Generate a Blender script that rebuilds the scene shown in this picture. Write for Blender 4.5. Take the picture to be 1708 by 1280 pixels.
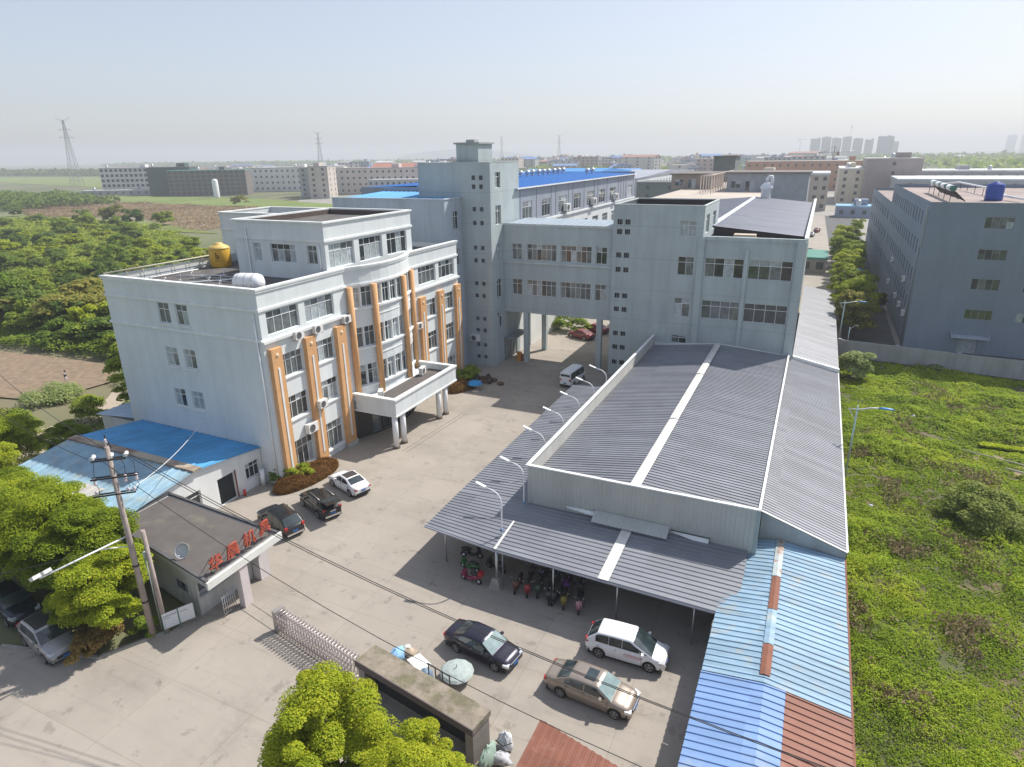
import bpy, math, random
import numpy as np
from mathutils import Vector, Matrix, noise as mnoise

for o in list(bpy.data.objects):
    bpy.data.objects.remove(o)
SC = bpy.context.scene
COL = SC.collection
PI = math.pi
random.seed(4)
R = math.radians

# ------------------------------------------------------------------ camera
CAM_H = 28.0
cd = bpy.data.cameras.new('camera')
cam = bpy.data.objects.new('camera', cd)
COL.objects.link(cam)
cd.sensor_width = 36.0
cd.lens = 1073.0 / 1708.0 * 36.0
cd.clip_start = 0.5
cd.clip_end = 20000.0
_Rm = ((0.90844252, 0.12878509, -0.39767649), (0.4177932, -0.31036066, 0.85388823), (-0.01345507, -0.94185491, -0.33575035))
cam.matrix_world = Matrix(((_Rm[0][0], -_Rm[0][1], -_Rm[0][2], 0), (_Rm[1][0], -_Rm[1][1], -_Rm[1][2], 0),
                           (_Rm[2][0], -_Rm[2][1], -_Rm[2][2], CAM_H), (0, 0, 0, 1)))
SC.camera = cam

# ------------------------------------------------------------------ light
SUN = Vector((0.42, 0.75, 1.0)).normalized()
w = bpy.data.worlds.new('World')
SC.world = w
w.use_nodes = True
nt = w.node_tree
bg = nt.nodes['Background']
sky = nt.nodes.new('ShaderNodeTexSky')
sky.sky_type = 'NISHITA'
sky.sun_disc = False
sky.sun_elevation = math.asin(SUN.z)
sky.sun_rotation = math.atan2(SUN.x, SUN.y)
sky.altitude = 20
sky.air_density = 1.0
sky.dust_density = 1.6
sky.ozone_density = 1.0
hs = nt.nodes.new('ShaderNodeHueSaturation')
hs.inputs['Saturation'].default_value = 0.8
tint = nt.nodes.new('ShaderNodeMix'); tint.data_type = 'RGBA'; tint.blend_type = 'MULTIPLY'; tint.inputs[0].default_value = 1.0
tint.inputs[7].default_value = (0.94, 0.97, 1.09, 1)
nt.links.new(sky.outputs[0], hs.inputs['Color']); nt.links.new(hs.outputs[0], tint.inputs[6]); sc1 = nt.nodes.new('ShaderNodeVectorMath'); sc1.operation = 'SCALE'; sc1.inputs['Scale'].default_value = 1 / 5.0
gm_ = nt.nodes.new('ShaderNodeGamma'); gm_.inputs[1].default_value = 0.62
sc2 = nt.nodes.new('ShaderNodeVectorMath'); sc2.operation = 'SCALE'; sc2.inputs['Scale'].default_value = 4.6
nt.links.new(tint.outputs[2], sc1.inputs[0]); nt.links.new(sc1.outputs[0], gm_.inputs[0]); nt.links.new(gm_.outputs[0], sc2.inputs[0]); nt.links.new(sc2.outputs[0], bg.inputs[0])
bg.inputs[1].default_value = 0.14
sl = bpy.data.lights.new('sun', 'SUN')
sl.energy = 4.9
sl.angle = R(0.6)
sl.color = (1.0, 0.95, 0.87)
so = bpy.data.objects.new('sun', sl)
COL.objects.link(so)
so.rotation_euler = SUN.to_track_quat('Z', 'Y').to_euler()
so.location = (0, 0, 90)
SC.view_settings.view_transform = 'Standard'
SC.view_settings.look = 'None'
SC.view_settings.exposure = 0.24
SC.view_settings.gamma = 1.0
SC.render.engine = 'CYCLES'
SC.cycles.max_bounces = 6
SC.cycles.diffuse_bounces = 3
SC.cycles.transparent_max_bounces = 8
SC.cycles.volume_bounces = 0

# ------------------------------------------------------------------ materials
MATS = {}
def M(name, col, rough=0.8, metal=0.0, var=0.12, scale=0.6, streak=0.0, spec=0.4, bump=0.0, bscale=30.0, col2=None, c2scale=0.25, c2lo=0.55, c2hi=0.68, coat=0.0, detail=5, hstreak=False, hj=0.0, sheet=None):
    if name in MATS:
        return MATS[name]
    m = bpy.data.materials.new(name)
    m.use_nodes = True
    t = m.node_tree
    N, L = t.nodes, t.links
    b = N['Principled BSDF']
    b.inputs['Roughness'].default_value = rough
    b.inputs['Metallic'].default_value = metal
    b.inputs['Specular IOR Level'].default_value = spec
    if coat:
        b.inputs['Coat Weight'].default_value = coat
        b.inputs['Coat Roughness'].default_value = 0.04
    c4 = (col[0], col[1], col[2], 1)
    tc = N.new('ShaderNodeTexCoord')
    base = None
    if col2:
        n2 = N.new('ShaderNodeTexNoise'); n2.inputs['Scale'].default_value = c2scale; n2.inputs['Detail'].default_value = 6
        n2.inputs['Roughness'].default_value = 0.65
        L.new(tc.outputs['Object'], n2.inputs['Vector'])
        r2 = N.new('ShaderNodeMapRange'); r2.inputs['From Min'].default_value = c2lo; r2.inputs['From Max'].default_value = c2hi
        L.new(n2.outputs['Fac'], r2.inputs['Value'])
        mx2 = N.new('ShaderNodeMix'); mx2.data_type = 'RGBA'
        mx2.inputs[6].default_value = c4; mx2.inputs[7].default_value = (col2[0], col2[1], col2[2], 1)
        L.new(r2.outputs[0], mx2.inputs[0])
        base = mx2.outputs[2]
    if var > 0:
        n = N.new('ShaderNodeTexNoise'); n.inputs['Scale'].default_value = scale; n.inputs['Detail'].default_value = detail
        n.inputs['Roughness'].default_value = 0.62
        L.new(tc.outputs['Object'], n.inputs['Vector'])
        mr = N.new('ShaderNodeMapRange'); mr.inputs['From Min'].default_value = 0.28; mr.inputs['From Max'].default_value = 0.72
        mr.inputs['To Min'].default_value = 1 - var; mr.inputs['To Max'].default_value = 1 + var
        L.new(n.outputs['Fac'], mr.inputs['Value'])
        fac = mr.outputs[0]
        if streak > 0:
            mp = N.new('ShaderNodeMapping')
            mp.inputs['Scale'].default_value = (0.12, 3.0, 3.0) if hstreak else (0.75, 0.75, 0.075)
            L.new(tc.outputs['Object'], mp.inputs['Vector'])
            ns = N.new('ShaderNodeTexNoise'); ns.inputs['Scale'].default_value = 1.0; ns.inputs['Detail'].default_value = 6; ns.inputs['Roughness'].default_value = 0.7
            L.new(mp.outputs[0], ns.inputs['Vector'])
            ms = N.new('ShaderNodeMapRange'); ms.inputs['From Min'].default_value = 0.42; ms.inputs['From Max'].default_value = 0.72
            ms.inputs['To Min'].default_value = 1.0; ms.inputs['To Max'].default_value = 1 - streak
            L.new(ns.outputs['Fac'], ms.inputs['Value'])
            mm = N.new('ShaderNodeMath'); mm.operation = 'MULTIPLY'
            L.new(fac, mm.inputs[0]); L.new(ms.outputs[0], mm.inputs[1])
            fac = mm.outputs[0]
        if sheet:    # each roofing sheet has weathered a little differently
            wd_, ln_, ax = sheet
            dv = N.new('ShaderNodeVectorMath'); dv.operation = 'DIVIDE'; dv.inputs[1].default_value = (ln_, wd_, 1e4) if ax == 'y' else (wd_, ln_, 1e4); L.new(tc.outputs['Object'], dv.inputs[0])
            fl_ = N.new('ShaderNodeVectorMath'); fl_.operation = 'FLOOR'; L.new(dv.outputs[0], fl_.inputs[0])
            wn_ = N.new('ShaderNodeTexWhiteNoise'); L.new(fl_.outputs[0], wn_.inputs['Vector'])
            w2 = N.new('ShaderNodeMapRange'); w2.inputs['To Min'].default_value = 0.90; w2.inputs['To Max'].default_value = 1.09; L.new(wn_.outputs['Value'], w2.inputs['Value'])
            w3 = N.new('ShaderNodeMath'); w3.operation = 'MULTIPLY'; L.new(fac, w3.inputs[0]); L.new(w2.outputs[0], w3.inputs[1]); fac = w3.outputs[0]
        if hj > 0:   # faint render joints, one per lift of plaster
            sx = N.new('ShaderNodeSeparateXYZ'); L.new(tc.outputs['Object'], sx.inputs[0])
            m1 = N.new('ShaderNodeMath'); m1.operation = 'PINGPONG'; m1.inputs[1].default_value = hj; L.new(sx.outputs[2], m1.inputs[0])
            m2 = N.new('ShaderNodeMapRange'); m2.inputs['From Min'].default_value = 0.0; m2.inputs['From Max'].default_value = 0.07; m2.inputs['To Min'].default_value = 0.78; m2.inputs['To Max'].default_value = 1.0
            L.new(m1.outputs[0], m2.inputs['Value']); m3 = N.new('ShaderNodeMath'); m3.operation = 'MULTIPLY'; L.new(fac, m3.inputs[0]); L.new(m2.outputs[0], m3.inputs[1]); fac = m3.outputs[0]
        vm = N.new('ShaderNodeVectorMath'); vm.operation = 'SCALE'
        if base is None:
            vm.inputs[0].default_value = col
        else:
            L.new(base, vm.inputs[0])
        L.new(fac, vm.inputs['Scale'])
        base = vm.outputs[0]
    if base is None:
        b.inputs['Base Color'].default_value = c4
    else:
        L.new(base, b.inputs['Base Color'])
    if bump > 0:
        nb = N.new('ShaderNodeTexNoise'); nb.inputs['Scale'].default_value = bscale; nb.inputs['Detail'].default_value = 4
        L.new(tc.outputs['Object'], nb.inputs['Vector'])
        bp = N.new('ShaderNodeBump'); bp.inputs['Strength'].default_value = bump; bp.inputs['Distance'].default_value = 0.05
        L.new(nb.outputs['Fac'], bp.inputs['Height']); L.new(bp.outputs[0], b.inputs['Normal'])
    MATS[name] = m
    return m

def leafmat(name, c1, c2, c3, trans=0.45, nscale=0.55, namp=0.9):
    """foliage: each leaf its own tint between c1, c2, c3"""
    m = bpy.data.materials.new(name); m.use_nodes = True
    N, L = m.node_tree.nodes, m.node_tree.links
    b = N['Principled BSDF']; out = N['Material Output']
    b.inputs['Roughness'].default_value = 0.6; b.inputs['Specular IOR Level'].default_value = 0.08
    g = N.new('ShaderNodeNewGeometry'); oi = N.new('ShaderNodeObjectInfo')
    tc = N.new('ShaderNodeTexCoord'); nz = N.new('ShaderNodeTexNoise'); nz.inputs['Scale'].default_value = nscale; nz.inputs['Detail'].default_value = 5; nz.inputs['Roughness'].default_value = 0.7
    L.new(tc.outputs['Object'], nz.inputs['Vector'])
    a1 = N.new('ShaderNodeMath'); a1.operation = 'MULTIPLY_ADD'; a1.inputs[1].default_value = 0.45
    L.new(g.outputs['Random Per Island'], a1.inputs[0])
    a2 = N.new('ShaderNodeMath'); a2.operation = 'MULTIPLY_ADD'; a2.inputs[1].default_value = namp; a2.inputs[2].default_value = 0.1 - 0.5 * namp
    L.new(nz.outputs['Fac'], a2.inputs[0])
    a3 = N.new('ShaderNodeMath'); a3.operation = 'MULTIPLY_ADD'; a3.inputs[1].default_value = 0.4
    L.new(oi.outputs['Random'], a3.inputs[0]); L.new(a2.outputs[0], a3.inputs[2]); L.new(a3.outputs[0], a1.inputs[2])
    cr = N.new('ShaderNodeValToRGB')
    e = cr.color_ramp.elements
    e[0].position = 0.1; e[0].color = (*c1, 1); e[1].position = 0.95; e[1].color = (*c3, 1)
    k = e.new(0.5); k.color = (*c2, 1)
    L.new(a1.outputs[0], cr.inputs[0]); L.new(cr.outputs[0], b.inputs['Base Color'])
    tr = N.new('ShaderNodeBsdfTranslucent')
    vs_ = N.new('ShaderNodeVectorMath'); vs_.operation = 'SCALE'; vs_.inputs['Scale'].default_value = trans * 2
    L.new(cr.outputs[0], vs_.inputs[0]); L.new(vs_.outputs[0], tr.inputs[0])
    ad = N.new('ShaderNodeAddShader')
    L.new(b.outputs[0], ad.inputs[0]); L.new(tr.outputs[0], ad.inputs[1]); L.new(ad.outputs[0], out.inputs[0])
    MATS[name] = m
    return m

def glassmat(name, col, rough=0.06, var=0.5):
    m = M(name, col, rough, 0.0, var, 1.3, spec=0.8)
    return m

# ------------------------------------------------------------------ mesh helper
KIDS = {}
class MB:
    def __init__(s):
        s.v = []; s.f = []; s.mi = []; s.sm = []
    def add(s, vs, fs, mi=0, smooth=False):
        o = len(s.v); s.v.extend([tuple(p) for p in vs])
        for f in fs:
            s.f.append([i + o for i in f]); s.mi.append(mi); s.sm.append(smooth)
        return s
    def quad(s, a, b, c, d, mi=0):
        return s.add([a, b, c, d], [(0, 1, 2, 3)], mi)
    def poly(s, pts, mi=0):
        return s.add(pts, [tuple(range(len(pts)))], mi)
    def box(s, x0, y0, z0, x1, y1, z1, mi=0):
        v = [(x0, y0, z0), (x1, y0, z0), (x1, y1, z0), (x0, y1, z0), (x0, y0, z1), (x1, y0, z1), (x1, y1, z1), (x0, y1, z1)]
        return s.add(v, [(0, 3, 2, 1), (4, 5, 6, 7), (0, 1, 5, 4), (1, 2, 6, 5), (2, 3, 7, 6), (3, 0, 4, 7)], mi)
    def obox(s, c, U, V, W, mi=0):
        """box with centre c and half-axis vectors U V W"""
        c = Vector(c); U = Vector(U); V = Vector(V); W = Vector(W)
        v = [c + a * U + b * V + d * W for d in (-1, 1) for a, b in ((-1, -1), (1, -1), (1, 1), (-1, 1))]
        return s.add(v, [(0, 3, 2, 1), (4, 5, 6, 7), (0, 1, 5, 4), (1, 2, 6, 5), (2, 3, 7, 6), (3, 0, 4, 7)], mi)
    def prism(s, pts, z0, z1, mi=0, mit=None):
        n = len(pts)
        v = [(p[0], p[1], z0) for p in pts] + [(p[0], p[1], z1) for p in pts]
        s.add(v, [(i, (i + 1) % n, n + (i + 1) % n, n + i) for i in range(n)] + [tuple(range(n - 1, -1, -1))], mi)
        s.add([(p[0], p[1], z1) for p in pts], [tuple(range(n))], mi if mit is None else mit)
        return s
    def tube(s, path, r, n=8, mi=0, caps=True, smooth=True):
        path = [Vector(p) for p in path]
        rs = r if isinstance(r, (list, tuple)) else [r] * len(path)
        vs = []; up = None
        for i, p in enumerate(path):
            d = (path[min(i + 1, len(path) - 1)] - path[max(i - 1, 0)])
            d = d.normalized() if d.length > 1e-9 else Vector((0, 0, 1))
            if up is None:
                up = d.orthogonal().normalized()
            up = (up - d * up.dot(d))
            up = up.normalized() if up.length > 1e-6 else d.orthogonal().normalized()
            sd = d.cross(up)
            for k in range(n):
                a = 2 * PI * k / n
                vs.append(p + (up * math.cos(a) + sd * math.sin(a)) * rs[i])
        fs = []
        for i in range(len(path) - 1):
            for k in range(n):
                fs.append((i * n + k, i * n + (k + 1) % n, (i + 1) * n + (k + 1) % n, (i + 1) * n + k))
        s.add(vs, fs, mi, smooth)
        if caps:
            o = len(s.v) - len(vs)
            s.f.append([o + k for k in range(n - 1, -1, -1)]); s.mi.append(mi); s.sm.append(False)
            s.f.append([o + (len(path) - 1) * n + k for k in range(n)]); s.mi.append(mi); s.sm.append(False)
        return s
    def lathe(s, prof, cx=0, cy=0, n=16, mi=0, smooth=True, axis='z', c0=0):
        vs = []
        for r_, z in prof:
            for k in range(n):
                a = 2 * PI * k / n
                p = (r_ * math.cos(a), r_ * math.sin(a), z)
                if axis == 'z': vs.append((cx + p[0], cy + p[1], p[2] + c0))
                elif axis == 'y': vs.append((cx + p[0], cy + p[2], c0 + p[1]))
                else: vs.append((cx + p[2], cy + p[0], c0 + p[1]))
        fs = []
        for i in range(len(prof) - 1):
            for k in range(n):
                fs.append((i * n + k, i * n + (k + 1) % n, (i + 1) * n + (k + 1) % n, (i + 1) * n + k))
        return s.add(vs, fs, mi, smooth)
    def corr(s, p00, p10, p11, p01, pitch=0.4, h=0.06, mi=0):
        """profiled sheet: ribs run p00->p10, repeated along p00->p01"""
        p00, p10, p11, p01 = map(Vector, (p00, p10, p11, p01))
        nrm = (p10 - p00).cross(p01 - p00).normalized()
        if nrm.z < -0.2: nrm = -nrm
        n = max(1, int(round((p01 - p00).length / pitch)))
        ts = []
        for k in range(n):
            for a, hh in ((0, 0), (0.62, 0), (0.70, h), (0.90, h)):
                ts.append(((k + a) / n, hh))
        ts.append((1.0, 0))
        A = [p00.lerp(p01, t) + nrm * hh for t, hh in ts]; B = [p10.lerp(p11, t) + nrm * hh for t, hh in ts]
        m = len(ts)
        return s.add(A + B, [(i, m + i, m + i + 1, i + 1) for i in range(m - 1)], mi)
    def build(s, name, mats, parent=None, world=True):
        me = bpy.data.meshes.new(name)
        me.from_pydata(s.v, [], s.f)
        if not isinstance(mats, (list, tuple)): mats = [mats]
        for m in mats: me.materials.append(m)
        me.polygons.foreach_set('material_index', s.mi)
        me.polygons.foreach_set('use_smooth', s.sm)
        me.update()
        o = bpy.data.objects.new(name, me)
        COL.objects.link(o)
        if parent is not None:
            o.parent = parent
            if world:
                o.matrix_parent_inverse = WM.get(parent.name, Matrix.Identity(4)).inverted()
            KIDS.setdefault(parent.name, []).append(o)
        return o
WM = {}
def thing(name, label, cat, loc=(0, 0, 0), group=None, rz=0.0):
    o = bpy.data.objects.new(name, None); COL.objects.link(o)
    o.location = loc; o.rotation_euler = (0, 0, rz); o.empty_display_size = 0.3
    o['label'] = label; o['category'] = cat
    if group: o['group'] = group
    WM[o.name] = Matrix.Translation(loc) @ Matrix.Rotation(rz, 4, 'Z')
    return o
def tag(o, label, cat, group=None, kind=None):
    o['label'] = label; o['category'] = cat
    if group: o['group'] = group
    if kind: o['kind'] = kind
    return o
def structure(o, kind='structure', label=None, cat=None):
    o['kind'] = kind
    if label: o['label'] = label
    if cat: o['category'] = cat
    return o
def dup(root, loc, rz=0.0, label=None, scale=None, group=None):
    r = root.copy(); COL.objects.link(r); r.location = loc; r.rotation_euler = (0, 0, rz)
    if scale: r.scale = (scale,) * 3 if not isinstance(scale, tuple) else scale
    if label: r['label'] = label
    if group: r['group'] = group
    def rec(a, b):
        for ch in list(KIDS.get(a.name, ())):
            c = ch.copy(); COL.objects.link(c); c.parent = b
            rec(ch, c)
    rec(root, r)
    return r

# palette
wall_pale = M('wall_pale', (0.69, 0.73, 0.735), 0.85, var=0.05, scale=0.3, streak=0.13, hj=0.0)
wall_grey = M('wall_grey', (0.435, 0.495, 0.505), 0.85, var=0.09, scale=0.25, streak=0.17, hj=1.95)
wall_white = M('wall_white', (0.72, 0.73, 0.72), 0.85, var=0.08, scale=0.4, streak=0.12)
trim_white = M('trim_white', (0.76, 0.78, 0.77), 0.75, var=0.08, scale=1.2, streak=0.12)
frame_white = M('frame_white', (0.74, 0.76, 0.76), 0.5, var=0.05, scale=3)
frame_dark = M('frame_dark', (0.30, 0.33, 0.34), 0.5, var=0.05, scale=3)
orange = M('orange_stucco', (0.67, 0.38, 0.18), 0.8, var=0.10, scale=1.2, streak=0.15)
roof_felt = M('roof_felt', (0.105, 0.098, 0.095), 0.95, var=0.28, scale=0.5, col2=(0.19, 0.175, 0.16), c2scale=0.35, c2lo=0.5, c2hi=0.75)
roof_felt_lt = M('roof_felt_worn', (0.118, 0.105, 0.10), 0.95, var=0.14, scale=0.9, col2=(0.155, 0.14, 0.115), c2scale=0.5)
concrete = M('concrete', (0.355, 0.317, 0.273), 0.9, var=0.09, scale=0.22, col2=(0.27, 0.243, 0.212), c2scale=0.13, c2lo=0.5, c2hi=0.75, detail=9)
def add_slab_detail(m):
    N, L = m.node_tree.nodes, m.node_tree.links
    b = N['Principled BSDF']; src = b.inputs['Base Color'].links[0].from_socket; tc = N.new('ShaderNodeTexCoord')
    br = N.new('ShaderNodeTexBrick'); br.offset = 0.0; br.inputs['Scale'].default_value = 1.0; br.inputs['Brick Width'].default_value = 6.0; br.inputs['Row Height'].default_value = 4.5; br.inputs['Mortar Size'].default_value = 0.022; br.inputs['Mortar Smooth'].default_value = 0.3
    br.inputs['Color1'].default_value = (1, 1, 1, 1); br.inputs['Color2'].default_value = (0.93, 0.93, 0.925, 1); br.inputs['Mortar'].default_value = (0.72, 0.70, 0.66, 1)
    L.new(tc.outputs['Object'], br.inputs['Vector'])
    def spots(scale, lo, hi, dark, mapping=None):
        n = N.new('ShaderNodeTexNoise'); n.inputs['Scale'].default_value = scale; n.inputs['Detail'].default_value = 7; n.inputs['Roughness'].default_value = 0.7
        if mapping:
            mp = N.new('ShaderNodeMapping'); mp.inputs['Scale'].default_value = mapping[0]; mp.inputs['Rotation'].default_value = (0, 0, mapping[1]); L.new(tc.outputs['Object'], mp.inputs[0]); L.new(mp.outputs[0], n.inputs['Vector'])
        else: L.new(tc.outputs['Object'], n.inputs['Vector'])
        r_ = N.new('ShaderNodeMapRange'); r_.inputs['From Min'].default_value = lo; r_.inputs['From Max'].default_value = hi; r_.inputs['To Min'].default_value = 1; r_.inputs['To Max'].default_value = dark; L.new(n.outputs['Fac'], r_.inputs['Value']); return r_.outputs[0]
    cur = src
    for sc in (spots(0.35, 0.55, 0.72, 0.80), spots(0.9, 0.60, 0.72, 0.66), spots(2.6, 0.66, 0.76, 0.55), spots(1.0, 0.54, 0.72, 0.86, ((0.05, 1.0, 1), R(-62))), spots(1.0, 0.56, 0.72, 0.88, ((0.05, 1.2, 1), R(12))), spots(1.0, 0.60, 0.63, 0.78, ((0.6, 0.6, 1), 0.3))):
        v = N.new('ShaderNodeVectorMath'); v.operation = 'SCALE'; L.new(cur, v.inputs[0]); L.new(sc, v.inputs['Scale']); cur = v.outputs[0]
    mx = N.new('ShaderNodeMix'); mx.data_type = 'RGBA'; mx.blend_type = 'MULTIPLY'; mx.inputs[0].default_value = 0.8
    L.new(cur, mx.inputs[6]); L.new(br.outputs['Color'], mx.inputs[7]); L.new(mx.outputs[2], b.inputs['Base Color'])
add_slab_detail(concrete)
cement = M('cement', (0.33, 0.31, 0.28), 0.9, var=0.2, scale=1.5, bump=0.3)
asphalt = M('asphalt', (0.10, 0.10, 0.10), 0.9, var=0.2, scale=0.3)
metal_grey = M('sheet_grey', (0.215, 0.225, 0.252), 0.55, 0.1, var=0.10, scale=0.35, spec=0.5, streak=0.1, sheet=(0.84, 7.0, 'y'))
metal_grey_dk = M('sheet_grey_dark', (0.19, 0.20, 0.24), 0.45, 0.35, var=0.10, scale=0.3, spec=0.5, sheet=(1.0, 9.0, 'y'))
metal_lt = M('sheet_light', (0.285, 0.29, 0.315), 0.6, 0.0, var=0.09, scale=0.35, spec=0.5, sheet=(0.84, 6.0, 'y'))
clad_grey = M('cladding', (0.50, 0.515, 0.49), 0.5, 0.2, var=0.06, scale=0.5, streak=0.12)
clad_violet = M('cladding_cool', (0.33, 0.36, 0.42), 0.55, 0.1, var=0.05, scale=0.5, streak=0.12)
ridge_white = M('ridge_cap', (0.70, 0.70, 0.66), 0.6, 0.1, var=0.14, scale=0.7, streak=0.15)
blue_roof = M('blue_roof', (0.075, 0.33, 0.62), 0.6, 0.0, var=0.14, scale=0.5, streak=0.14, sheet=(0.9, 9.0, 'x'))
blue_sunlit = M('blue_sunlit', (0.28, 0.44, 0.55), 0.65, 0.0, var=0.12, scale=0.5, col2=(0.40, 0.43, 0.36), c2scale=0.7, c2lo=0.5, c2hi=0.75, streak=0.25, sheet=(0.9, 9.0, 'x'))  # patchy weathering over a blue paled to carry sunlight on one workshop slope
blue_shed = M('blue_shed', (0.265, 0.405, 0.525), 0.62, 0.0, var=0.10, scale=0.4, col2=(0.45, 0.42, 0.32), c2scale=0.9, c2lo=0.54, c2hi=0.82, streak=0.35, hstreak=True, sheet=(0.86, 9.0, 'y'))
blue_deep = M('blue_sheet_new', (0.18, 0.30, 0.53), 0.6, 0.0, var=0.10, scale=0.35, col2=(0.28, 0.34, 0.45), c2scale=0.3, sheet=(0.86, 9.0, 'y'))
rust = M('rust_brown', (0.22, 0.088, 0.055), 0.75, 0.1, var=0.2, scale=1.0)
brown_sheet = M('brown_sheet', (0.205, 0.078, 0.05), 0.6, 0.1, var=0.12, scale=0.8, col2=(0.26, 0.13, 0.10), c2scale=0.9, sheet=(0.8, 9.0, 'y'))
steel = M('steel', (0.55, 0.55, 0.55), 0.35, 0.8, var=0.08, scale=2)
white_paint = M('white_paint', (0.80, 0.81, 0.82), 0.4, var=0.05, scale=2)
black_rubber = M('rubber', (0.02, 0.02, 0.022), 0.8, var=0.2, scale=8)
dark_iron = M('dark_iron', (0.05, 0.05, 0.055), 0.6, 0.5, var=0.2, scale=3)
dark_void = M('dark_opening', (0.018, 0.022, 0.026), 0.7, var=0.3, scale=1)
wood = M('bark', (0.14, 0.105, 0.075), 0.9, var=0.3, scale=3)
ac_white = M('ac_white', (0.76, 0.75, 0.72), 0.5, var=0.07, scale=2, streak=0.1)
pole_conc = M('pole_concrete', (0.36, 0.30, 0.27), 0.85, var=0.2, scale=2)
g_dark = glassmat('glass_dark', (0.035, 0.045, 0.05))
g_mid = glassmat('glass_mid', (0.13, 0.15, 0.155), 0.1)
g_curt = M('glass_curtain', (0.40, 0.45, 0.47), 0.18, var=0.3, scale=2.2, spec=0.7, streak=0.3)
g_green = glassmat('glass_green', (0.06, 0.085, 0.07), 0.1)
PANES = [g_dark, g_mid, g_mid, g_curt, g_curt]

# ------------------------------------------------------------------ walls and windows
class Plane:
    """upright plane: origin O, horizontal direction U, outward normal N"""
    def __init__(s, O, U, N): s.O = Vector(O); s.U = Vector(U).normalized(); s.N = Vector(N).normalized()
    def p(s, a, z, d=0.0):
        q = s.O + s.U * a + s.N * d
        return (q.x, q.y, q.z + z)
    def pbox(s, mb, a0, a1, z0, z1, d0, d1, mi=0):
        c = s.O + s.U * ((a0 + a1) / 2) + s.N * ((d0 + d1) / 2) + Vector((0, 0, (z0 + z1) / 2))
        mb.obox(c, s.U * ((a1 - a0) / 2), s.N * ((d1 - d0) / 2), (0, 0, (z1 - z0) / 2), mi)

def facade(mb, P, a0, a1, z0, z1, ops, depth=0.25, mi=0):
    """wall sheet with openings and reveals"""
    A = sorted({a0, a1, *[x for o in ops for x in o[:2]]}); Z = sorted({z0, z1, *[x for o in ops for x in o[2:4]]})
    for i in range(len(A) - 1):
        for j in range(len(Z) - 1):
            ca, cz = (A[i] + A[i + 1]) / 2, (Z[j] + Z[j + 1]) / 2
            if not any(o[0] < ca < o[1] and o[2] < cz < o[3] for o in ops):
                mb.quad(P.p(A[i], Z[j]), P.p(A[i + 1], Z[j]), P.p(A[i + 1], Z[j + 1]), P.p(A[i], Z[j + 1]), mi)
    for b0, b1, y0, y1 in [o[:4] for o in ops]:
        c = [(b0, y0), (b1, y0), (b1, y1), (b0, y1)]
        for k in range(4):
            p, q = c[k], c[(k + 1) % 4]
            mb.quad(P.p(*p), P.p(*q), P.p(*q, -depth), P.p(*p, -depth), mi)

def window(parent, P, a0, a1, z0, z1, cols=4, transom=0.3, depth=0.22, fm=None, gm=None, bar=0.055, sill=False, ac=None):
    fm = fm or frame_white
    gm = gm or random.choice(PANES)
    mb = MB(); d0, d1 = -depth, -depth + 0.06
    P.pbox(mb, a0, a0 + bar, z0, z1, d0, d1); P.pbox(mb, a1 - bar, a1, z0, z1, d0, d1)
    P.pbox(mb, a0 + bar, a1 - bar, z0, z0 + bar, d0, d1); P.pbox(mb, a0 + bar, a1 - bar, z1 - bar, z1, d0, d1)
    zt = z1 - (z1 - z0) * transom
    if transom > 0: P.pbox(mb, a0 + bar, a1 - bar, zt - bar / 2, zt + bar / 2, d0, d1)
    for k in range(1, cols):
        a = a0 + (a1 - a0) * k / cols
        P.pbox(mb, a - bar / 2.4, a + bar / 2.4, z0 + bar, (zt - bar / 2) if transom > 0 else z1 - bar, d0, d1 - 0.004)
        if transom > 0: P.pbox(mb, a - bar / 2.4, a + bar / 2.4, zt + bar / 2, z1 - bar, d0, d1 - 0.004)
    f = mb.build('window', fm, parent)
    g = MB(); ms = [gm, g_curt, g_mid, g_dark]
    for k in range(cols):
        x0, x1 = a0 + (a1 - a0) * k / cols, a0 + (a1 - a0) * (k + 1) / cols
        m_lo = 0 if random.random() < 0.6 else random.choice((1, 2, 3))
        m_hi = m_lo if random.random() < 0.6 else random.choice((1, 2, 3))
        zm = zt if transom > 0 else z0 + (z1 - z0) * 0.6
        g.quad(P.p(x0, z0, d0 + 0.02), P.p(x1, z0, d0 + 0.02), P.p(x1, zm, d0 + 0.02), P.p(x0, zm, d0 + 0.02), m_lo)
        g.quad(P.p(x0, zm, d0 + 0.02), P.p(x1, zm, d0 + 0.02), P.p(x1, z1, d0 + 0.02), P.p(x0, z1, d0 + 0.02), m_hi)
    g.build('pane', ms, f, world=False)
    if sill:
        s_ = MB(); P.pbox(s_, a0 - 0.06, a1 + 0.06, z0 - 0.16, z0 - 0.02, 0.004, 0.14)
        s_.build('sill', trim_white, f, world=False)
    return f
# ------------------------------------------------------------------ the setting: ground, roads, fields
def sheet(name, pts, z, mat, kind='structure'):
    mb = MB(); mb.poly([(p[0], p[1], z) for p in pts]); o = mb.build(name, mat); o['kind'] = kind; return o
m_ground = M('ground_fields', (0.115, 0.135, 0.062), 0.95, var=0.3, scale=0.02, col2=(0.20, 0.17, 0.105), c2scale=0.008, c2lo=0.45, c2hi=0.65, detail=8)
sheet('ground', [(-6800, -800), (6800, -800), (6800, 6800), (-6800, 6800)], -0.30, m_ground)
sheet('weedy_soil', [(4.7, -10), (60, -10), (60, 96), (4.7, 104)], -0.05, M('weed_soil', (0.085, 0.095, 0.035), 0.95, var=0.3, scale=0.5, col2=(0.15, 0.115, 0.07), c2scale=0.2, c2lo=0.5, c2hi=0.62))
m_estate = M('estate_concrete', (0.30, 0.285, 0.26), 0.9, var=0.15, scale=0.05, col2=(0.20, 0.20, 0.17), c2scale=0.03)
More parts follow.
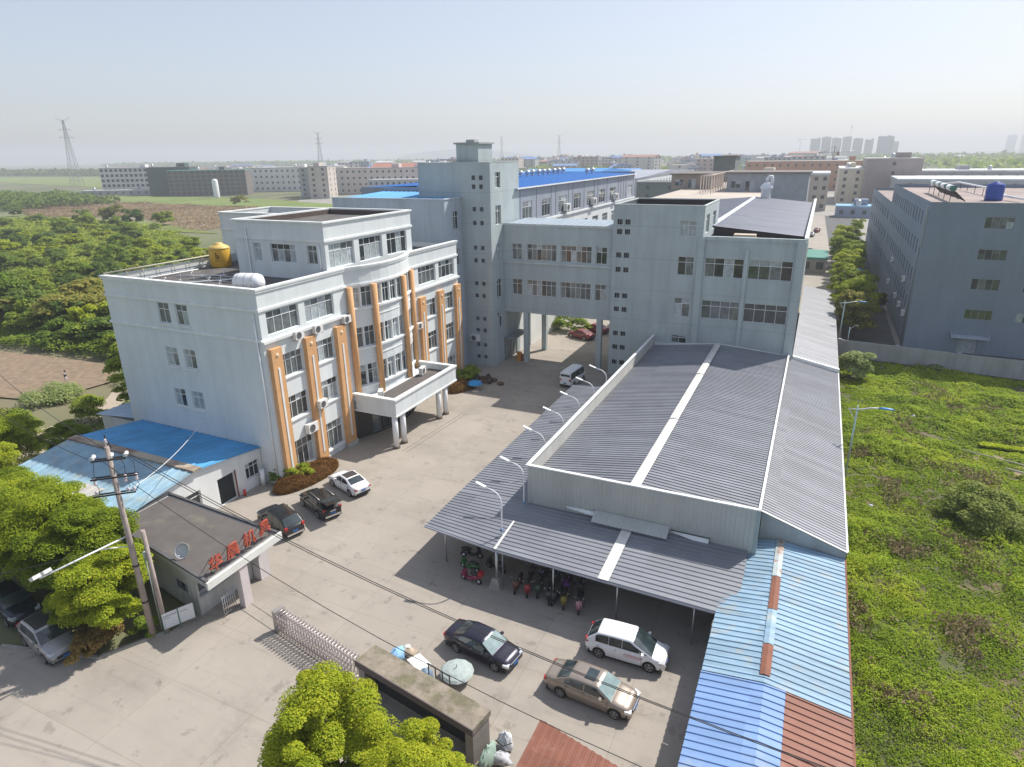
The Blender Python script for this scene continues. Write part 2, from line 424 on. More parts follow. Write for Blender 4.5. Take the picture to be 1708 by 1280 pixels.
sheet('estate_ground', [(-330, 360), (-105, 118), (-66, 100), (-66, 60), (5, 98), (60, 95), (160, 500), (140, 700), (-330, 700)], -0.16, m_estate)
sheet('courtyard', [(-95, 4), (-95, 15), (-42, 15.5), (-35.5, 17.3), (-33.6, 20.7), (-33.6, 24), (-44, 24.5), (-44, 76), (-44, 130), (4.7, 130), (4.7, 4)], 0.0, concrete)
sheet('avenue', [(6.2, 98), (13.2, 98), (15, 330), (3.0, 330)], -0.04, asphalt)
sheet('service_lane', [(-1.5, 131), (6.1, 98.5), (4, 330), (-4, 330)], -0.07, M('lane_concrete', (0.33, 0.30, 0.26), 0.9, var=0.15, scale=0.2))
m_soil = M('ploughed_soil', (0.235, 0.172, 0.115), 0.95, var=0.3, scale=1.2, bump=0.8, bscale=2.5)
sheet('ploughed_plot', [(-135, 52), (-113, 54.5), (-100, 56), (-90.5, 56.5), (-83.5, 52), (-84, 47), (-86.3, 43), (-91, 42), (-110, 38), (-140, 38)], -0.12, m_soil)
sheet('dirt_road', [(-70, 27), (-76, 36), (-74.5, 41), (-77.8, 47), (-82.5, 52), (-80, 53), (-75.5, 48.5), (-71.5, 41.5), (-69, 36), (-62, 27)], -0.10, M('dirt_road', (0.40, 0.335, 0.26), 0.95, var=0.12, scale=0.4))
m_tan = M('dry_reeds', (0.245, 0.20, 0.125), 0.95, var=0.22, scale=0.03, col2=(0.15, 0.16, 0.075), c2scale=0.02, c2lo=0.52, c2hi=0.62, detail=9)
sheet('reed_bed', [(-500, 262), (-540, 335), (-470, 312), (-306, 298), (-250, 262), (-230, 190), (-323, 232), (-379, 212), (-470, 255)], -0.14, m_tan)
m_crop = M('bright_crop', (0.16, 0.21, 0.05), 0.95, var=0.2, scale=0.03, col2=(0.12, 0.17, 0.045), c2scale=0.05, detail=8)
sheet('crop_strip', [(-545, 372), (-468, 313), (-306, 299), (-255, 265), (-262, 330), (-375, 366)], -0.10, m_crop)
sheet('crop_field', [(-1300, 590), (-1095, 570), (-720, 480), (-735, 640), (-1100, 780), (-1400, 760)], -0.06, m_crop)
sheet('crop_patch', [(-420, 180), (-345, 177), (-260, 185), (-215, 188), (-290, 215), (-400, 222)], -0.11, M('yellow_crop', (0.15, 0.18, 0.04), 0.95, var=0.25, scale=0.05))
mb = MB()
for a, b in (((-42, 15.5), (-35.5, 17.3)), ((-35.5, 17.3), (-33.6, 20.7))):
    A, B = Vector((*a, 0)), Vector((*b, 0)); d = (B - A).normalized(); n = Vector((-d.y, d.x, 0))
    mb.obox((A + B) / 2 + n * 0.1 + Vector((0, 0, 0.06)), d * (B - A).length / 2, n * 0.1, (0, 0, 0.065))
structure(mb.build('kerb', cement))

# ------------------------------------------------------------------ office building with orange pilasters
OX = -40.75; OY0 = 38.25; OY1 = 71.45; OT = 17.8
off = thing('office_building', 'four storey pale office building with orange pilasters, curved bay and columned porch', 'building', (-50, 55, 0))
PE = Plane((OX, 0, 0), (0, 1, 0), (1, 0, 0))
PS = Plane((0, OY0, 0), (1, 0, 0), (0, -1, 0))
rowsz = ((0.75, 3.5), (5.66, 7.85), (9.74, 11.82), (13.85, 15.86))
opsL = [(39.0, 42.85, *rowsz[3]), (43.65, 47.55, *rowsz[3])]
opsR = [(62.4, 66.2, *rowsz[3]), (66.95, 70.7, *rowsz[3])]
for r_ in rowsz[:3]:
    opsL += [(39.95, 42.65, *r_), (44.25, 46.95, *r_)]
    opsR += [(63.3, 66.0, *r_), (67.5, 70.25, *r_)]
mb = MB()
facade(mb, PE, OY0, 48.9, 0, OT, opsL); facade(mb, PE, 61.2, OY1, 0, OT, opsR)
opsS = []
for z0, z1 in ((6.0, 7.75), (10.0, 11.8), (14.05, 15.93)):
    opsS += [(-52.95, -51.45, z0, z1), (-50.65, -49.15, z0, z1)]
facade(mb, PS, -59.0, OX, 0, OT, opsS)
# bay: nodes along a shallow arc
yc, hc, sg = 55.05, 5.55, 1.45
RR = (hc * hc + sg * sg) / (2 * sg)
def bx(y): return OX - (RR - sg) + math.sqrt(max(0, RR * RR - (y - yc) ** 2))
ny = [49.5, 50.85, 52.2, 53.45, 54.7, 55.95, 57.2, 58.35, 59.5, 60.6]
nodes = [(OX, 48.9)] + [(bx(y), y) for y in ny] + [(OX, 61.2)]
bayP = []
for k in range(len(nodes) - 1):
    A, B = nodes[k], nodes[k + 1]
    U = Vector((B[0] - A[0], B[1] - A[1], 0)); ln = U.length
    P = Plane((A[0], A[1], 0), U, (U.y, -U.x, 0))
    ops = []
    if 1 <= k <= 9:
        ops = [(0.08, ln - 0.08, a, b) for a, b in rowsz[1:]]
        if 2 <= k <= 8: ops.append((0.08, ln - 0.08, 0.05, 3.2))
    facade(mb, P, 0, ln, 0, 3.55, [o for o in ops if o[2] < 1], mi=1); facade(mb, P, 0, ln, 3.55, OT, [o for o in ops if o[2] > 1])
    bayP.append((P, ln, ops))
# north and west closing walls, roof parapet inner faces
mb.box(-59.79, OY1 - 0.2, 0, OX - 0.4, OY1, OT - 0.3)
mb.quad((-59.8, OY0, 0), (-59.0, OY0, 0), (-59.0, OY0, OT), (-59.8, OY0, OT))
mb.quad((-59.8, OY0, 0), (-59.8, OY1, 0), (-59.8, OY1, OT), (-59.8, OY0, OT))
mb.build('wall', [wall_pale, M('entrance_shaded_stone', (0.05, 0.047, 0.045), 0.5, var=0.2)], off)  # dark entrance cladding, its colour deepened to carry the porch shade
# parapet and mouldings
def outline(off_):
    pts = [(-59.8 - off_, OY0 - off_), (OX + off_, OY0 - off_), (OX + off_, 48.9 - off_ * 0.3)]
    pts += [(bx(y) + off_, y) for y in ny]
    pts += [(OX + off_, 61.2 + off_ * 0.3), (OX + off_, OY1 + off_)]
    return pts
def ring(mb, o_in, o_out, z0, z1):
    a, b = outline(o_in), outline(o_out)
    for k in range(len(a) - 1):
        p, q, r_, s_ = a[k], a[k + 1], b[k + 1], b[k]
        mb.add([(*p, z0), (*q, z0), (*r_, z0), (*s_, z0), (*p, z1), (*q, z1), (*r_, z1), (*s_, z1)],
               [(0, 1, 2, 3), (7, 6, 5, 4), (3, 2, 6, 7), (0, 4, 5, 1), (0, 3, 7, 4), (1, 5, 6, 2)])
mb = MB()
ring(mb, -0.32, 0.16, OT - 0.02, OT + 0.14)
ring(mb, 0.003, 0.10, OT - 0.22, OT - 0.021)
ring(mb, 0.003, 0.12, 16.02, 16.24)
mb.build('cornice', trim_white, off)
mb = MB()
ring(mb, -0.28, -0.26, 16.9, OT - 0.021)
mb.build('parapet_lining', roof_felt_lt, off)
mb = MB()
PE.pbox(mb, OY0 - 0.12, 48.9, 13.28, 13.52, 0.003, 0.28); mb.build('ledge', trim_white, off)
mb = MB(); PE.pbox(mb, 61.2, OY1 + 0.1, 13.28, 13.52, 0.003, 0.28); mb.build('ledge', trim_white, off)
mb = MB(); PS.pbox(mb, -59.9, OX + 0.003, 13.42, 13.66, 0.003, 0.13); mb.build('ledge', trim_white, off)

for rz in rowsz[1:]:
    for z0, z1, e in ((rz[0] - 0.22, rz[0] - 0.02, 0.2), (rz[0] - 1.05, rz[0] - 0.98, 0.05)):
        mb = MB()
        for k, (P, ln, ops) in enumerate(bayP):
            if 1 <= k <= 9: P.pbox(mb, 0, ln, z0, z1, 0.003, e)
        mb.build('bay_sill_band', trim_white, off)
for o in opsL + opsR:
    window(off, PE, *o, cols=4 if o[1] - o[0] > 3 else 4, sill=o[2] < 12)
for o in opsS:
    window(off, PS, *o, cols=2, transom=0.32, depth=0.16, sill=True)
for k, (P, ln, ops) in enumerate(bayP):
    for o in ops:
        if o[2] > 1: window(off, P, *o, cols=2, transom=0.3, depth=0.2)
        else: window(off, P, *o, cols=1, transom=0.25, depth=0.35, gm=g_dark, fm=frame_dark)
# pilasters
for y0, y1, zt in ((38.62, 39.85, 12.72), (42.85, 44.12, 12.66), (47.1, 48.42, 12.62), (61.95, 63.15, 12.5), (66.15, 67.35, 12.5), (70.3, 71.5, 12.5)):
    mb = MB(); PE.pbox(mb, y0, y1, 0.5, zt, 0.004, 0.42)
    pl = mb.build('pilaster', orange, off)
    mb = MB(); ym = (y0 + y1) / 2
    PE.pbox(mb, ym - 0.1, ym + 0.1, 1.2, zt - 1.75, 0.421, 0.47)
    mb.build('white_strip', trim_white, pl, world=False)
    mb = MB(); mb.lathe([(0, 0.07), (0.15, 0.06), (0.2, 0.0)], 0, ym, 14, 0, True, 'x', zt - 0.62)
    for i, v in enumerate(mb.v): mb.v[i] = (OX + 0.42 + v[0], v[1], v[2])
    mb.build('medallion', M('medallion', (0.74, 0.55, 0.36), 0.7), pl, world=False)
    mb = MB(); PE.pbox(mb, y0 - 0.08, y1 + 0.08, 0, 0.5, 0.004, 0.55); mb.build('plinth', M('plinth_stone', (0.45, 0.43, 0.38), 0.85, var=0.15), pl, world=False)
for y in (49.62, 52.2, 57.2, 60.5):
    mb = MB(); mb.tube([(bx(y) + 0.28, y, 3.4), (bx(y) + 0.28, y, 16.0)], 0.3, 16)
    mb.build('bay_column', orange, off)
# roofs
mb = MB(); mb.poly([(p[0], p[1], 16.95) for p in outline(-0.26)] + [(-59.5, OY1, 16.95)])
mb.build('roof', roof_felt, off)
mb = MB()
for k in range(8):   # west railing of the roof
    y = 38.9 + k * 1.75; mb.tube([(-59.65, y, 17), (-59.65, y, 18.05)], 0.03, 5)
mb.tube([(-59.65, 38.4, 18.05), (-59.65, 51.5, 18.05)], 0.07, 6); mb.tube([(-59.65, 38.4, 17.5), (-59.65, 51.5, 17.5)], 0.025, 5)
mb.build('roof_railing', M('old_rail', (0.55, 0.52, 0.40), 0.7), off)
mb = MB()
for x in range(6):
    mb.tube([(-49.5 + x * 1.6, 38.5, 17.95), (-49.5 + x * 1.6, 38.5, 18.75)], 0.02, 5)
for z in (18.3, 18.55, 18.75): mb.tube([(-49.5, 38.5, z), (-41.2, 38.5, z)], 0.016, 5)
mb.build('south_railing', M('thin_rail', (0.45, 0.45, 0.45), 0.6), off)
# penthouse floor
PHX0, PHX1, PHY0, PHY1, PHT = -52.2, -41.0, 47.45, 61.9, 22.25
PP = Plane((PHX1, 0, 0), (0, 1, 0), (1, 0, 0)); PQ = Plane((0, PHY0, 0), (1, 0, 0), (0, -1, 0))
mb = MB()
oe = [(47.95, 51.7, 18.05, 20.3), (52.5, 56.35, 18.05, 20.3), (57.2, 60.9, 18.05, 20.3)]
oq = [(-49.9, -48.9, 18.45, 20.2), (-47.7, -44.6, 18.45, 20.2), (-43.2, -42.0, 18.45, 20.2)]
facade(mb, PP, PHY0, PHY1, 16.9, PHT, oe); facade(mb, PQ, PHX0, PHX1, 16.9, PHT, oq)
mb.quad((PHX0, PHY1, 16.9), (PHX1, PHY1, 16.9), (PHX1, PHY1, PHT), (PHX0, PHY1, PHT))
mb.box(-61.3, 54.0, 0, PHX0, 61.9, 21.2); mb.box(-61.3, 54.0, 21.2, PHX0, 54.25, PHT - 0.02); mb.box(-61.3, 61.65, 21.2, PHX0, 61.9, PHT - 0.02); mb.box(-61.3, 54.25, 21.2, -61.05, 61.65, PHT - 0.02)
mb.quad((PHX0, PHY0, 16.9), (PHX0, 54, 16.9), (PHX0, 54, PHT), (PHX0, PHY0, PHT))
mb.build('penthouse_wall', wall_pale, off)
for o in oe: window(off, PP, *o, cols=4)
for o in oq: window(off, PQ, *o, cols=2 if o[1] - o[0] < 2 else 4)
mb = MB()
def rect_ring(mb, x0, x1, y0, y1, w, z0, z1, e=0.15):
    mb.box(x0 - e, y0 - e, z0, x1 + e, y0 + w, z1); mb.box(x0 - e, y1 - w, z0, x1 + e, y1 + e, z1)
    mb.box(x0 - e, y0 + w, z0, x0 + w, y1 - w, z1); mb.box(x1 - w, y0 + w, z0, x1 + e, y1 - w, z1)
rect_ring(mb, PHX0, PHX1, PHY0, PHY1, 0.3, PHT - 0.02, PHT + 0.14)
rect_ring(mb, PHX0, PHX1, PHY0, PHY1, -0.003, 20.55, 20.75, 0.12)
rect_ring(mb, -61.3, PHX0 - 0.16, 54, 61.9, 0.3, PHT - 0.02, PHT + 0.10, 0.14)
rect_ring(mb, -61.3, PHX0 - 0.16, 54, 61.9, -0.003, 20.4, 20.6, 0.1)
mb.build('penthouse_cornice', trim_white, off)
mb = MB(); mb.box(PHX0 + 0.3, PHY0 + 0.3, 20.9, PHX1 - 0.3, PHY1 - 0.3, 21.7, 0); mb.box(-61.0, 54.3, 21.0, PHX0 - 0.02, 61.6, 21.25, 0)
mb.build('penthouse_roof', roof_felt, off)
mb = MB()
for x0, y0, x1, y1 in ((PHX0 + 0.28, PHY0 + 0.28, PHX1 - 0.28, PHY0 + 0.3), (PHX0 + 0.28, PHY1 - 0.3, PHX1 - 0.28, PHY1 - 0.28), (PHX1 - 0.3, PHY0 + 0.3, PHX1 - 0.28, PHY1 - 0.3), (PHX0 + 0.28, PHY0 + 0.3, PHX0 + 0.3, PHY1 - 0.3)):
    mb.box(x0, y0, 21.2, x1, y1, PHT - 0.03)
mb.build('penthouse_parapet_lining', M('brown_lining', (0.11, 0.085, 0.075), 0.9, var=0.2), off)
# drain pipes
for path in ([(OX - 0.5, OY0 - 0.1, 15.9), (OX - 0.5, OY0 - 0.1, 0.2)], [(-50.5, PHY0 - 0.1, 21.6), (-50.5, PHY0 - 0.1, 16.97), (-50.5, 44.2, 17.05), (-54.5, 40.5, 17.05)], [(-41.6, PHY0 - 0.1, 20.4), (-41.6, PHY0 - 0.1, 17.0)]):
    mb = MB(); mb.tube(path, 0.075, 8); mb.build('drain_pipe', white_paint, off)
mb = MB()
for x, y in ((-57, 41), (-55.4, 41.3), (-53, 41), (-51.5, 43), (-49, 42), (-56.2, 45), (-53.4, 46.5)):
    mb.tube([(x, y, 16.95), (x, y, 17.3)], 0.06, 7)
    mb.tube([(x, y, 17.4), (x + 0.25, y, 17.45)], 0.07, 7)
mb.tube([(-58.7, 39.5, 17.1), (-58.2, 47.5, 17.1)], 0.06, 6); mb.tube([(-57, 44, 17.08), (-52.5, 46, 17.08)], 0.06, 6)
o = mb.build('vent_pipes', white_paint, off)
# porch
PX1, PY0, PY1 = -35.4, 48.7, 60.75
mb = MB()
mb.box(OX + 0.5, PY0, 3.66, PX1, PY1, 4.6)
rr = 0.28
mb.box(OX + 0.02, PY0, 4.6, PX1, PY0 + rr, 5.2); mb.box(OX + 0.02, PY1 - rr, 4.6, PX1, PY1, 5.2); mb.box(PX1 - rr, PY0 + rr, 4.6, PX1, PY1 - rr, 5.2)
po = mb.build('porch', wall_grey if False else wall_pale, off)
mb = MB()
for z0, z1, e in ((5.2, 5.38, 0.12), (3.5, 3.655, 0.08)):
    mb.box(OX + 0.02, PY0 - e, z0, PX1 + e, PY0 + rr + 0.1, z1); mb.box(OX + 0.02, PY1 - rr - 0.1, z0, PX1 + e, PY1 + e, z1); mb.box(PX1 - rr - 0.1, PY0 + rr + 0.1, z0, PX1 + e, PY1 - rr - 0.1, z1)
mb.build('porch_trim', trim_white, po, world=False)
mb = MB(); mb.box(OX + 1.9, PY0 + rr, 4.602, PX1 - rr, PY1 - rr, 4.64)
mb.build('porch_roof', roof_felt_lt, po, world=False)
for y in (49.0, 50.4, 57.45, 58.9):
    mb = MB(); mb.tube([(-35.85, y, 0.22), (-35.85, y, 3.5)], 0.29, 18); c = mb.build('porch_column', white_paint, po, world=False)
for y in (49.0, 50.4, 57.45, 58.9):
    mb = MB(); mb.tube([(-35.85, y, 0.0), (-35.85, y, 0.22)], 0.36, 18); mb.build('column_base', M('base_brown', (0.16, 0.12, 0.09), 0.8), po, world=False)

def ac_unit(name, x, y, z, label, rz=0.0, scale=1.0, shadowed=False):
    t = thing(name, label, 'air conditioner', (x, y, z), 'outdoor air conditioner units', rz)
    mb = MB(); mb.box(-0.17, -0.42, 0, 0.17, 0.42, 0.6); mb.build('casing', ac_white, t, world=False)
    mb = MB(); mb.lathe([(0.24, 0.172), (0.24, 0.19), (0.21, 0.19), (0.0, 0.176)], 0, 0, 18, 0, False, 'x', 0.3)
    for i, v in enumerate(mb.v): mb.v[i] = (v[0], v[1] - 0.1, v[2])
    mb.build('fan_grille', M('fan_dark', (0.10, 0.10, 0.11), 0.6), t, world=False)
    mb = MB(); mb.box(-0.3, -0.35, -0.06, 0.16, -0.3, -0.001); mb.box(-0.3, 0.3, -0.06, 0.16, 0.35, -0.001)
    mb.build('bracket', dark_iron, t, world=False)
    t.scale = (scale, scale, scale)
    return t
ac_unit('air_conditioner', OX + 0.32, 42.1, 12.8, 'white air conditioner above the second orange pilaster, beside its left edge', scale=1.25)
ac_unit('air_conditioner', OX + 0.32, 44.6, 12.75, 'white air conditioner under the ledge, just right of the second orange pilaster', scale=1.25)
ac_unit('air_conditioner', OX + 0.32, 48.75, 12.72, 'white air conditioner above the third pilaster, next to the curved bay', scale=1.2)
ac_unit('air_conditioner', OX + 0.66, 43.75, 5.75, 'white air conditioner fixed halfway down the second orange pilaster', scale=1.25)
ac_unit('air_conditioner', OX + 0.32, 42.3, 3.75, 'white air conditioner above the first ground floor window of the office', scale=1.5)
ac_unit('air_conditioner', -38.2, 50.2, 4.72, 'white air conditioner standing on the porch roof at its near end', 0.5, 1.35)
ac_unit('air_conditioner', -38.3, 58.3, 4.72, 'white air conditioner standing on the porch roof at its far end', 0.2, 1.35)
ac_unit('air_conditioner', OX + 0.32, 61.5, 9.0, 'white air conditioner on the office wall right behind the last bay column', scale=1.2)

# roof tanks
t = thing('water_tank', 'yellow plastic water tank with domed lid on the office roof', 'water tank', (-58.0, 50.4, 16.96))
mb = MB(); mb.lathe([(0, 0), (1.0, 0.0), (1.06, 0.1), (1.1, 1.0), (1.08, 1.85), (1.02, 1.95)], 0, 0, 28)
mb.build('body', M('tank_yellow', (0.62, 0.36, 0.04), 0.45, var=0.06), t, world=False)
mb = MB(); mb.lathe([(1.1, 1.95), (1.1, 2.02), (0.9, 2.2), (0.4, 2.42), (0.38, 2.52), (0, 2.55)], 0, 0, 28)
mb.build('lid', M('tank_lid', (0.72, 0.50, 0.16), 0.5, var=0.06), t, world=False)
mb = MB()
def on_tank(mb, a0, a1, z0, z1, r_=1.115):
    n = 4; vs = []
    for k in range(n + 1):
        a = a0 + (a1 - a0) * k / n
        vs += [(r_ * math.cos(a), r_ * math.sin(a), z0), (r_ * math.cos(a), r_ * math.sin(a), z1)]
    mb.add(vs, [(2 * k, 2 * k + 2, 2 * k + 3, 2 * k + 1) for k in range(n)])
a_ = -1.15
for p in ((0, 0.1, 0.95, 1.6), (0.1, 0.22, 1.25, 1.35), (0.22, 0.32, 0.95, 1.3), (0.1, 0.25, 0.95, 1.02), (-0.12, 0.34, 0.72, 0.78)): on_tank(mb, a_ + p[0], a_ + p[1], p[2], p[3])
mb.build('mark', M('tank_mark', (0.16, 0.06, 0.02), 0.7), t, world=False)
t = thing('water_tank', 'white horizontal water tank on the office roof corner behind the railing', 'water tank', (-43.5, 40.3, 16.96), rz=R(12))
mb = MB(); pr = [(0.02, -1.35), (0.45, -1.3), (0.72, -1.1), (0.8, -0.8), (0.8, 0.8), (0.72, 1.1), (0.45, 1.3), (0.02, 1.35)]
mb.lathe(pr, 0, 0, 22, 0, True, 'x', 1.0); mb.build('body', white_paint, t, world=False)
mb = MB(); mb.box(-0.8, -0.6, 0, -0.6, 0.6, 0.5); mb.box(0.6, -0.6, 0, 0.8, 0.6, 0.5); mb.build('cradle', cement, t, world=False)
mb = MB()
for x in (-0.7, 0.0, 0.7): mb.lathe([(0.812, x - 0.03), (0.812, x + 0.03)], 0, 0, 22, 0, True, 'x', 1.0)
mb.build('bands', steel, t, world=False)

# ------------------------------------------------------------------ blue roofed workshop
ws = thing('workshop', 'low white workshop with blue sheet roof, its sunlit slope coloured paler, against the office wall', 'building', (-52, 31, 0))
PG = Plane((-43.0, 0, 0), (0, 1, 0), (1, 0, 0))
wo = [(36.3, 37.9, 1.0, 2.5), (33.3, 35.1, 0.02, 2.5), (29.0, 31.6, 0.9, 2.5)]
mb = MB(); facade(mb, PG, 24.6, 38.2, 0, 3.35, wo)
mb.poly([(-43.0, 24.6, 3.35), (-43.0, 38.2, 3.35), (-43.0, 31.4, 4.3)])
mb.box(-57.8, 24.6, 0, -43.3, 24.8, 3.3); mb.box(-57.8, 24.8, 0, -57.6, 38.2, 3.3)
mb.build('wall', wall_white, ws)
window(ws, PG, *wo[0], cols=3, gm=g_dark); window(ws, PG, *wo[2], cols=2, gm=g_dark)
mb = MB(); PG.pbox(mb, *wo[1], -0.26, -0.24); d = mb.build('doorway', dark_void, ws)
mb = MB(); PG.pbox(mb, 35.1, 35.22, 0, 2.6, 0.004, 0.05); mb.build('door_frame', M('door_maroon', (0.18, 0.05, 0.05), 0.6), ws)
mb = MB(); mb.corr((-42.7, 31.4, 4.42), (-42.7, 38.2, 3.52), (-58.4, 38.2, 3.6), (-58.4, 31.4, 4.5), 0.75, 0.05); mb.build('roof_slope', blue_roof, ws)
mb = MB(); mb.corr((-42.7, 31.4, 4.42), (-42.7, 24.2, 3.45), (-58.4, 24.2, 3.5), (-58.4, 31.4, 4.5), 0.75, 0.05); mb.build('roof_slope', blue_sunlit, ws)
mb = MB(); mb.prism([(-58.4, 31.0), (-42.6, 31.0), (-42.6, 31.8), (-58.4, 31.8)], 4.42, 4.55)
for i, v in enumerate(mb.v): mb.v[i] = (v[0], v[1], v[2] + (0.08 if v[0] < -50 else 0) + (0.0 if 31.05 < v[1] < 31.75 else -0.02))
mb.build('ridge_cap', M('rusty_cap', (0.42, 0.36, 0.28), 0.7, var=0.2, col2=(0.22, 0.13, 0.09), c2scale=0.4, c2lo=0.45, c2hi=0.6), ws)
mb = MB(); mb.corr((-50.2, 26.9, 3.95), (-50.2, 25.2, 3.72), (-47.6, 25.2, 3.72), (-47.6, 26.9, 3.95), 0.75, 0.05)
mb.build('roof_patch', M('patch_pale', (0.48, 0.46, 0.42), 0.6, var=0.2, col2=(0.4, 0.25, 0.15), c2scale=1.2), ws)
ls = thing('lean_shed', 'small blue-topped outhouse at the rear corner of the office', 'shed', (-62, 40, 0))
mb = MB(); mb.box(-65.5, 38.6, 0, -60, 43, 2.9); mb.build('wall', wall_white, ls)
mb = MB(); mb.corr((-66, 38.3, 2.95), (-59.9, 38.3, 3.5), (-59.9, 43.3, 3.5), (-66, 43.3, 2.95), 0.75, 0.05); mb.build('roof', M('pale_roof', (0.30, 0.40, 0.50), 0.5), ls)

# ------------------------------------------------------------------ gatehouse
gh = thing('gatehouse', 'single storey gatehouse with flat felt roof and overhanging eaves at the entrance', 'gatehouse', (-37, 25, 0))
mb = MB()
PF = Plane((-33.0, 0, 0), (0, 1, 0), (1, 0, 0)); PL = Plane((-33.0, 22.6, 0), (-9.2, 1.75, 0), (-1.75, -9.2, 0))
go = [(22.75, 26.9, 1.55, 2.4)]
facade(mb, PF, 22.6, 27.9, 0, 3.2, go); gl = [(1.2, 3.0, 0.95, 1.9)]
facade(mb, PL, 0, 9.3, 0, 3.2, gl)
mb.quad((-33, 27.9, 0), (-42.3, 28.3, 0), (-42.3, 28.3, 3.2), (-33, 27.9, 3.2)); mb.quad((-42.3, 24.35, 0), (-42.3, 28.3, 0), (-42.3, 28.3, 3.2), (-42.3, 24.35, 3.2))
mb.build('wall', M('gate_wall', (0.52, 0.52, 0.50), 0.85, var=0.14, scale=0.6, streak=0.3), gh)
window(gh, PF, *go[0], cols=4, transom=0, gm=g_mid, fm=frame_white)
mb = MB(); PF.pbox(mb, 22.7, 26.9, 1.4, 1.52, 0.004, 0.25); mb.build('counter_ledge', M('ledge_grey', (0.35, 0.36, 0.37), 0.6), gh)
window(gh, PL, *gl[0], cols=3, transom=0, gm=g_dark, fm=frame_dark)
rp = [(-42.9, 24.15), (-31.0, 21.95), (-31.0, 28.1), (-43.0, 28.95)]
mb = MB(); mb.prism(rp, 3.2, 3.5); mb.build('roof_slab', M('slab_grey', (0.40, 0.40, 0.40), 0.85, var=0.2, streak=0.2), gh)
mb = MB(); ip = [(-42.55, 24.35), (-31.3, 22.28), (-31.3, 27.8), (-42.65, 28.6)]; mb.poly([(p[0], p[1], 3.515) for p in ip]); mb.build('roof_felt', roof_felt_lt, gh)
mb = MB(); mb.box(-31.0, 21.9, 3.1, -30.85, 28.15, 3.62); mb.build('front_fascia', M('fascia', (0.72, 0.72, 0.68), 0.7, var=0.1, col2=(0.55, 0.28, 0.16), c2scale=1.3, c2lo=0.62, c2hi=0.72, streak=0.15), gh)
mb = MB()
for k in range(4):
    a, b = Vector((*rp[k], 0)), Vector((*rp[(k + 1) % 4], 0)); 
    if k == 1: continue
    d = (b - a).normalized(); n = Vector((d.y, -d.x, 0))
    mb.obox((a + b) / 2 + n * 0.003 - n * 0.1 + Vector((0, 0, 3.58)), d * ((b - a).length / 2 - 0.06), n * 0.1, (0, 0, 0.075))
mb.build('roof_kerb', M('kerb_dark', (0.10, 0.10, 0.105), 0.9, var=0.3), gh)
mb = MB(); mb.box(-31.45, 24.35, 0, -30.95, 25.0, 3.1); mb.build('pillar', M('pillar_pale', (0.60, 0.54, 0.54), 0.8, var=0.1, streak=0.15), gh)
mb = MB(); mb.box(-32.9, 27.0, 0, -32.2, 27.9, 3.2); mb.box(-32.85, 26.3, 2.4, -32.3, 27.0, 3.2); mb.build('side_pier', M('pillar_pale2', (0.62, 0.58, 0.58), 0.8, var=0.1, streak=0.15), gh)
# sign letters on the roof edge
red = M('sign_red', (0.42, 0.085, 0.05), 0.5, var=0.12, scale=3)
sg_ = thing('roof_sign', 'row of red company name characters on thin stays along the gatehouse eaves', 'sign', (-31.35, 25, 3.5))
LC = bpy.data.curves.new('lettering', 'FONT'); LC.extrude = 0.06; LC.align_x = 'CENTER'; LC.size = 1.08; LC.offset = 0.008
LO = bpy.data.objects.new('lettering', LC); COL.objects.link(LO)
stay = MB()
for ch, y, zb in (('\u534e', 23.1, 3.72), ('\u6668', 24.45, 3.78), ('\u673a', 25.85, 3.84), ('\u5177', 27.2, 3.9)):
    LC.body = ch; bpy.context.view_layer.update()
    me = bpy.data.meshes.new_from_object(LO.evaluated_get(bpy.context.evaluated_depsgraph_get()))
    me.transform(Matrix.Translation((-31.35, y, zb + 0.12)) @ Matrix(((0, 0, 1, 0), (1, 0, 0, 0), (0, 1, 0, 0), (0, 0, 0, 1))))
    me.materials.clear(); me.materials.append(red)
    co = bpy.data.objects.new('character', me); COL.objects.link(co); co.parent = sg_; co.matrix_parent_inverse = WM[sg_.name].inverted()
    for dy in (-0.35, 0.35):
        stay.tube([(-31.42, y + dy, 3.5), (-31.42, y + dy, zb + 1.0)], 0.022, 5)
        stay.tube([(-32.3, y + dy, 3.5), (-31.45, y + dy, zb + 0.9)], 0.018, 5)
bpy.data.objects.remove(LO)
stay.build('stays', dark_iron, sg_)
t = thing('satellite_dish', 'small round satellite dish on the gatehouse roof', 'satellite dish', (-34.5, 23.3, 3.5))
mb = MB(); mb.lathe([(0.0, 0.0), (0.25, 0.03), (0.42, 0.1), (0.5, 0.16), (0.52, 0.16), (0.26, 0.02), (0.0, -0.02)], 0, 0, 20, 0, True)
Mx = Matrix.Translation((0, 0, 0.6)) @ Matrix.Rotation(R(15), 4, 'Z') @ Matrix.Rotation(R(55), 4, 'X')
mb.v = [tuple(Mx @ Vector(v)) for v in mb.v]; mb.build('dish', M('dish_grey', (0.5, 0.52, 0.53), 0.5), t, world=False)
mb = MB(); mb.tube([(0, 0, 0), (0, 0.05, 0.6)], 0.03, 6); mb.tube([(0, -0.05, 0.35), (0.05, -0.55, 0.55)], 0.02, 5); mb.build('mast', steel, t, world=False)
t = thing('gatehouse_grille', 'leaning bundle of steel grille panels beside the gatehouse pillar', 'grille', (-31.6, 24.2, 0))
mb = MB()
for k in range(7):
    y = -0.1 - k * 0.16
    mb.tube([(0.1, y, 0), (0.1, y, 1.55)], 0.025, 5)
for z in (0.2, 0.6, 1.0, 1.45): mb.tube([(0.1, -0.05, z), (0.1, -1.1, z)], 0.022, 5)
mb.build('panel', steel, t, world=False)
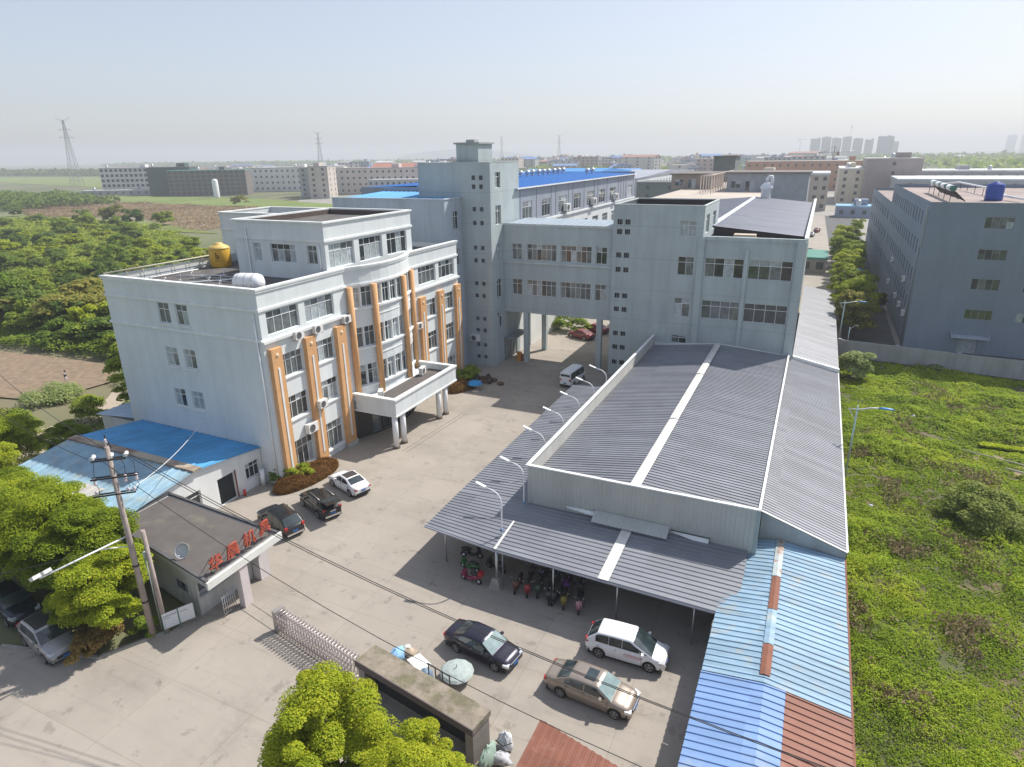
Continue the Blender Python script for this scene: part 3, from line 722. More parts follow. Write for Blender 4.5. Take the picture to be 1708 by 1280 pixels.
# ------------------------------------------------------------------ stair tower
def vents(root, P, pairs, zs, h=0.55):
    ops = []
    for z in zs:
        for a0, a1 in pairs: ops.append((a0, a1, z, z + h))
    return ops
def vent_fill(root, P, ops):
    for o in ops:
        mb = MB(); P.pbox(mb, o[0] + 0.002, o[1] - 0.002, o[2] + 0.002, o[3] - 0.002, -0.3, -0.22)
        for k in (1, 2):
            a = o[0] + (o[1] - o[0]) * k / 3; P.pbox(mb, a - 0.02, a + 0.02, o[2], o[3], -0.2, -0.16, 1)
        mb.build('vent_opening', [dark_void, frame_dark], root)
TX0, TX1, TY0, TY1, TT = -49.0, -38.3, 76.5, 85.4, 27.05
tw = thing('stair_tower', 'tall grey-green stair tower with pairs of small square openings and rooftop lift house', 'building', (-43, 80, 0))
P1 = Plane((0, TY0, 0), (1, 0, 0), (0, -1, 0)); P2 = Plane((TX1, 0, 0), (0, 1, 0), (1, 0, 0))
vo = vents(tw, P1, ((-40.95, -40.42), (-39.88, -39.35)), (24.95, 23.85, 21.05, 19.3, 16.1, 14.42, 11.33, 9.67, 6.5, 4.85, 2.77, 1.04))
to = [(77.9, 79.5, z0, z1) for z0, z1 in ((23.9, 25.85), (19.25, 21.7), (14.35, 16.75), (9.45, 12.0), (5.2, 7.4))]
mb = MB(); facade(mb, P1, TX0, TX1, 0, TT, vo, 0.3); facade(mb, P2, TY0, TY1, 0, TT, to)
mb.quad((TX0, TY0, 0), (TX0, TY1, 0), (TX0, TY1, TT), (TX0, TY0, TT)); mb.quad((TX0, TY1, 0), (TX1, TY1, 0), (TX1, TY1, TT), (TX0, TY1, TT))
mb.build('wall', wall_grey, tw)
vent_fill(tw, P1, vo)
for o in to: window(tw, P2, *o, cols=2)
mb = MB(); mb.box(TX0 + 0.3, TY0 + 0.3, 26.2, TX1 - 0.3, TY1 - 0.3, 26.5); mb.build('roof', roof_felt, tw)
mb = MB(); rect_ring(mb, TX0, TX1, TY0, TY1, 0.26, TT - 0.02, TT + 0.06, 0.03); mb.build('coping', M('coping', (0.50, 0.54, 0.53), 0.8, var=0.15), tw)
mb = MB(); mb.box(-43.6, 77.5, 26.5, -40.4, 81.5, 29.3); lh = mb.build('lift_house', wall_grey, tw)
mb = MB(); mb.box(-43.85, 77.25, 29.3, -40.15, 81.75, 29.5); mb.box(-42.6, 78.4, 29.5, -41.4, 79.6, 29.85); mb.build('cap_slab', M('cap_slab', (0.34, 0.36, 0.36), 0.85, var=0.15), lh, world=False)
mb = MB()
for y in (79.9, 80.9, 81.9, 82.9, 83.9):
    mb.box(-38.29, y, 0, -38.18, y + 0.5, 3.2)
mb.box(-38.25, 79.6, 3.3, -36.6, 84.8, 3.5); mb.build('shopfront', [M('shop_grey', (0.22, 0.24, 0.25), 0.7, var=0.2)], tw)
ac_unit('air_conditioner', -41.0, TY0 - 0.3, 3.6, 'white air conditioner low on the shaded stair tower wall', -PI / 2, 1.5)

# ------------------------------------------------------------------ hall beside the tower (between office and tower)
ha = thing('gabled_hall', 'blue-grey hall with bare side wall and blue sheet roof behind the office', 'building', (-50, 74, 0))
PA = Plane((-42.5, 0, 0), (0, 1, 0), (1, 0, 0)); PB = Plane((0, 71.95, 0), (1, 0, 0), (0, -1, 0))
hw = [(74.0, 75.5, z0, z1) for z0, z1 in ((18.9, 21.2), (14.2, 16.4), (9.2, 11.5))]
mb = MB(); facade(mb, PA, 71.95, 76.48, 0, 22.75, hw); facade(mb, PB, -60, -42.5, 0, 22.75, [])
mb.quad((-60, 71.95, 0), (-60, 83.5, 0), (-60, 83.5, 22.75), (-60, 71.95, 22.75)); mb.build('wall', M('hall_wall', (0.42, 0.48, 0.53), 0.85, var=0.08, scale=0.3, streak=0.2), ha)
for o in hw: window(ha, PA, *o, cols=2)
mb = MB(); mb.corr((-60, 72.2, 22.55), (-60, 83.6, 23.0), (-42.8, 83.6, 23.0), (-42.8, 72.2, 22.55), 0.8, 0.06); mb.build('roof', blue_roof, ha)
mb = MB(); mb.box(-60.1, 71.85, 22.75, -42.4, 72.15, 22.87); mb.box(-42.8, 72.15, 22.75, -42.4, 76.4, 22.87); mb.build('coping', M('coping_blue', (0.50, 0.58, 0.64), 0.7, var=0.1), ha)

# ------------------------------------------------------------------ long factory with blue roof
fa = thing('long_factory', 'long grey metal-clad factory with bright blue roof and round roof turbines', 'factory', (-50, 115, 0))
PFa = Plane((-38.3, 0, 0), (0, 1, 0), (1, 0, 0))
fo = [(86.6, 90.1, 19.0, 21.6), (93.9, 97.4, 18.95, 21.5), (101.1, 104.9, 18.95, 21.5), (108.4, 112.0, 18.95, 21.5), (115.5, 119.5, 18.95, 21.45), (122.6, 126.5, 18.95, 21.4), (129.9, 133.8, 18.95, 21.4), (143.4, 146.9, 18.95, 21.3)]
mb = MB(); facade(mb, PFa, 85.41, 149, 18.6, 23.5, fo, 0.15); mb.quad((-64, 149, 0), (-38.3, 149, 0), (-38.3, 149, 24), (-64, 149, 24)); mb.box(-64, 83.7, 0, -54, 84.0, 23.6); mb.box(-54, 83.7, 20, -49.1, 84.0, 23.75)
mb.quad((-64, 84, 0), (-64, 149, 0), (-64, 149, 23.5), (-64, 84, 23.5))
mb.build('cladding', clad_violet, fa)
mb = MB()
for k in range(32):
    y = 85.8 + k * 2.0
    if not any(o[0] - 0.2 < y < o[1] + 0.2 for o in fo): PFa.pbox(mb, y - 0.05, y + 0.05, 18.7, 23.45, 0.003, 0.05)
mb.build('cladding_seams', M('seam_dark', (0.24, 0.26, 0.31), 0.6), fa)
flo = [(88 + k * 6.2, 91.5 + k * 6.2, z, z + 2.2) for k in range(9) for z in (14.6, 9.9)]
mb = MB(); facade(mb, PFa, 85.41, 149, 0, 18.3, flo, 0.2); PFa.pbox(mb, 85.41, 149, 18.3, 18.6, -0.2, 0.25); mb.build('lower_wall', wall_white, fa)
for o in fo: window(fa, PFa, *o, cols=3, depth=0.12)
for o in flo: window(fa, PFa, *o, cols=3)
mb = MB(); mb.corr((-38.0, 84, 23.5), (-51, 84, 23.9), (-51, 149, 23.9), (-38.0, 149, 23.5), 1.0, 0.05); mb.corr((-64.2, 84, 23.5), (-51, 84, 23.9), (-51, 149, 23.9), (-64.2, 149, 23.5), 1.0, 0.05)
mb.build('roof', M('blue_roof_new', (0.04, 0.19, 0.55), 0.4, 0.1, var=0.1), fa)
mb = MB(); mb.box(-38.0, 84, 23.42, -37.8, 149, 23.6); mb.build('gutter', trim_white, fa)
def turbine(x, y, z):
    mb = MB(); mb.tube([(0, 0, 0), (0, 0, 0.5)], 0.33, 12); mb.lathe([(0.33, 0.5), (0.62, 0.7), (0.72, 1.0), (0.6, 1.3), (0.3, 1.48), (0, 1.52)], 0, 0, 14)
    return mb.build('roof_turbine', steel)
tb = turbine(0, 0, 0); tag(tb, 'round silver turbine ventilator in the row on the bright blue factory roof', 'roof turbine', 'turbine ventilators on the blue factory roof')
spots = [(-53.0 + random.uniform(-0.2, 0.2), 92 + k * 3.0) for k in range(18)] + [(-46.5, 140), (-46.5, 143.5)]
for k, (x, y) in enumerate(spots):
    o = tb if k == 0 else tb.copy()
    if k: COL.objects.link(o)
    o.location = (x, y, 23.88 - abs(x + 51) * 0.03); o.scale = (0.8, 0.8, 0.8)
for k, y in enumerate((103.0, 117.3, 131.8)):
    ac_unit('air_conditioner', -37.9, y + 1.0, 19.0, 'white box air conditioner under the %s window of the grey clad factory' % ('third', 'fifth', 'seventh')[k], 0, 2.0)

# ------------------------------------------------------------------ footbridge
fb = thing('footbridge', 'two storey enclosed grey bridge on pillars joining the two factory towers', 'bridge', (-30, 83, 0))
BY0, BY1 = 80.2, 87.5
PBr = Plane((0, BY0, 0), (1, 0, 0), (0, -1, 0))
bo = [(a0, a1, z0, z1) for a0, a1 in ((-37.1, -35.65), (-34.85, -30.65), (-30.0, -25.8), (-25.2, -23.75)) for z0, z1 in ((14.5, 16.65), (9.7, 11.85))]
bw = [(a0, a1, 14.5, 16.65) for a0, a1 in ((-34.85, -30.65), (-30.0, -25.8))]
mb = MB(); facade(mb, PBr, -38.29, -22.86, 7.2, 19.25, bo)
PBk = Plane((0, BY1, 0), (1, 0, 0), (0, 1, 0)); facade(mb, PBk, -38.29, -22.86, 7.2, 19.25, [])
mb.quad((-38.29, BY0, 7.2), (-22.86, BY0, 7.2), (-22.86, BY1, 7.2), (-38.29, BY1, 7.2)); mb.build('wall', wall_grey, fb)
for o in bo: window(fb, PBr, *o, cols=2 if o[1] - o[0] < 2 else 6, gm=random.choice((g_dark, g_mid)))
mb = MB(); PBr.pbox(mb, -38.28, -22.87, 14.05, 14.3, 0.003, 0.2); PBr.pbox(mb, -38.28, -22.87, 19.0, 19.3, 0.003, 0.15); mb.build('ledge', M('ledge_pale', (0.52, 0.57, 0.57), 0.8, var=0.12, streak=0.2), fb)
mb = MB(); mb.corr((-38.2, BY0 + 0.1, 19.2), (-38.2, BY1, 19.35), (-22.9, BY1, 19.35), (-22.9, BY0 + 0.1, 19.2), 0.8, 0.05); mb.build('roof', M('pale_blue_sheet', (0.27, 0.33, 0.39), 0.5, var=0.15), fb)
for x, y in ((-35.1, 80.5), (-24.5, 80.5), (-35.0, 87.0), (-24.5, 87.0)):
    mb = MB(); mb.box(x - 0.35, y - 0.3, 0, x + 0.35, y + 0.35, 7.2); mb.build('pillar', wall_grey, fb)
PFX = thing('rear_wall', 'sunlit pale wall with dark stair stains seen through the bridge passage', 'wall', (-38, 95, 0))
mb = MB(); mb.box(-38.2, 88.5, 0, -37.9, 100, 6); mb.build('wall_face', wall_white, PFX)

# ------------------------------------------------------------------ corner factory (right of the bridge)
fc = thing('corner_factory', 'grey-green corner factory with square stair block, big windows and dark metal roof', 'factory', (-12, 95, 0))
FY = 79.5
PC = Plane((0, FY, 0), (1, 0, 0), (0, -1, 0)); PCe = Plane((-11.9, 0, 0), (0, 1, 0), (1, 0, 0)); PCr = Plane((-0.9, 0, 0), (0, 1, 0), (1, 0, 0))
vo = vents(fc, PC, ((-22.35, -21.7), (-21.35, -20.7)), (19.65, 18.47, 15.6, 13.78, 10.47, 8.7, 5.48, 3.62, 1.55), 0.63)
wo = [(-14.65, -12.75, 18.5, 20.3), (-14.65, -12.75, 13.85, 16.1), (-14.75, -12.85, 8.7, 11.05), (-14.8, -12.95, 5.3, 6.3)]
bo = [(-12.05 + 0.6, -7.05, 13.85, 16.1), (-11.45, -7.05, 8.75, 11.0), (-6.55, -1.75, 13.85, 16.1), (-6.55, -1.75, 8.75, 11.0)]
mb = MB(); facade(mb, PC, -22.85, -11.9, 0, 22.0, vo + wo, 0.28); facade(mb, PC, -11.9, -0.9, 0, 18.5, bo, 0.28)
eo = [(81.0, 83.4, 18.7, 20.9), (86.0, 88.6, 18.7, 20.9)]
facade(mb, PCe, FY, 91, 18.0, 22.0, eo)
ro = [(84 + k * 6, 88 + k * 6, z, z + 2.2) for k in range(10) for z in (13.9, 8.8)]
facade(mb, PCr, FY, 148, 0, 17.9, ro)
mb.quad((-22.85, FY, 0), (-22.85, 148, 0), (-22.85, 148, 18), (-22.85, FY, 18)); mb.quad((-22.85, FY, 18), (-22.85, 91, 18), (-22.85, 91, 22), (-22.85, FY, 22))
mb.quad((-22.85, 91, 17), (-11.9, 91, 17), (-11.9, 91, 22), (-22.85, 91, 22)); mb.quad((-22.85, 148, 0), (-0.9, 148, 0), (-0.9, 148, 18), (-22.85, 148, 18))
mb.build('wall', wall_grey, fc)
vent_fill(fc, PC, vo)
for o in wo: window(fc, PC, *o, cols=2, depth=0.25)
for o in bo: window(fc, PC, *o, cols=4, depth=0.25, gm=random.choice((g_dark, g_mid, g_green)))
for o in eo: window(fc, PCe, *o, cols=2)
for o in ro: window(fc, PCr, *o, cols=3)
mb = MB()
PC.pbox(mb, -12.35, -11.6, 0, 18.4, 0.003, 0.3); PC.pbox(mb, -7.0, -6.6, 0, 17.3, 0.003, 0.3); PC.pbox(mb, -1.6, -0.6, 0, 18.4, 0.003, 0.35)
mb.build('pier', wall_grey, fc)
mb = MB(); mb.box(-11.6, FY - 0.15, 18.2, -0.7, FY + 0.35, 18.62); mb.build('parapet_coping', M('coping2', (0.46, 0.53, 0.53), 0.8, var=0.15, streak=0.3), fc)
mb = MB(); mb.box(-0.95, FY + 0.3, 17.9, -0.55, 148, 18.75); mb.build('side_coping', trim_white, fc)
mb = MB(); rect_ring(mb, -22.85, -11.9, FY, 91, 0.25, 21.98, 22.1, 0.03); mb.build('tower_coping', M('coping', (0.5, 0.54, 0.53)), fc)
mb = MB(); mb.box(-22.6, FY + 0.25, 21.0, -12.15, 90.75, 21.3); mb.build('tower_roof', roof_felt, fc)
mb = MB()
for q in (((-22.6, 90.7), (-12.15, 90.74)),): mb.box(q[0][0], q[0][1], 21.3, q[1][0], q[1][1], 21.97)
mb.build('parapet_lining', M('black_lining', (0.04, 0.035, 0.035), 0.9), fc)
mb = MB(); mb.box(-11.88, FY + 0.35, 17.0, -0.95, 88.2, 17.2); mb.build('roof_deck', roof_felt, fc)
mb = MB(); mb.corr((-0.95, 88.2, 17.95), (-12.2, 88.2, 18.95), (-12.2, 147.5, 18.95), (-0.95, 147.5, 17.95), 1.0, 0.05); mb.corr((-22.8, 91.1, 18.1), (-12.2, 91.1, 18.95), (-12.2, 147.5, 18.95), (-22.8, 147.5, 18.1), 1.0, 0.05)
mb.build('metal_roof', metal_grey_dk, fc)
mb = MB(); mb.box(-12.55, 88.0, 18.97, -11.85, 147.6, 19.08); mb.build('ridge_cap', M('ridge_bluewhite', (0.66, 0.70, 0.76), 0.6), fc)
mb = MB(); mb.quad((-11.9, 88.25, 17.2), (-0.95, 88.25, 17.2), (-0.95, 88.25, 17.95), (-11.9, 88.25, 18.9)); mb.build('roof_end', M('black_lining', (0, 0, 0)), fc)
mb = MB(); mb.box(-8.9, 83.2, 17.2, -6.4, 84.6, 18.5); o = mb.build('crate', M('crate_beige', (0.55, 0.46, 0.36), 0.8, var=0.12)); tag(o, 'beige wooden crate on the corner factory roof behind the parapet', 'crate')
mb = MB(); mb.lathe([(1.0, 0), (0.95, 1.8), (1.25, 1.9), (1.2, 2.4), (0.6, 3.0), (0.45, 3.2)], 0, 0, 16); 
t = thing('roof_cowl', 'white bulbous ventilation cowl with hooked pipe at the far roof end', 'ventilator', (-10.2, 147, 18.7)); mb.build('body', white_paint, t, world=False)
mb = MB(); mb.tube([(0, 0, 3.1), (0.0, 0, 3.9), (0.35, 0, 4.35), (0.8, 0, 4.3), (0.95, 0, 3.8), (0.95, 0, 2.6)], 0.33, 10); mb.build('pipe', white_paint, t, world=False)

# block behind, with sheds on its flat roof
rb = thing('rear_factory', 'flat roofed pale factory behind the corner block with rooftop frames', 'factory', (-26, 165, 0))
mb = MB(); mb.box(-35, 150, 0, -12, 260, 18.2); mb.build('wall', wall_white, rb)
mb = MB(); mb.box(-34.6, 150.4, 18.21, -12.4, 259, 18.3); mb.build('roof', M('roof_sand', (0.48, 0.42, 0.36), 0.9, var=0.15, scale=0.1), rb)
mb = MB()
for k in range(10):
    y = 166 + k * 4.2
    mb.box(-24.1, y, 18.3, -23.9, y + 0.25, 22.6); mb.box(-26.6, y, 18.3, -26.4, y + 0.25, 22.6); mb.box(-26.4, y, 22.4, -24.1, y + 0.25, 22.6)
mb.box(-24.1, 166, 22.6, -23.9, 208, 22.8); mb.build('roof_frame', M('frame_pinkish', (0.60, 0.52, 0.46), 0.8), rb)
for i, (x0, y0, x1, y1, h, lb) in enumerate(((-38, 188, -27, 210, 3.8, 'small brown hut on the flat roof left of the white frames'), (-22, 178, -3, 196, 4.4, 'low grey hut with open front behind the dark metal roof'), (-34, 236, -27, 250, 8.0, 'dark square rooftop hut behind the row of white frames'))):
    t = thing('rooftop_hut', lb, 'hut', ((x0 + x1) / 2, (y0 + y1) / 2, 18.3))
    P = Plane((0, y0, 0), (1, 0, 0), (0, -1, 0)); oo = [(x0 + 1.0, x0 + 3.4, 19.1, 20.9), (x0 + 4.5, x0 + 6.6, 18.4, 20.9)]
    mb = MB(); facade(mb, P, x0, x1, 18.31 if i != 1 else 0, 18.3 + h, oo); mb.box(x0, y0 + 0.01, 18.31 if i != 1 else 0, x0 + 0.1, y1, 18.3 + h); mb.box(x1 - 0.1, y0 + 0.01, 18.31 if i != 1 else 0, x1, y1, 18.3 + h)
    mb.build('wall', M('hut_wall%d' % i, ((0.30, 0.25, 0.21), (0.33, 0.35, 0.38), (0.14, 0.16, 0.16))[i], 0.85, var=0.15), t)
    for o in oo: window(t, P, *o, cols=2, transom=0, gm=g_dark)
    mb = MB(); mb.box(x0 - 0.5, y0 - 0.6, 18.3 + h, x1 + 0.5, y1 + 0.5, 18.6 + h); mb.build('roof', M('hut_roof', (0.16, 0.14, 0.13), 0.85), t)

# ------------------------------------------------------------------ grey roofed annexe with front box wall
an = thing('grey_annexe', 'low grey metal annexe with ribbed roof, white ridge strip and upstand walls', 'building', (-9, 60, 0))
AX0, AXR, AX1, AY0, AY1 = -16.95, -9.0, -0.95, 38.9, 79.3
def az(y): return 6.5 - 0.5 * (y - AY0) / (AY1 - AY0)
mb = MB()
for k, (y0, y1) in enumerate(((AY0 + 0.15, AY1),)):
    mb.corr((AX0 + 0.1, y0, az(y0) - 1.3), (AXR, y0, az(y0) - 0.1), (AXR, y1, az(y1) - 0.25), (AX0 + 0.1, y1, az(y1) - 1.2), 0.42, 0.055)
    mb.corr((AXR, y0, az(y0) - 0.1), (AX1, y0, az(y0) - 0.75), (AX1, y1, az(y1) - 0.85), (AXR, y1, az(y1) - 0.25), 0.42, 0.055)
mb.build('roof', metal_grey, an)
mb = MB()
for k in range(3):
    ya, yb = AY0 + k * (AY1 - AY0) / 3, AY0 + (k + 1) * (AY1 - AY0) / 3 + 0.1
    za, zb = az(ya) + 0.01 + 0.008 * k, az(yb) - (0.13 if k == 2 else 0.05) + 0.008 * k
    mb.add([(AXR - 0.36, ya, za - 0.05), (AXR, ya, za + 0.03), (AXR + 0.36, ya, za - 0.05), (AXR - 0.36, yb, zb - 0.05), (AXR, yb, zb + 0.03), (AXR + 0.36, yb, zb - 0.05)], [(0, 1, 4, 3), (1, 2, 5, 4)])
mb.build('ridge_cap', ridge_white, an)
mb = MB()
n = int((AX1 - AX0) / 0.30)
mb.corr((AX0, AY0, 2.9), (AX0, AY0, 6.5), (AX1, AY0, 6.5), (AX1, AY0, 1.8), 0.30, 0.03)
for i, v in enumerate(mb.v): mb.v[i] = (v[0], min(v[1], 2 * AY0 - v[1]), v[2])
mb.build('front_wall', clad_grey, an)
mb = MB(); mb.corr((AX0, AY0, 3.0), (AX0, AY0, 6.5), (AX0, AY1, az(AY1) + 0.1), (AX0, AY1, 3.0), 0.30, 0.03); mb.quad((AX0 + 0.07, AY0 + 0.1, 4.9), (AX0 + 0.07, AY1, 4.5), (AX0 + 0.07, AY1, az(AY1)), (AX0 + 0.07, AY0 + 0.1, 6.49)); mb.build('side_wall', M('cladding_cream', (0.56, 0.55, 0.51), 0.55, 0.15, var=0.08, scale=0.5, streak=0.12), an)
mb = MB(); mb.box(AX0 - 0.12, AY0 - 0.12, 6.5, AX1 + 0.05, AY0 + 0.14, 6.58)
mb.add([(AX0 - 0.12, AY0 + 0.14, 6.5), (AX0 + 0.16, AY0 + 0.14, 6.5), (AX0 + 0.16, AY1, az(AY1) + 0.1), (AX0 - 0.12, AY1, az(AY1) + 0.1), (AX0 - 0.12, AY0 + 0.14, 6.58), (AX0 + 0.16, AY0 + 0.14, 6.58), (AX0 + 0.16, AY1, az(AY1) + 0.18), (AX0 - 0.12, AY1, az(AY1) + 0.18)], [(4, 5, 6, 7), (0, 4, 7, 3), (1, 2, 6, 5)])
mb.build('coping', trim_white, an)
mb = MB(); mb.box(AX1 - 0.12, AY0 - 0.04, 0, AX1 + 0.14, AY0 + 0.22, 6.49); mb.build('corner_post', M('post_teal', (0.30, 0.36, 0.36), 0.6), an)
mb = MB(); mb.box(AX1 - 0.08, AY0 + 0.15, 5.6, AX1 + 0.1, 60, 5.9)
for i, v in enumerate(mb.v):
    if v[1] > 50: mb.v[i] = (v[0], AY1, v[2] - 0.45)
mb.build('valley_strip', trim_white, an)
mb = MB(); mb.box(AX0 + 0.2, AY1 - 0.12, 4.6, AX1, AY1 + 0.1, 5.2); mb.build('back_flashing', trim_white, an)
mb = MB(); mb.quad((AX0 + 0.2, AY1 - 0.14, 4.75), (AXR, AY1 - 0.14, 5.6), (AXR, AY1 - 0.14, 5.95), (AX0 + 0.2, AY1 - 0.14, 5.1)); mb.quad((AXR, AY1 - 0.14, 5.6), (AX1, AY1 - 0.14, 5.0), (AX1, AY1 - 0.14, 5.3), (AXR, AY1 - 0.14, 5.95)); mb.build('wall_flashing', wall_white, an)
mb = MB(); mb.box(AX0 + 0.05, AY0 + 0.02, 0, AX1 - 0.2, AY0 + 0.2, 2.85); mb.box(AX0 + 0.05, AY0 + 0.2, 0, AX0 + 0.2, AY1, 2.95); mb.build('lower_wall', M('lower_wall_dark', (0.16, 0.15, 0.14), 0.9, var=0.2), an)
# little awning and broken trim on its front wall
aw = thing('awning', 'small ribbed metal awning bent below the front wall of the grey annexe', 'awning', (-9, AY0 - 0.5, 3.9))
mb = MB(); mb.corr((-11.7, AY0 - 0.06, 4.05), (-11.7, AY0 - 1.0, 3.6), (-6.4, AY0 - 1.0, 3.55), (-6.4, AY0 - 0.06, 4.0), 0.28, 0.03); mb.build('sheet', clad_grey, aw)
mb = MB()
for x in (-11.2, -9.2, -6.8): mb.tube([(x, AY0 - 0.06, 3.6), (x, AY0 - 0.9, 3.62)], 0.025, 5)
mb.build('bracket', dark_iron, aw)
fl = thing('torn_flashing', 'curled strip of white flashing hanging right of the awning', 'flashing', (-5, AY0 - 0.3, 3.6))
mb = MB()
for k in range(6):
    x0, x1 = -6.3 + k * 0.42, -6.3 + (k + 1) * 0.42
    mb.quad((x0, AY0 - 0.08, 3.72), (x1, AY0 - 0.08, 3.72), (x1, AY0 - 0.12 - 0.05 * k, 3.55 - 0.045 * k), (x0, AY0 - 0.12 - 0.05 * (k - 1), 3.55 - 0.045 * (k - 1)))
mb.build('strip', trim_white, fl); mb = MB(); mb.tube([(-6.3, AY0 - 0.1, 3.76), (-3.7, AY0 - 0.1, 3.74), (-3.72, AY0 - 0.35, 3.3)], 0.03, 6); mb.build('rail', dark_iron, fl)
mb = MB()
for k in range(6):
    x0, x1 = -13.9 + k * 0.4, -13.9 + (k + 1) * 0.4
    mb.quad((x0, AY0 - 0.07, 3.9), (x1, AY0 - 0.07, 3.86), (x1, AY0 - 0.1 - 0.05 * k, 3.65), (x0, AY0 - 0.1 - 0.05 * (k - 1), 3.7))
o = mb.build('loose_flashing', trim_white); tag(o, 'loose white flashing strip left of the awning on the annexe wall', 'flashing')

# ------------------------------------------------------------------ open canopy round the annexe
cp = thing('parking_canopy', 'open-sided ribbed grey metal canopy wrapped round two sides of the annexe', 'canopy', (-16, 36, 0))
cz0, cz1 = 3.05, 3.4
mb = MB()
mb.corr((AX0 + 0.05, AY0 - 0.0, 3.42), (-22.65, AY0, 3.2), (-22.75, 65.2, 3.2), (AX0 + 0.05, 66.5, 3.42), 0.42, 0.05)
# corner piece and front slope share ribs along x
mb.corr((-16.9, AY0, 3.42), (-22.65, AY0, 3.2), (-22.65, 33.55, 3.05), (-16.6, 32.75, 3.1), 0.42, 0.05)
mb.corr((-16.9, AY0 - 0.02, 3.42), (-1.3, AY0 - 0.02, 3.45), (-1.25, 32.3, 3.08), (-16.6, 32.75, 3.1), 0.42, 0.05)
mb.build('roof', metal_grey, cp)
mb = MB()
mb.add([(-9.5, 32.55, 3.17), (-8.8, 32.53, 3.17), (-8.8, AY0 - 0.05, 3.53), (-9.5, AY0 - 0.05, 3.53)], [(0, 1, 2, 3)]); mb.add([(-16.82, 32.8, 3.19), (-16.62, 32.76, 3.19), (-16.78, 36.2, 3.37), (-16.92, 36.2, 3.37)], [(0, 1, 2, 3)])
mb.build('cap_strip', ridge_white, cp)
mb = MB()
for a, b in (((-22.65, 33.5, 3.0), (-16.6, 32.75, 3.02)), ((-16.6, 32.75, 3.02), (-1.25, 32.3, 3.0)), ((-22.65, 33.5, 3.0), (-22.75, 65.2, 3.1))):
    a, b = Vector(a), Vector(b); d = (b - a).normalized(); n_ = Vector((-d.y, d.x, 0)); mb.obox((a + b) / 2, d * (b - a).length / 2, n_ * 0.03, (0, 0, 0.06))
mb.build('edge_trim', M('edge_grey', (0.35, 0.36, 0.42), 0.5), cp)
for x, y in ((-16.7, 33.0), (-12.6, 33.0), (-8.3, 32.9), (-3.6, 32.8), (-21.4, 34.2), (-21.8, 42), (-21.9, 50), (-21.9, 58), (-21.9, 64.5)):
    mb = MB(); mb.tube([(x, y, 0), (x, y, 3.05)], 0.06 if x != -16.7 else 0.11, 8); mb.build('post', steel, cp)
mb = MB(); mb.box(-17.2, 32.6, 0, -16.3, 33.3, 0.75)
for i, v in enumerate(mb.v):
    if v[2] > 0.5: mb.v[i] = (-16.75 + (v[0] + 16.75) * 0.5, 32.95 + (v[1] - 32.95) * 0.5, v[2])
mb.build('post_footing', cement, cp)

# ------------------------------------------------------------------ light grey lean-to on the right
lt = thing('lean_to', 'long light grey ribbed lean-to roof running beside the annexe and corner factory', 'shed', (2, 80, 0))
mb = MB(); mb.corr((-0.85, 41.0, 5.35), (4.5, 41.0, 3.55), (4.55, 80.0, 3.55), (-0.85, 80.0, 4.75), 0.36, 0.05); mb.build('roof', metal_lt, lt)
mb = MB(); mb.corr((-0.55, 80.2, 4.9), (4.6, 80.2, 3.6), (4.6, 129.5, 3.6), (-0.55, 129.5, 4.4), 0.8, 0.04); mb.build('rear_roof', metal_lt, lt)
mb = MB(); mb.box(-0.5, 79.9, 3.6, 4.62, 80.35, 4.0)
for i, v in enumerate(mb.v):
    if v[0] < 0: mb.v[i] = (v[0], v[1], v[2] + 1.05)
mb.build('joint_cap', trim_white, lt)
mb = MB(); mb.add([(-0.8, 40.95, 5.3), (4.5, 40.95, 3.52), (4.5, 40.95, 3.0), (-0.8, 40.95, 3.0)], [(0, 1, 2, 3)]); mb.build('end_wall', M('cladding2', (0.36, 0.39, 0.40), 0.6, 0.1, var=0.1, streak=0.3), lt)
mb = MB(); mb.box(4.5, 41, 0, 4.56, 130, 3.5); mb.build('side_wall', M('side_brick', (0.26, 0.17, 0.14), 0.9, var=0.2), lt)
mb = MB(); mb.add([(-0.9, 40.9, 5.4), (4.55, 40.9, 3.58), (4.55, 41.05, 3.62), (-0.9, 41.05, 5.44)], [(0, 1, 2, 3)]); mb.box(4.5, 41, 3.5, 4.62, 129, 3.6); mb.build('edge_trim', trim_white, lt)

# ------------------------------------------------------------------ faded blue shed at lower right
sh = thing('blue_shed', 'long low shed with faded blue ribbed roof, rusty ridge and brown patch', 'shed', (1, 30, 0))
mb = MB(); mb.corr((0.57, 27.55, 3.45), (-2.38, 27.55, 3.1), (-2.38, 34.2, 3.1), (0.57, 34.2, 3.45), 0.44, 0.05); mb.corr((0.57, 34.2, 3.45), (-1.45, 34.2, 3.2), (-1.2, 40.9, 3.2), (0.57, 40.9, 3.45), 0.44, 0.05); mb.corr((0.57, 27.55, 3.45), (4.45, 27.35, 3.05), (4.45, 40.9, 3.05), (0.57, 40.9, 3.45), 0.44, 0.05); mb.build('roof', blue_shed, sh)
mb = MB(); mb.corr((0.57, 14, 3.42), (-2.42, 14, 3.08), (-2.40, 27.5, 3.08), (0.57, 27.5, 3.42), 0.44, 0.05); mb.corr((0.57, 14, 3.42), (1.58, 14, 3.32), (1.58, 27.5, 3.32), (0.57, 27.5, 3.42), 0.44, 0.05); mb.build('front_roof', blue_deep, sh)
mb = MB(); mb.corr((1.58, 14, 3.33), (4.48, 14, 3.02), (4.48, 27.3, 3.02), (1.58, 27.45, 3.33), 0.44, 0.05); mb.build('brown_roof_patch', brown_sheet, sh)
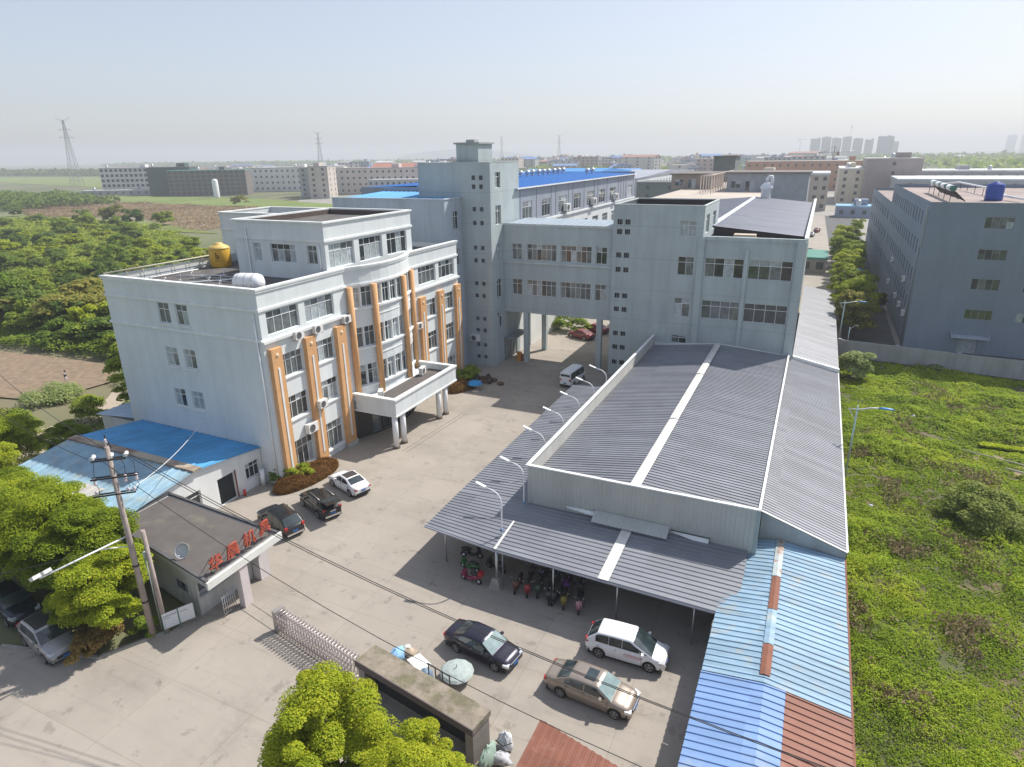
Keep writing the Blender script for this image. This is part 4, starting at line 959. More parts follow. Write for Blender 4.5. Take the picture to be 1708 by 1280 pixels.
for y0, y1, m_ in ((28.0, 30.3, rust), (30.35, 33.3, blue_shed), (33.35, 36.6, rust), (36.65, 40.9, M('cap_mixed', (0.42, 0.48, 0.48), 0.6, var=0.2, col2=(0.33, 0.17, 0.11), c2scale=1.0, c2lo=0.5, c2hi=0.58))):
    mb = MB(); mb.add([(0.32, y0, 3.50), (0.57, y0, 3.56), (0.82, y0, 3.50), (0.32, y1, 3.50), (0.57, y1, 3.56), (0.82, y1, 3.50)], [(0, 1, 4, 3), (1, 2, 5, 4)]); mb.build('ridge_cap', m_, sh)
mb = MB(); mb.box(-2.1, 14, 0, -2.0, 31, 3.05); mb.box(4.3, 14, 0, 4.4, 40.9, 3.0); mb.box(-1.2, 34.4, 0, -1.1, 40.9, 3.1); mb.build('wall', M('shed_wall', (0.30, 0.29, 0.28), 0.9, var=0.2), sh)
mb = MB(); mb.box(4.46, 14, 2.96, 4.56, 40.9, 3.04); mb.build('eave_rail', rust, sh)
bs = thing('brown_shed', 'small shed with red-brown ribbed sheet roof at the bottom edge', 'shed', (-6.5, 19, 0))
mb = MB(); mb.corr((-8.9, 21.8, 2.6), (-8.9, 21.8 - 4.6, 2.75), (-2.7, 20.35 - 4.6, 2.75), (-2.7, 20.35, 2.6), 0.38, 0.05); mb.build('roof', brown_sheet, bs)
mb = MB(); mb.prism([(-8.7, 21.5), (-3.0, 20.2), (-3.0, 16), (-8.7, 17.3)], 0, 2.55); mb.build('wall', M('shed_wall2', (0.32, 0.27, 0.24), 0.9, var=0.2), bs)

# ------------------------------------------------------------------ big grey building on the right
dm = thing('grey_block', 'large blue-grey five storey block with narrow windows beside the tree row', 'building', (30, 140, 0))
DX, DY, DT = 14.06, 108.0, 21.0
PD = Plane((0, DY, 0), (1, 0, 0), (0, -1, 0)); PDl = Plane((DX, 0, 0), (0, 1, 0), (-1, 0, 0))
do = []
for z0, z1 in ((17.6, 19.15), (13.4, 14.85), (9.25, 10.8), (5.05, 6.45)):
    for k in range(5): do.append((20.75 + k * 6.0 - (0.0), 24.05 + k * 6.0 - 0.0, z0, z1))
do = [o for o in do if not (o[0] > 25 and o[2] > 17)] + [(26.75, 30.05, 17.6, 19.15)]
do.append((20.7, 23.1, 0.05, 2.1))
dl = []
for zi, (z0, z1) in enumerate(((17.4, 19.4), (13.3, 15.3), (9.1, 11.1), (4.9, 6.9))):
    for k in range(15): dl.append((109.8 + k * 3.5, 111.1 + k * 3.5, z0, z1))
    if zi > 0:
        for k in range(8): dl.append((166 + k * 7.0, 168.4 + k * 7.0, z0, z1))
mb = MB(); facade(mb, PD, DX, 62, 0, DT, do, 0.2); facade(mb, PDl, DY, 163.5, 0, DT, [o for o in dl if o[0] < 163], 0.25); facade(mb, PDl, 163.5, 223, 0, 17.3, [o for o in dl if o[0] > 163], 0.25)
mb.quad((DX, 163.5, 17.3), (62, 163.5, 17.3), (62, 163.5, DT), (DX, 163.5, DT)); mb.quad((62, DY, 0), (62, 223, 0), (62, 223, DT), (62, DY, DT)); mb.quad((DX, 223, 0), (62, 223, 0), (62, 223, 17.3), (DX, 223, 17.3))
mb.build('wall', M('block_wall', (0.225, 0.27, 0.33), 0.85, var=0.06, scale=0.15, streak=0.1), dm)
for o in do: window(dm, PD, *o, cols=4 if o[3] > 3 else 2, transom=0, depth=0.15, gm=g_green if o[3] > 3 else g_dark, fm=frame_dark)
for o in dl: window(dm, PDl, *o, cols=1, transom=0.3, depth=0.2, gm=g_dark, fm=frame_dark)
mb = MB(); mb.box(DX + 0.3, DY + 0.3, 20.0, 61.7, 163.2, 20.3); mb.box(DX + 0.3, 163.6, 16.4, 61.7, 222.7, 16.6); mb.build('roof', M('roof_pinkish', (0.33, 0.27, 0.25), 0.95, var=0.25, scale=0.2, col2=(0.2, 0.19, 0.18), c2scale=0.15), dm)
mb = MB(); mb.box(19.6, DY - 1.2, 2.45, 24.2, DY, 2.7); mb.box(19.6, DY - 1.2, 2.7, 19.75, DY, 2.95); mb.box(24.05, DY - 1.2, 2.7, 24.2, DY, 2.95); mb.build('door_canopy', M('canopy_grey', (0.38, 0.44, 0.50), 0.8), dm)
mb = MB(); mb.box(DX - 0.2, DY + 0.5, 14.8, DX - 0.01, DY + 1.0, 20); mb.tube([(DX - 0.12, DY + 2, 0), (DX - 0.12, DY + 2, 20.8)], 0.08, 6); mb.build('downpipe', frame_dark, dm)
mb = MB(); mb.box(41, 118, 20.3, 60, 130, 24.6); pb = mb.build('plant_room', M('plant_room', (0.36, 0.39, 0.44), 0.85, var=0.1), dm); mb = MB(); mb.box(40.6, 117.6, 24.6, 60.4, 130.4, 24.9); mb.build('plant_roof', cement, pb, world=False)
t = thing('solar_heater', 'green and white solar water heater cylinders along the block roof edge', 'solar heater', (18, 130, 20.3))
mb = MB(); mb.tube([(0.2, -10, 1.9), (0.2, 14, 1.9)], 0.40, 14); 
mb.build('cylinder', M('heater_green', (0.03, 0.16, 0.12), 0.4), t, world=False)
for k in range(4):
    mb = MB(); mb.tube([(0.2, -9 + k * 5.8, 1.9), (0.2, -5.4 + k * 5.8, 1.9)], 0.43, 14); mb.build('white_jacket', white_paint, t, world=False)
mb = MB()
for k in range(24): mb.tube([(0.5, -9.8 + k, 1.5), (2.0, -9.8 + k, 0.1)], 0.06, 5)
for k in range(5): mb.tube([(0.0, -9.8 + k * 5.8, 0), (0.0, -9.8 + k * 5.8, 1.6)], 0.05, 5); mb.tube([(2.0, -9.8 + k * 5.8, 0), (0.2, -9.8 + k * 5.8, 1.6)], 0.05, 5)
mb.build('tubes', dark_iron, t, world=False)
t = thing('water_tank', 'blue plastic water tank with lid on the big grey block roof', 'water tank', (24.2, 124, 20.3))
mb = MB(); mb.lathe([(0, 0), (1.17, 0), (1.2, 0.5), (1.16, 0.9), (1.2, 1.4), (1.16, 1.9), (1.2, 2.2), (1.08, 2.45), (0.5, 2.6), (0.45, 2.75), (0, 2.77)], 0, 0, 24); mb.build('body', M('tank_blue', (0.02, 0.07, 0.36), 0.4), t, world=False)
mb = MB(); mb.box(-1.5, -1.5, -0.28, 1.5, 1.5, -0.01); mb.build('stand', cement, t, world=False)
t = thing('roof_pipe', 'white pipe run crossing the big grey block roof on short feet', 'pipe', (24, 140, 20.3))
mb = MB(); mb.tube([(20, 160, 20.9), (24.5, 158, 21.6), (25.5, 134, 21.6), (26, 126, 20.9), (27.5, 112, 20.9)], 0.16, 8); mb.build('pipe', white_paint, t); mb = MB()
for y in (157, 150, 143, 136): mb.tube([(24.9, y, 20.3), (24.9, y, 21.6)], 0.05, 5)
mb.build('feet', dark_iron, t)
for i, y in enumerate((112.5, 119, 126, 140)):
    for z in ((8.0, 3.9) if i % 2 else (3.9,)):
        ac_unit('air_conditioner', DX - 0.3, y, z, 'dusty air conditioner low on the shaded side of the grey block', PI, 1.4)

# boundary wall
bw_ = thing('boundary_wall', 'plain grey boundary wall between the weedy plot and the grey block', 'wall', (20, 98, 0))
mb = MB(); A, B = Vector((5.2, 100.2, 0)), Vector((62, 93.0, 0)); d = (B - A).normalized(); n_ = Vector((-d.y, d.x, 0)); ln = (B - A).length
mb.obox((A + B) / 2 + Vector((0, 0, 1.2)), d * ln / 2, n_ * 0.1, (0, 0, 1.2)); mb.build('panel', M('bwall', (0.36, 0.375, 0.40), 0.9, var=0.12, scale=0.4, streak=0.25), bw_)
for k in range(9):
    mb = MB(); mb.obox(A + d * (ln * k / 8) + Vector((0, 0, 1.27)), d * 0.22, n_ * 0.2, (0, 0, 1.27)); mb.build('pier', M('bwall', (0, 0, 0)), bw_)
# ------------------------------------------------------------------ vehicles
def lerp_tab(tab, x):
    if x <= tab[0][0]: return tab[0][1]
    for (a, va), (b, vb) in zip(tab, tab[1:]):
        if x <= b:
            t = (x - a) / (b - a); t = t * t * (3 - 2 * t) * 0.5 + t * 0.5
            return va + (vb - va) * t
    return tab[-1][1]
def paint(name, col, metal=0.3, rough=0.3): return M(name, col, rough, metal, var=0.04, scale=3, spec=0.5, coat=0.6)
tyre_m = black_rubber; rim_m = M('alloy', (0.45, 0.45, 0.46), 0.35, 0.8, var=0.1, scale=8)
lamp_red = M('lamp_red', (0.40, 0.02, 0.02), 0.25, var=0.1, scale=6, coat=0.5); lamp_clear = M('lamp_clear', (0.62, 0.65, 0.68), 0.15, 0.3, var=0.15, scale=9, coat=0.6)
car_glass = M('car_glass', (0.03, 0.045, 0.05), 0.05, var=0.6, scale=1.5, spec=0.9); plastic_bk = M('black_plastic', (0.025, 0.025, 0.028), 0.5, var=0.2, scale=5)
plate_blue = M('plate_blue', (0.03, 0.14, 0.42), 0.5); chrome = M('chrome', (0.72, 0.73, 0.75), 0.2, 0.9, var=0.05)
def make_car(label, cat, pm, loc, head, L=4.7, W=1.84, H=1.46, wb=2.75, kind='sedan', group=None, glass=None, roofmat=None, rails=False, sunroof=False, tailgate=False, name='parked_car', scr=None):
    """car facing +x, wheels at +-wb/2"""
    t = thing(name, label, cat, (loc[0], loc[1], 0.0), group, R(head))
    glass = glass or car_glass; scr = scr or glass
    h = L / 2
    wr = 0.335 if H < 1.55 else 0.36
    fo_ = 0.88 if kind != 'van' else 0.8
    fx = h - fo_ - 0.0; rx = fx - wb
    sill = 0.24 if H < 1.55 else 0.3
    if kind == 'sedan':
        top = [(-h, 0.78), (-h + 0.06, 0.98), (-h + 0.75, 1.04), (-0.3, 0.95), (fx - 0.15, 0.93), (h - 0.35, 0.82), (h - 0.05, 0.66), (h, 0.56)]
        cab = dict(xa=fx - 0.22, xb=fx - 1.06, xc=-h + 1.5, xd=-h + 0.66, z=H)
    elif kind == 'suv':
        top = [(-h, 0.8), (-h + 0.05, 1.06), (0, 1.06), (fx - 0.2, 1.06), (h - 0.3, 0.96), (h - 0.04, 0.8), (h, 0.6)]
        cab = dict(xa=fx - 0.22, xb=fx - 1.05, xc=-h + 0.75, xd=-h + 0.12, z=H)
    elif kind == 'mpv':
        top = [(-h, 0.85), (-h + 0.05, 1.08), (0, 1.06), (fx - 0.1, 1.05), (h - 0.3, 0.9), (h - 0.04, 0.74), (h, 0.56)]
        cab = dict(xa=fx + 0.16, xb=fx - 1.1, xc=-h + 0.75, xd=-h + 0.07, z=H)
    else:
        top = [(-h, 0.95), (-h + 0.04, 1.15), (0, 1.15), (h - 0.25, 1.05), (h - 0.03, 0.9), (h, 0.6)]
        cab = dict(xa=h - 0.15, xb=h - 0.75, xc=-h + 0.16, xd=-h + 0.03, z=H)
    bot = [(-h, 0.48), (-h + 0.12, 0.34), (-h + 0.5, sill), (h - 0.5, sill), (h - 0.12, 0.26), (h, 0.36)]
    def halfw(x):
        u = abs(x) / h
        return W / 2 * (1 - 0.06 * u ** 2 - 0.16 * max(0, (u - 0.72) / 0.28) ** 2.2)
    xs = sorted(set([round(-h + L * k / 44, 4) for k in range(45)] + [round(c + wr * 1.13 * math.cos(a), 4) for c in (fx, rx) for a in [PI * k / 10 for k in range(11)]]))
    lev = [0.0, 0.12, 0.30, 0.5, 0.72, 0.9]
    rows = []
    for x in xs:
        zt = lerp_tab(top, x); zb = lerp_tab(bot, x); w = halfw(x)
        za = zb
        for c in (fx, rx):
            if abs(x - c) < wr * 1.13: za = max(za, wr + math.sqrt(max(0, (wr * 1.13) ** 2 - (x - c) ** 2)))
        za = min(za, zt - 0.08)
        pts = []
        for l in lev:
            z = zb + (zt - zb) * l; ww = w * (0.955 if l == 0 else 0.985 if l < 0.2 else 1.0 if l < 0.6 else 0.98 if l < 0.8 else 0.945)
            if z < za:
                z = za
            pts.append((ww, z))
        pts += [(w * 0.86, zb + (zt - zb) * 0.985), (w * 0.6, zt + 0.015), (w * 0.3, zt + 0.03), (0, zt + 0.035)]
        row = [(x, -a, z) for a, z in pts] + [(x, a, z) for a, z in reversed(pts[:-1])]
        rows.append(row)
    n = len(rows[0]); mb = MB()
    mb.add([p for r_ in rows for p in r_], [(i * n + k, i * n + k + 1, (i + 1) * n + k + 1, (i + 1) * n + k) for i in range(len(rows) - 1) for k in range(n - 1)], 0, True)
    mb.add(rows[0], [tuple(range(n - 1, -1, -1))]); mb.add(rows[-1], [tuple(range(n))])
    mb.build('body', pm, t, world=False)
    mb = MB(); mb.box(-h + 0.2, -W / 2 + 0.1, 0.16, h - 0.2, W / 2 - 0.1, 0.5); mb.build('underbody', plastic_bk, t, world=False)
    # cabin
    xa, xb, xc, xd, zr = cab['xa'], cab['xb'], cab['xc'], cab['xd'], cab['z']
    ws_, wrf = W / 2 * 0.93, W / 2 * 0.755 if kind != 'van' else W / 2 * 0.82
    if kind == 'mpv': wrf = W / 2 * 0.80
    def roofz(x):
        if x > xb: u = (x - xb) / (xa - xb); return zr - 0.05 - (zr - 0.05 - lerp_tab(top, xa) - 0.0) * u
        if x < xc: u = (xc - x) / (xc - xd); return zr - 0.07 - (zr - 0.07 - lerp_tab(top, xd)) * (u ** (1.0 if kind != 'sedan' else 1.0))
        u = (x - xc) / (xb - xc); return zr - 0.07 + 0.07 * math.sin(min(1, u * 1.15 + 0.12) * PI * 0.62) if True else zr
    def cw(x, z):
        zb_ = lerp_tab(top, x) - 0.06; f = min(1, max(0, (z - zb_) / (zr - zb_))); taper = 1 - 0.05 * (abs(x) / h) ** 2
        return (ws_ + (wrf - ws_) * f ** 1.15) * taper
    cx = [xd + (xc - xd) * k / 5 for k in range(5)] + [xc + (xb - xc) * k / 10 for k in range(10)] + [xb + (xa - xb) * k / 5 for k in range(6)]
    rows = []
    for x in cx:
        z1 = roofz(x); z0 = lerp_tab(top, x) - 0.05; z1 = max(z1, z0 + 0.005)
        pts = [(cw(x, z0 + (z1 - z0) * f), z0 + (z1 - z0) * f) for f in (0, 0.25, 0.5, 0.75, 0.93)]
        we = cw(x, z1)
        pts += [(we * 0.9, z1 + 0.004), (we * 0.5, z1 + 0.028), (0, z1 + 0.035)]
        rows.append([(x, -a, z) for a, z in pts] + [(x, a, z) for a, z in reversed(pts[:-1])])
    n = len(rows[0]); mb = MB()
    mb.add([p for r_ in rows for p in r_], [(i * n + k, i * n + k + 1, (i + 1) * n + k + 1, (i + 1) * n + k) for i in range(len(rows) - 1) for k in range(n - 1)], 0, True)
    cabin = mb.build('cabin', pm, t, world=False)
    if roofmat:
        mb = MB(); N_ = 8
        for k in range(N_):
            x0, x1 = xc + 0.1 + (xb - xc - 0.2) * k / N_, xc + 0.1 + (xb - xc - 0.2) * (k + 1) / N_
            a0, a1 = cw(x0, roofz(x0)) * 0.82, cw(x1, roofz(x1)) * 0.82
            for (u0, d0), (u1, d1) in zip(((-1, 0.016), (-0.6, 0.034), (0, 0.044), (0.6, 0.034)), ((-0.6, 0.034), (0, 0.044), (0.6, 0.034), (1, 0.016))):
                mb.quad((x0, a0 * u0, roofz(x0) + d0), (x1, a1 * u0, roofz(x1) + d0), (x1, a1 * u1, roofz(x1) + d1), (x0, a0 * u1, roofz(x0) + d1))
        mb.build('roof_panel', roofmat, cabin, world=False)
    # side windows, split by pillars
    def side_glass(x0, x1, s_):
        mb = MB(); N_ = 7; vs = []
        for k in range(N_ + 1):
            x = x0 + (x1 - x0) * k / N_
            zl = lerp_tab(top, x) + 0.035; zh = max(zl + 0.01, roofz(x) - 0.085)
            for f in (0, 0.33, 0.66, 1):
                z = zl + (zh - zl) * f; vs.append((x, s_ * (cw(x, z) + 0.012), z))
        mb.add(vs, [(4 * k + j, 4 * k + j + 1, 4 * k + j + 5, 4 * k + j + 4) for k in range(N_) for j in range(3)], 0, True)
        return mb.build('side_window', glass, t, world=False)
    xm = (xb + xc) / 2 + 0.08
    spans = [(xm + 0.04, xa - 0.36), (xc + 0.12 if kind != 'sedan' else xc - 0.25, xm - 0.04)]
    if kind in ('mpv', 'van'): 
        q = (xb - xc) / 3; spans = [(xb - q * 0.75, xa - 0.28), (xc + q * 1.05, xb - q * 0.75 - 0.03), (xc - 0.12, xc + q * 1.05 - 0.03)]
    for s_ in (-1, 1):
        for a, b in spans: side_glass(a, b, s_)
    def screen(nm, x0, x1, ins, mat):
        mb = MB(); N_, K = 4, 8; vs = []
        for i in range(N_ + 1):
            x = x0 + (x1 - x0) * i / N_
            z = max(roofz(x), lerp_tab(top, x)) ; wv = cw(x, z) * ins
            for k in range(K + 1):
                u = -1 + 2 * k / K; vs.append((x + (0.012 if x1 > x0 else -0.012), wv * u, z + 0.022 + 0.03 * (1 - u * u)))
        mb.add(vs, [(i * (K + 1) + k, i * (K + 1) + k + 1, (i + 1) * (K + 1) + k + 1, (i + 1) * (K + 1) + k) for i in range(N_) for k in range(K)], 0, True)
        return mb.build(nm, mat, t, world=False)
    screen('windscreen', xb + 0.05, xa - 0.05, 0.93, scr)
    if not tailgate: screen('rear_window', xc - 0.04, xd + (0.12 if kind == 'sedan' else 0.05), 0.86, glass)
    else:
        mb = MB(); mb.box(-h - 0.01, -W / 2 * 0.78, 0.72, -h + 0.09, W / 2 * 0.78, 1.06); mb.quad((xd - 0.06, -W / 2 * 0.68, 1.0), (xd - 0.06, W / 2 * 0.68, 1.0), (xc - 0.04, W / 2 * 0.55, zr - 0.1), (xc - 0.04, -W / 2 * 0.55, zr - 0.1)); mb.build('boot_opening', dark_void, t, world=False)
        mb = MB(); c0 = Vector((xc, 0, zr + 0.02)); e = Vector((-h - 0.55, 0, zr + 0.12)); 
        mb.obox((c0 + e) / 2, (e - c0) / 2, (0, W / 2 * 0.74, 0), (0, 0, 0.035)); tg = mb.build('tailgate', pm, t, world=False)
        mb = MB(); mb.obox((c0 * 0.65 + e * 0.35) + Vector((0, 0, 0.045)), (e - c0) * 0.28, (0, W / 2 * 0.6, 0), (0, 0, 0.008)); mb.build('tailgate_glass', glass, tg, world=False)
        mb = MB(); mb.box(-h - 0.05, -0.25, 0.82, -h - 0.012, 0.25, 0.93); mb.build('boot_sill', steel, t, world=False)
    # wheels
    for x in (fx, rx):
        for s_ in (-1, 1):
            y = s_ * (W / 2 - 0.12)
            mb = MB(); mb.lathe([(0.0, -0.1), (wr * 0.66, -0.1), (wr * 0.9, -0.115), (wr, -0.08), (wr, 0.08), (wr * 0.9, 0.115), (wr * 0.66, 0.1)], x, y, 22, 0, True, 'y', wr); wh = mb.build('wheel', tyre_m, t, world=False)
            mb = MB(); mb.lathe([(wr * 0.68, 0.112 * s_), (wr * 0.62, 0.118 * s_), (wr * 0.58, 0.06 * s_), (0.0, 0.05 * s_)], x, y, 22, 0, True, 'y', wr)
            for k in range(5):
                a = 2 * PI * k / 5 + 0.3; c_, q_ = math.cos(a), math.sin(a)
                mb.obox((x + c_ * wr * 0.33, y + s_ * 0.098, wr + q_ * wr * 0.33), (c_ * wr * 0.31, 0, q_ * wr * 0.31), (-q_ * 0.035, 0, c_ * 0.035), (0, 0.014, 0))
            mb.build('rim', rim_m, wh, world=False)
    # lamps, grille, plates, mirrors, handles
    zt_f = lerp_tab(top, h - 0.25); zt_r = lerp_tab(top, -h + 0.1)
    for s_ in (-1, 1):
        mb = MB(); yv = s_ * halfw(h - 0.22) * 0.86
        mb.obox((h - 0.2, yv, zt_f - 0.13), (0.17, -s_ * 0.05, -0.035), (0.03, s_ * 0.14, 0), (0, 0, 0.075)); mb.build('headlight', lamp_clear, t, world=False)
        mb = MB(); yv = s_ * halfw(-h + 0.12) * 0.88
        mb.obox((-h + 0.085, yv, zt_r - (0.17 if kind == 'sedan' else 0.06)), (0.075, 0, 0), (0.02, s_ * 0.12, 0), (0, 0, 0.065 if kind == 'sedan' else 0.12)); mb.build('taillight', lamp_red, t, world=False)
        mb = MB(); zx = xa - 0.55; mb.obox((zx, s_ * (W / 2 + 0.06), lerp_tab(top, zx) + 0.1), (0.07, 0, 0), (0.02, s_ * 0.11, 0), (0, 0, 0.07)); mb.build('mirror', pm, t, world=False)
        mb = MB()
        for hx in (xm + 0.0, xm - 0.95): mb.box(hx - 0.09, s_ * (W / 2 - 0.012) - 0.018, 0.86, hx + 0.09, s_ * (W / 2 - 0.012) + 0.018, 0.89)
        mb.build('door_handle', chrome if kind == 'sedan' else pm, t, world=False)
        mb = MB()
        for hx in (xm + 0.02, fx - wr * 1.25, xm - 1.02): mb.box(hx - 0.007, s_ * (W / 2 - 0.02) - 0.015, 0.36, hx + 0.007, s_ * (W / 2 - 0.02) + 0.022, 0.96)
        mb.build('door_seam', plastic_bk, t, world=False)
        if rails:
            mb = MB(); ys = [(x, s_ * cw(x, roofz(x)) * 0.9, roofz(x) + 0.075) for x in (xc + 0.15, (xb + xc) / 2, xb - 0.15)]; mb.tube(ys, 0.022, 6); mb.build('roof_rail', steel, t, world=False)
    mb = MB(); mb.box(h - 0.06, -0.5, 0.46, h + 0.012, 0.5, 0.66); mb.build('grille', plastic_bk, t, world=False)
    mb = MB(); mb.box(h - 0.02, -0.52, 0.655, h + 0.02, 0.52, 0.68); mb.build('grille_trim', chrome, t, world=False)
    mb = MB(); mb.box(h, -0.22, 0.40, h + 0.03, 0.22, 0.54); mb.build('licence_plate', plate_blue, t, world=False)
    mb = MB(); mb.box(-h - 0.025, -0.22, 0.6, -h + 0.02, 0.22, 0.74); mb.build('licence_plate', plate_blue, t, world=False)
    mb = MB(); mb.box(-h - 0.012, -W / 2 * 0.74, 0.36, -h + 0.1, W / 2 * 0.74, 0.5); mb.build('rear_bumper_trim', plastic_bk if kind != 'suv' else chrome, t, world=False)
    if sunroof:
        mb = MB(); x0, x1 = xb - 0.25, xb - 0.85; mb.quad((x0, -0.42, roofz(x0) + 0.05), (x0, 0.42, roofz(x0) + 0.05), (x1, 0.42, roofz(x1) + 0.052), (x1, -0.42, roofz(x1) + 0.052)); mb.build('sunroof', car_glass, cabin, world=False)
    return t
scr_lit = M('screen_pale', (0.22, 0.31, 0.31), 0.08, var=0.3, scale=1.2, spec=0.9)
p_black = paint('paint_black', (0.012, 0.012, 0.014), 0.2, 0.25); p_navy = paint('paint_navy', (0.018, 0.017, 0.033), 0.4, 0.28); p_white = paint('paint_white', (0.80, 0.80, 0.81), 0.0, 0.3)
p_gold = paint('paint_gold', (0.30, 0.252, 0.21), 0.4, 0.33); p_silver = paint('paint_silver', (0.36, 0.345, 0.345), 0.5, 0.33); p_maroon = paint('paint_maroon', (0.20, 0.03, 0.035), 0.2, 0.45)
make_car('white coupe with black roof panel parked beside the reddish hedge', 'car', p_white, (-34.97, 40.3), 160.5, 4.55, 1.83, 1.43, 2.75, 'sedan', glass=car_glass, roofmat=M('roof_black', (0.05, 0.048, 0.048), 0.35))
make_car('black suv with its tailgate raised, between the white coupe and the other black suv', 'car', p_black, (-34.9, 36.35), 157, 4.65, 1.86, 1.66, 2.7, 'suv', rails=True, tailgate=True)
make_car('black suv with chrome rear bumper parked nearest the gatehouse sign', 'car', p_black, (-36.0, 32.9), 162, 4.8, 1.92, 1.68, 2.85, 'suv')
make_car('dark navy sedan parked in the sun left of the gold sedan', 'car', p_navy, (-14.8, 27.1), -9, 4.75, 1.82, 1.46, 2.83, 'sedan', scr=scr_lit)
make_car('gold-brown sedan with open dark sunroof in front of the white van', 'car', p_gold, (-7.88, 26.6), -4, 5.05, 1.88, 1.47, 3.1, 'sedan', sunroof=True, scr=scr_lit)
mv = make_car('white people carrier with red lettering on its side, at the edge of the canopy shade', 'van', p_white, (-6.9, 30.35), 1.0, 4.7, 1.80, 1.71, 2.95, 'mpv', name='people_carrier')
mb = MB()
for row, (z, hh, n_, x0, st) in enumerate(((0.80, 0.085, 10, 0.0, 0.105), (0.69, 0.05, 14, 0.0, 0.075))):
    for k in range(n_):
        x = x0 + k * st; yv = -0.905
        mb.box(x, yv - 0.006, z, x + st * 0.72, yv, z + hh * 0.2); mb.box(x + st * 0.3, yv - 0.006, z + hh * 0.22, x + st * 0.46, yv, z + hh); mb.box(x, yv - 0.006, z + hh * 0.55, x + st * 0.28, yv, z + hh * 0.75); mb.box(x + st * 0.48, yv - 0.006, z + hh * 0.7, x + st * 0.72, yv, z + hh * 0.9)
mb.build('side_lettering', M('letter_red', (0.50, 0.04, 0.035), 0.5), mv, world=False)
make_car('silver-brown suv with blue front plate under the trees at lower left', 'car', p_silver, (-39.3, 16.9), -9, 4.65, 1.85, 1.66, 2.7, 'suv', rails=True, roofmat=M('roof_black', (0, 0, 0)))
make_car('dark blue car mostly hidden under the trees at the left edge', 'car', paint('paint_blueblack', (0.012, 0.02, 0.035), 0.3, 0.25), (-44.9, 17.9), -9, 4.7, 1.85, 1.6, 2.75, 'suv')
make_car('white minivan seen from behind near the bridge pillar', 'van', M('van_white', (0.80, 0.82, 0.82), 0.4, var=0.05), (-26.0, 74.4), 84, 4.5, 1.8, 2.1, 2.8, 'van', name='minivan')
make_car('maroon car parked in front of the other maroon car beyond the bridge', 'car', p_maroon, (-32.0, 95.3), 160, 4.6, 1.8, 1.46, 2.7, 'sedan', glass=M('glass_maroon', (0.10, 0.03, 0.035), 0.3))
make_car('maroon car half hidden behind a bridge pillar, rearmost under the bridge', 'car', p_maroon, (-31.0, 99.6), 165, 4.6, 1.8, 1.46, 2.7, 'sedan', glass=M('glass_maroon', (0, 0, 0)))
for i, (x, y, hd, pm, lb) in enumerate(((-0.6, 205, 5, p_black, 'distant dark car crossing the lane beside the tree row'), (12.0, 262, 10, p_white, 'distant white car beyond the far end of the tree row'), (0.5, 262, 80, p_maroon, 'distant reddish car at the far end of the lane'), (10.5, 233, 5, p_silver, 'distant silver car on the avenue behind the trees'), (-1.0, 248, 85, p_silver, 'distant grey car parked in the lane past the factory'))):
    make_car(lb, 'car', pm, (x, y), hd, 4.6, 1.8, 1.5, 2.7, 'sedan')

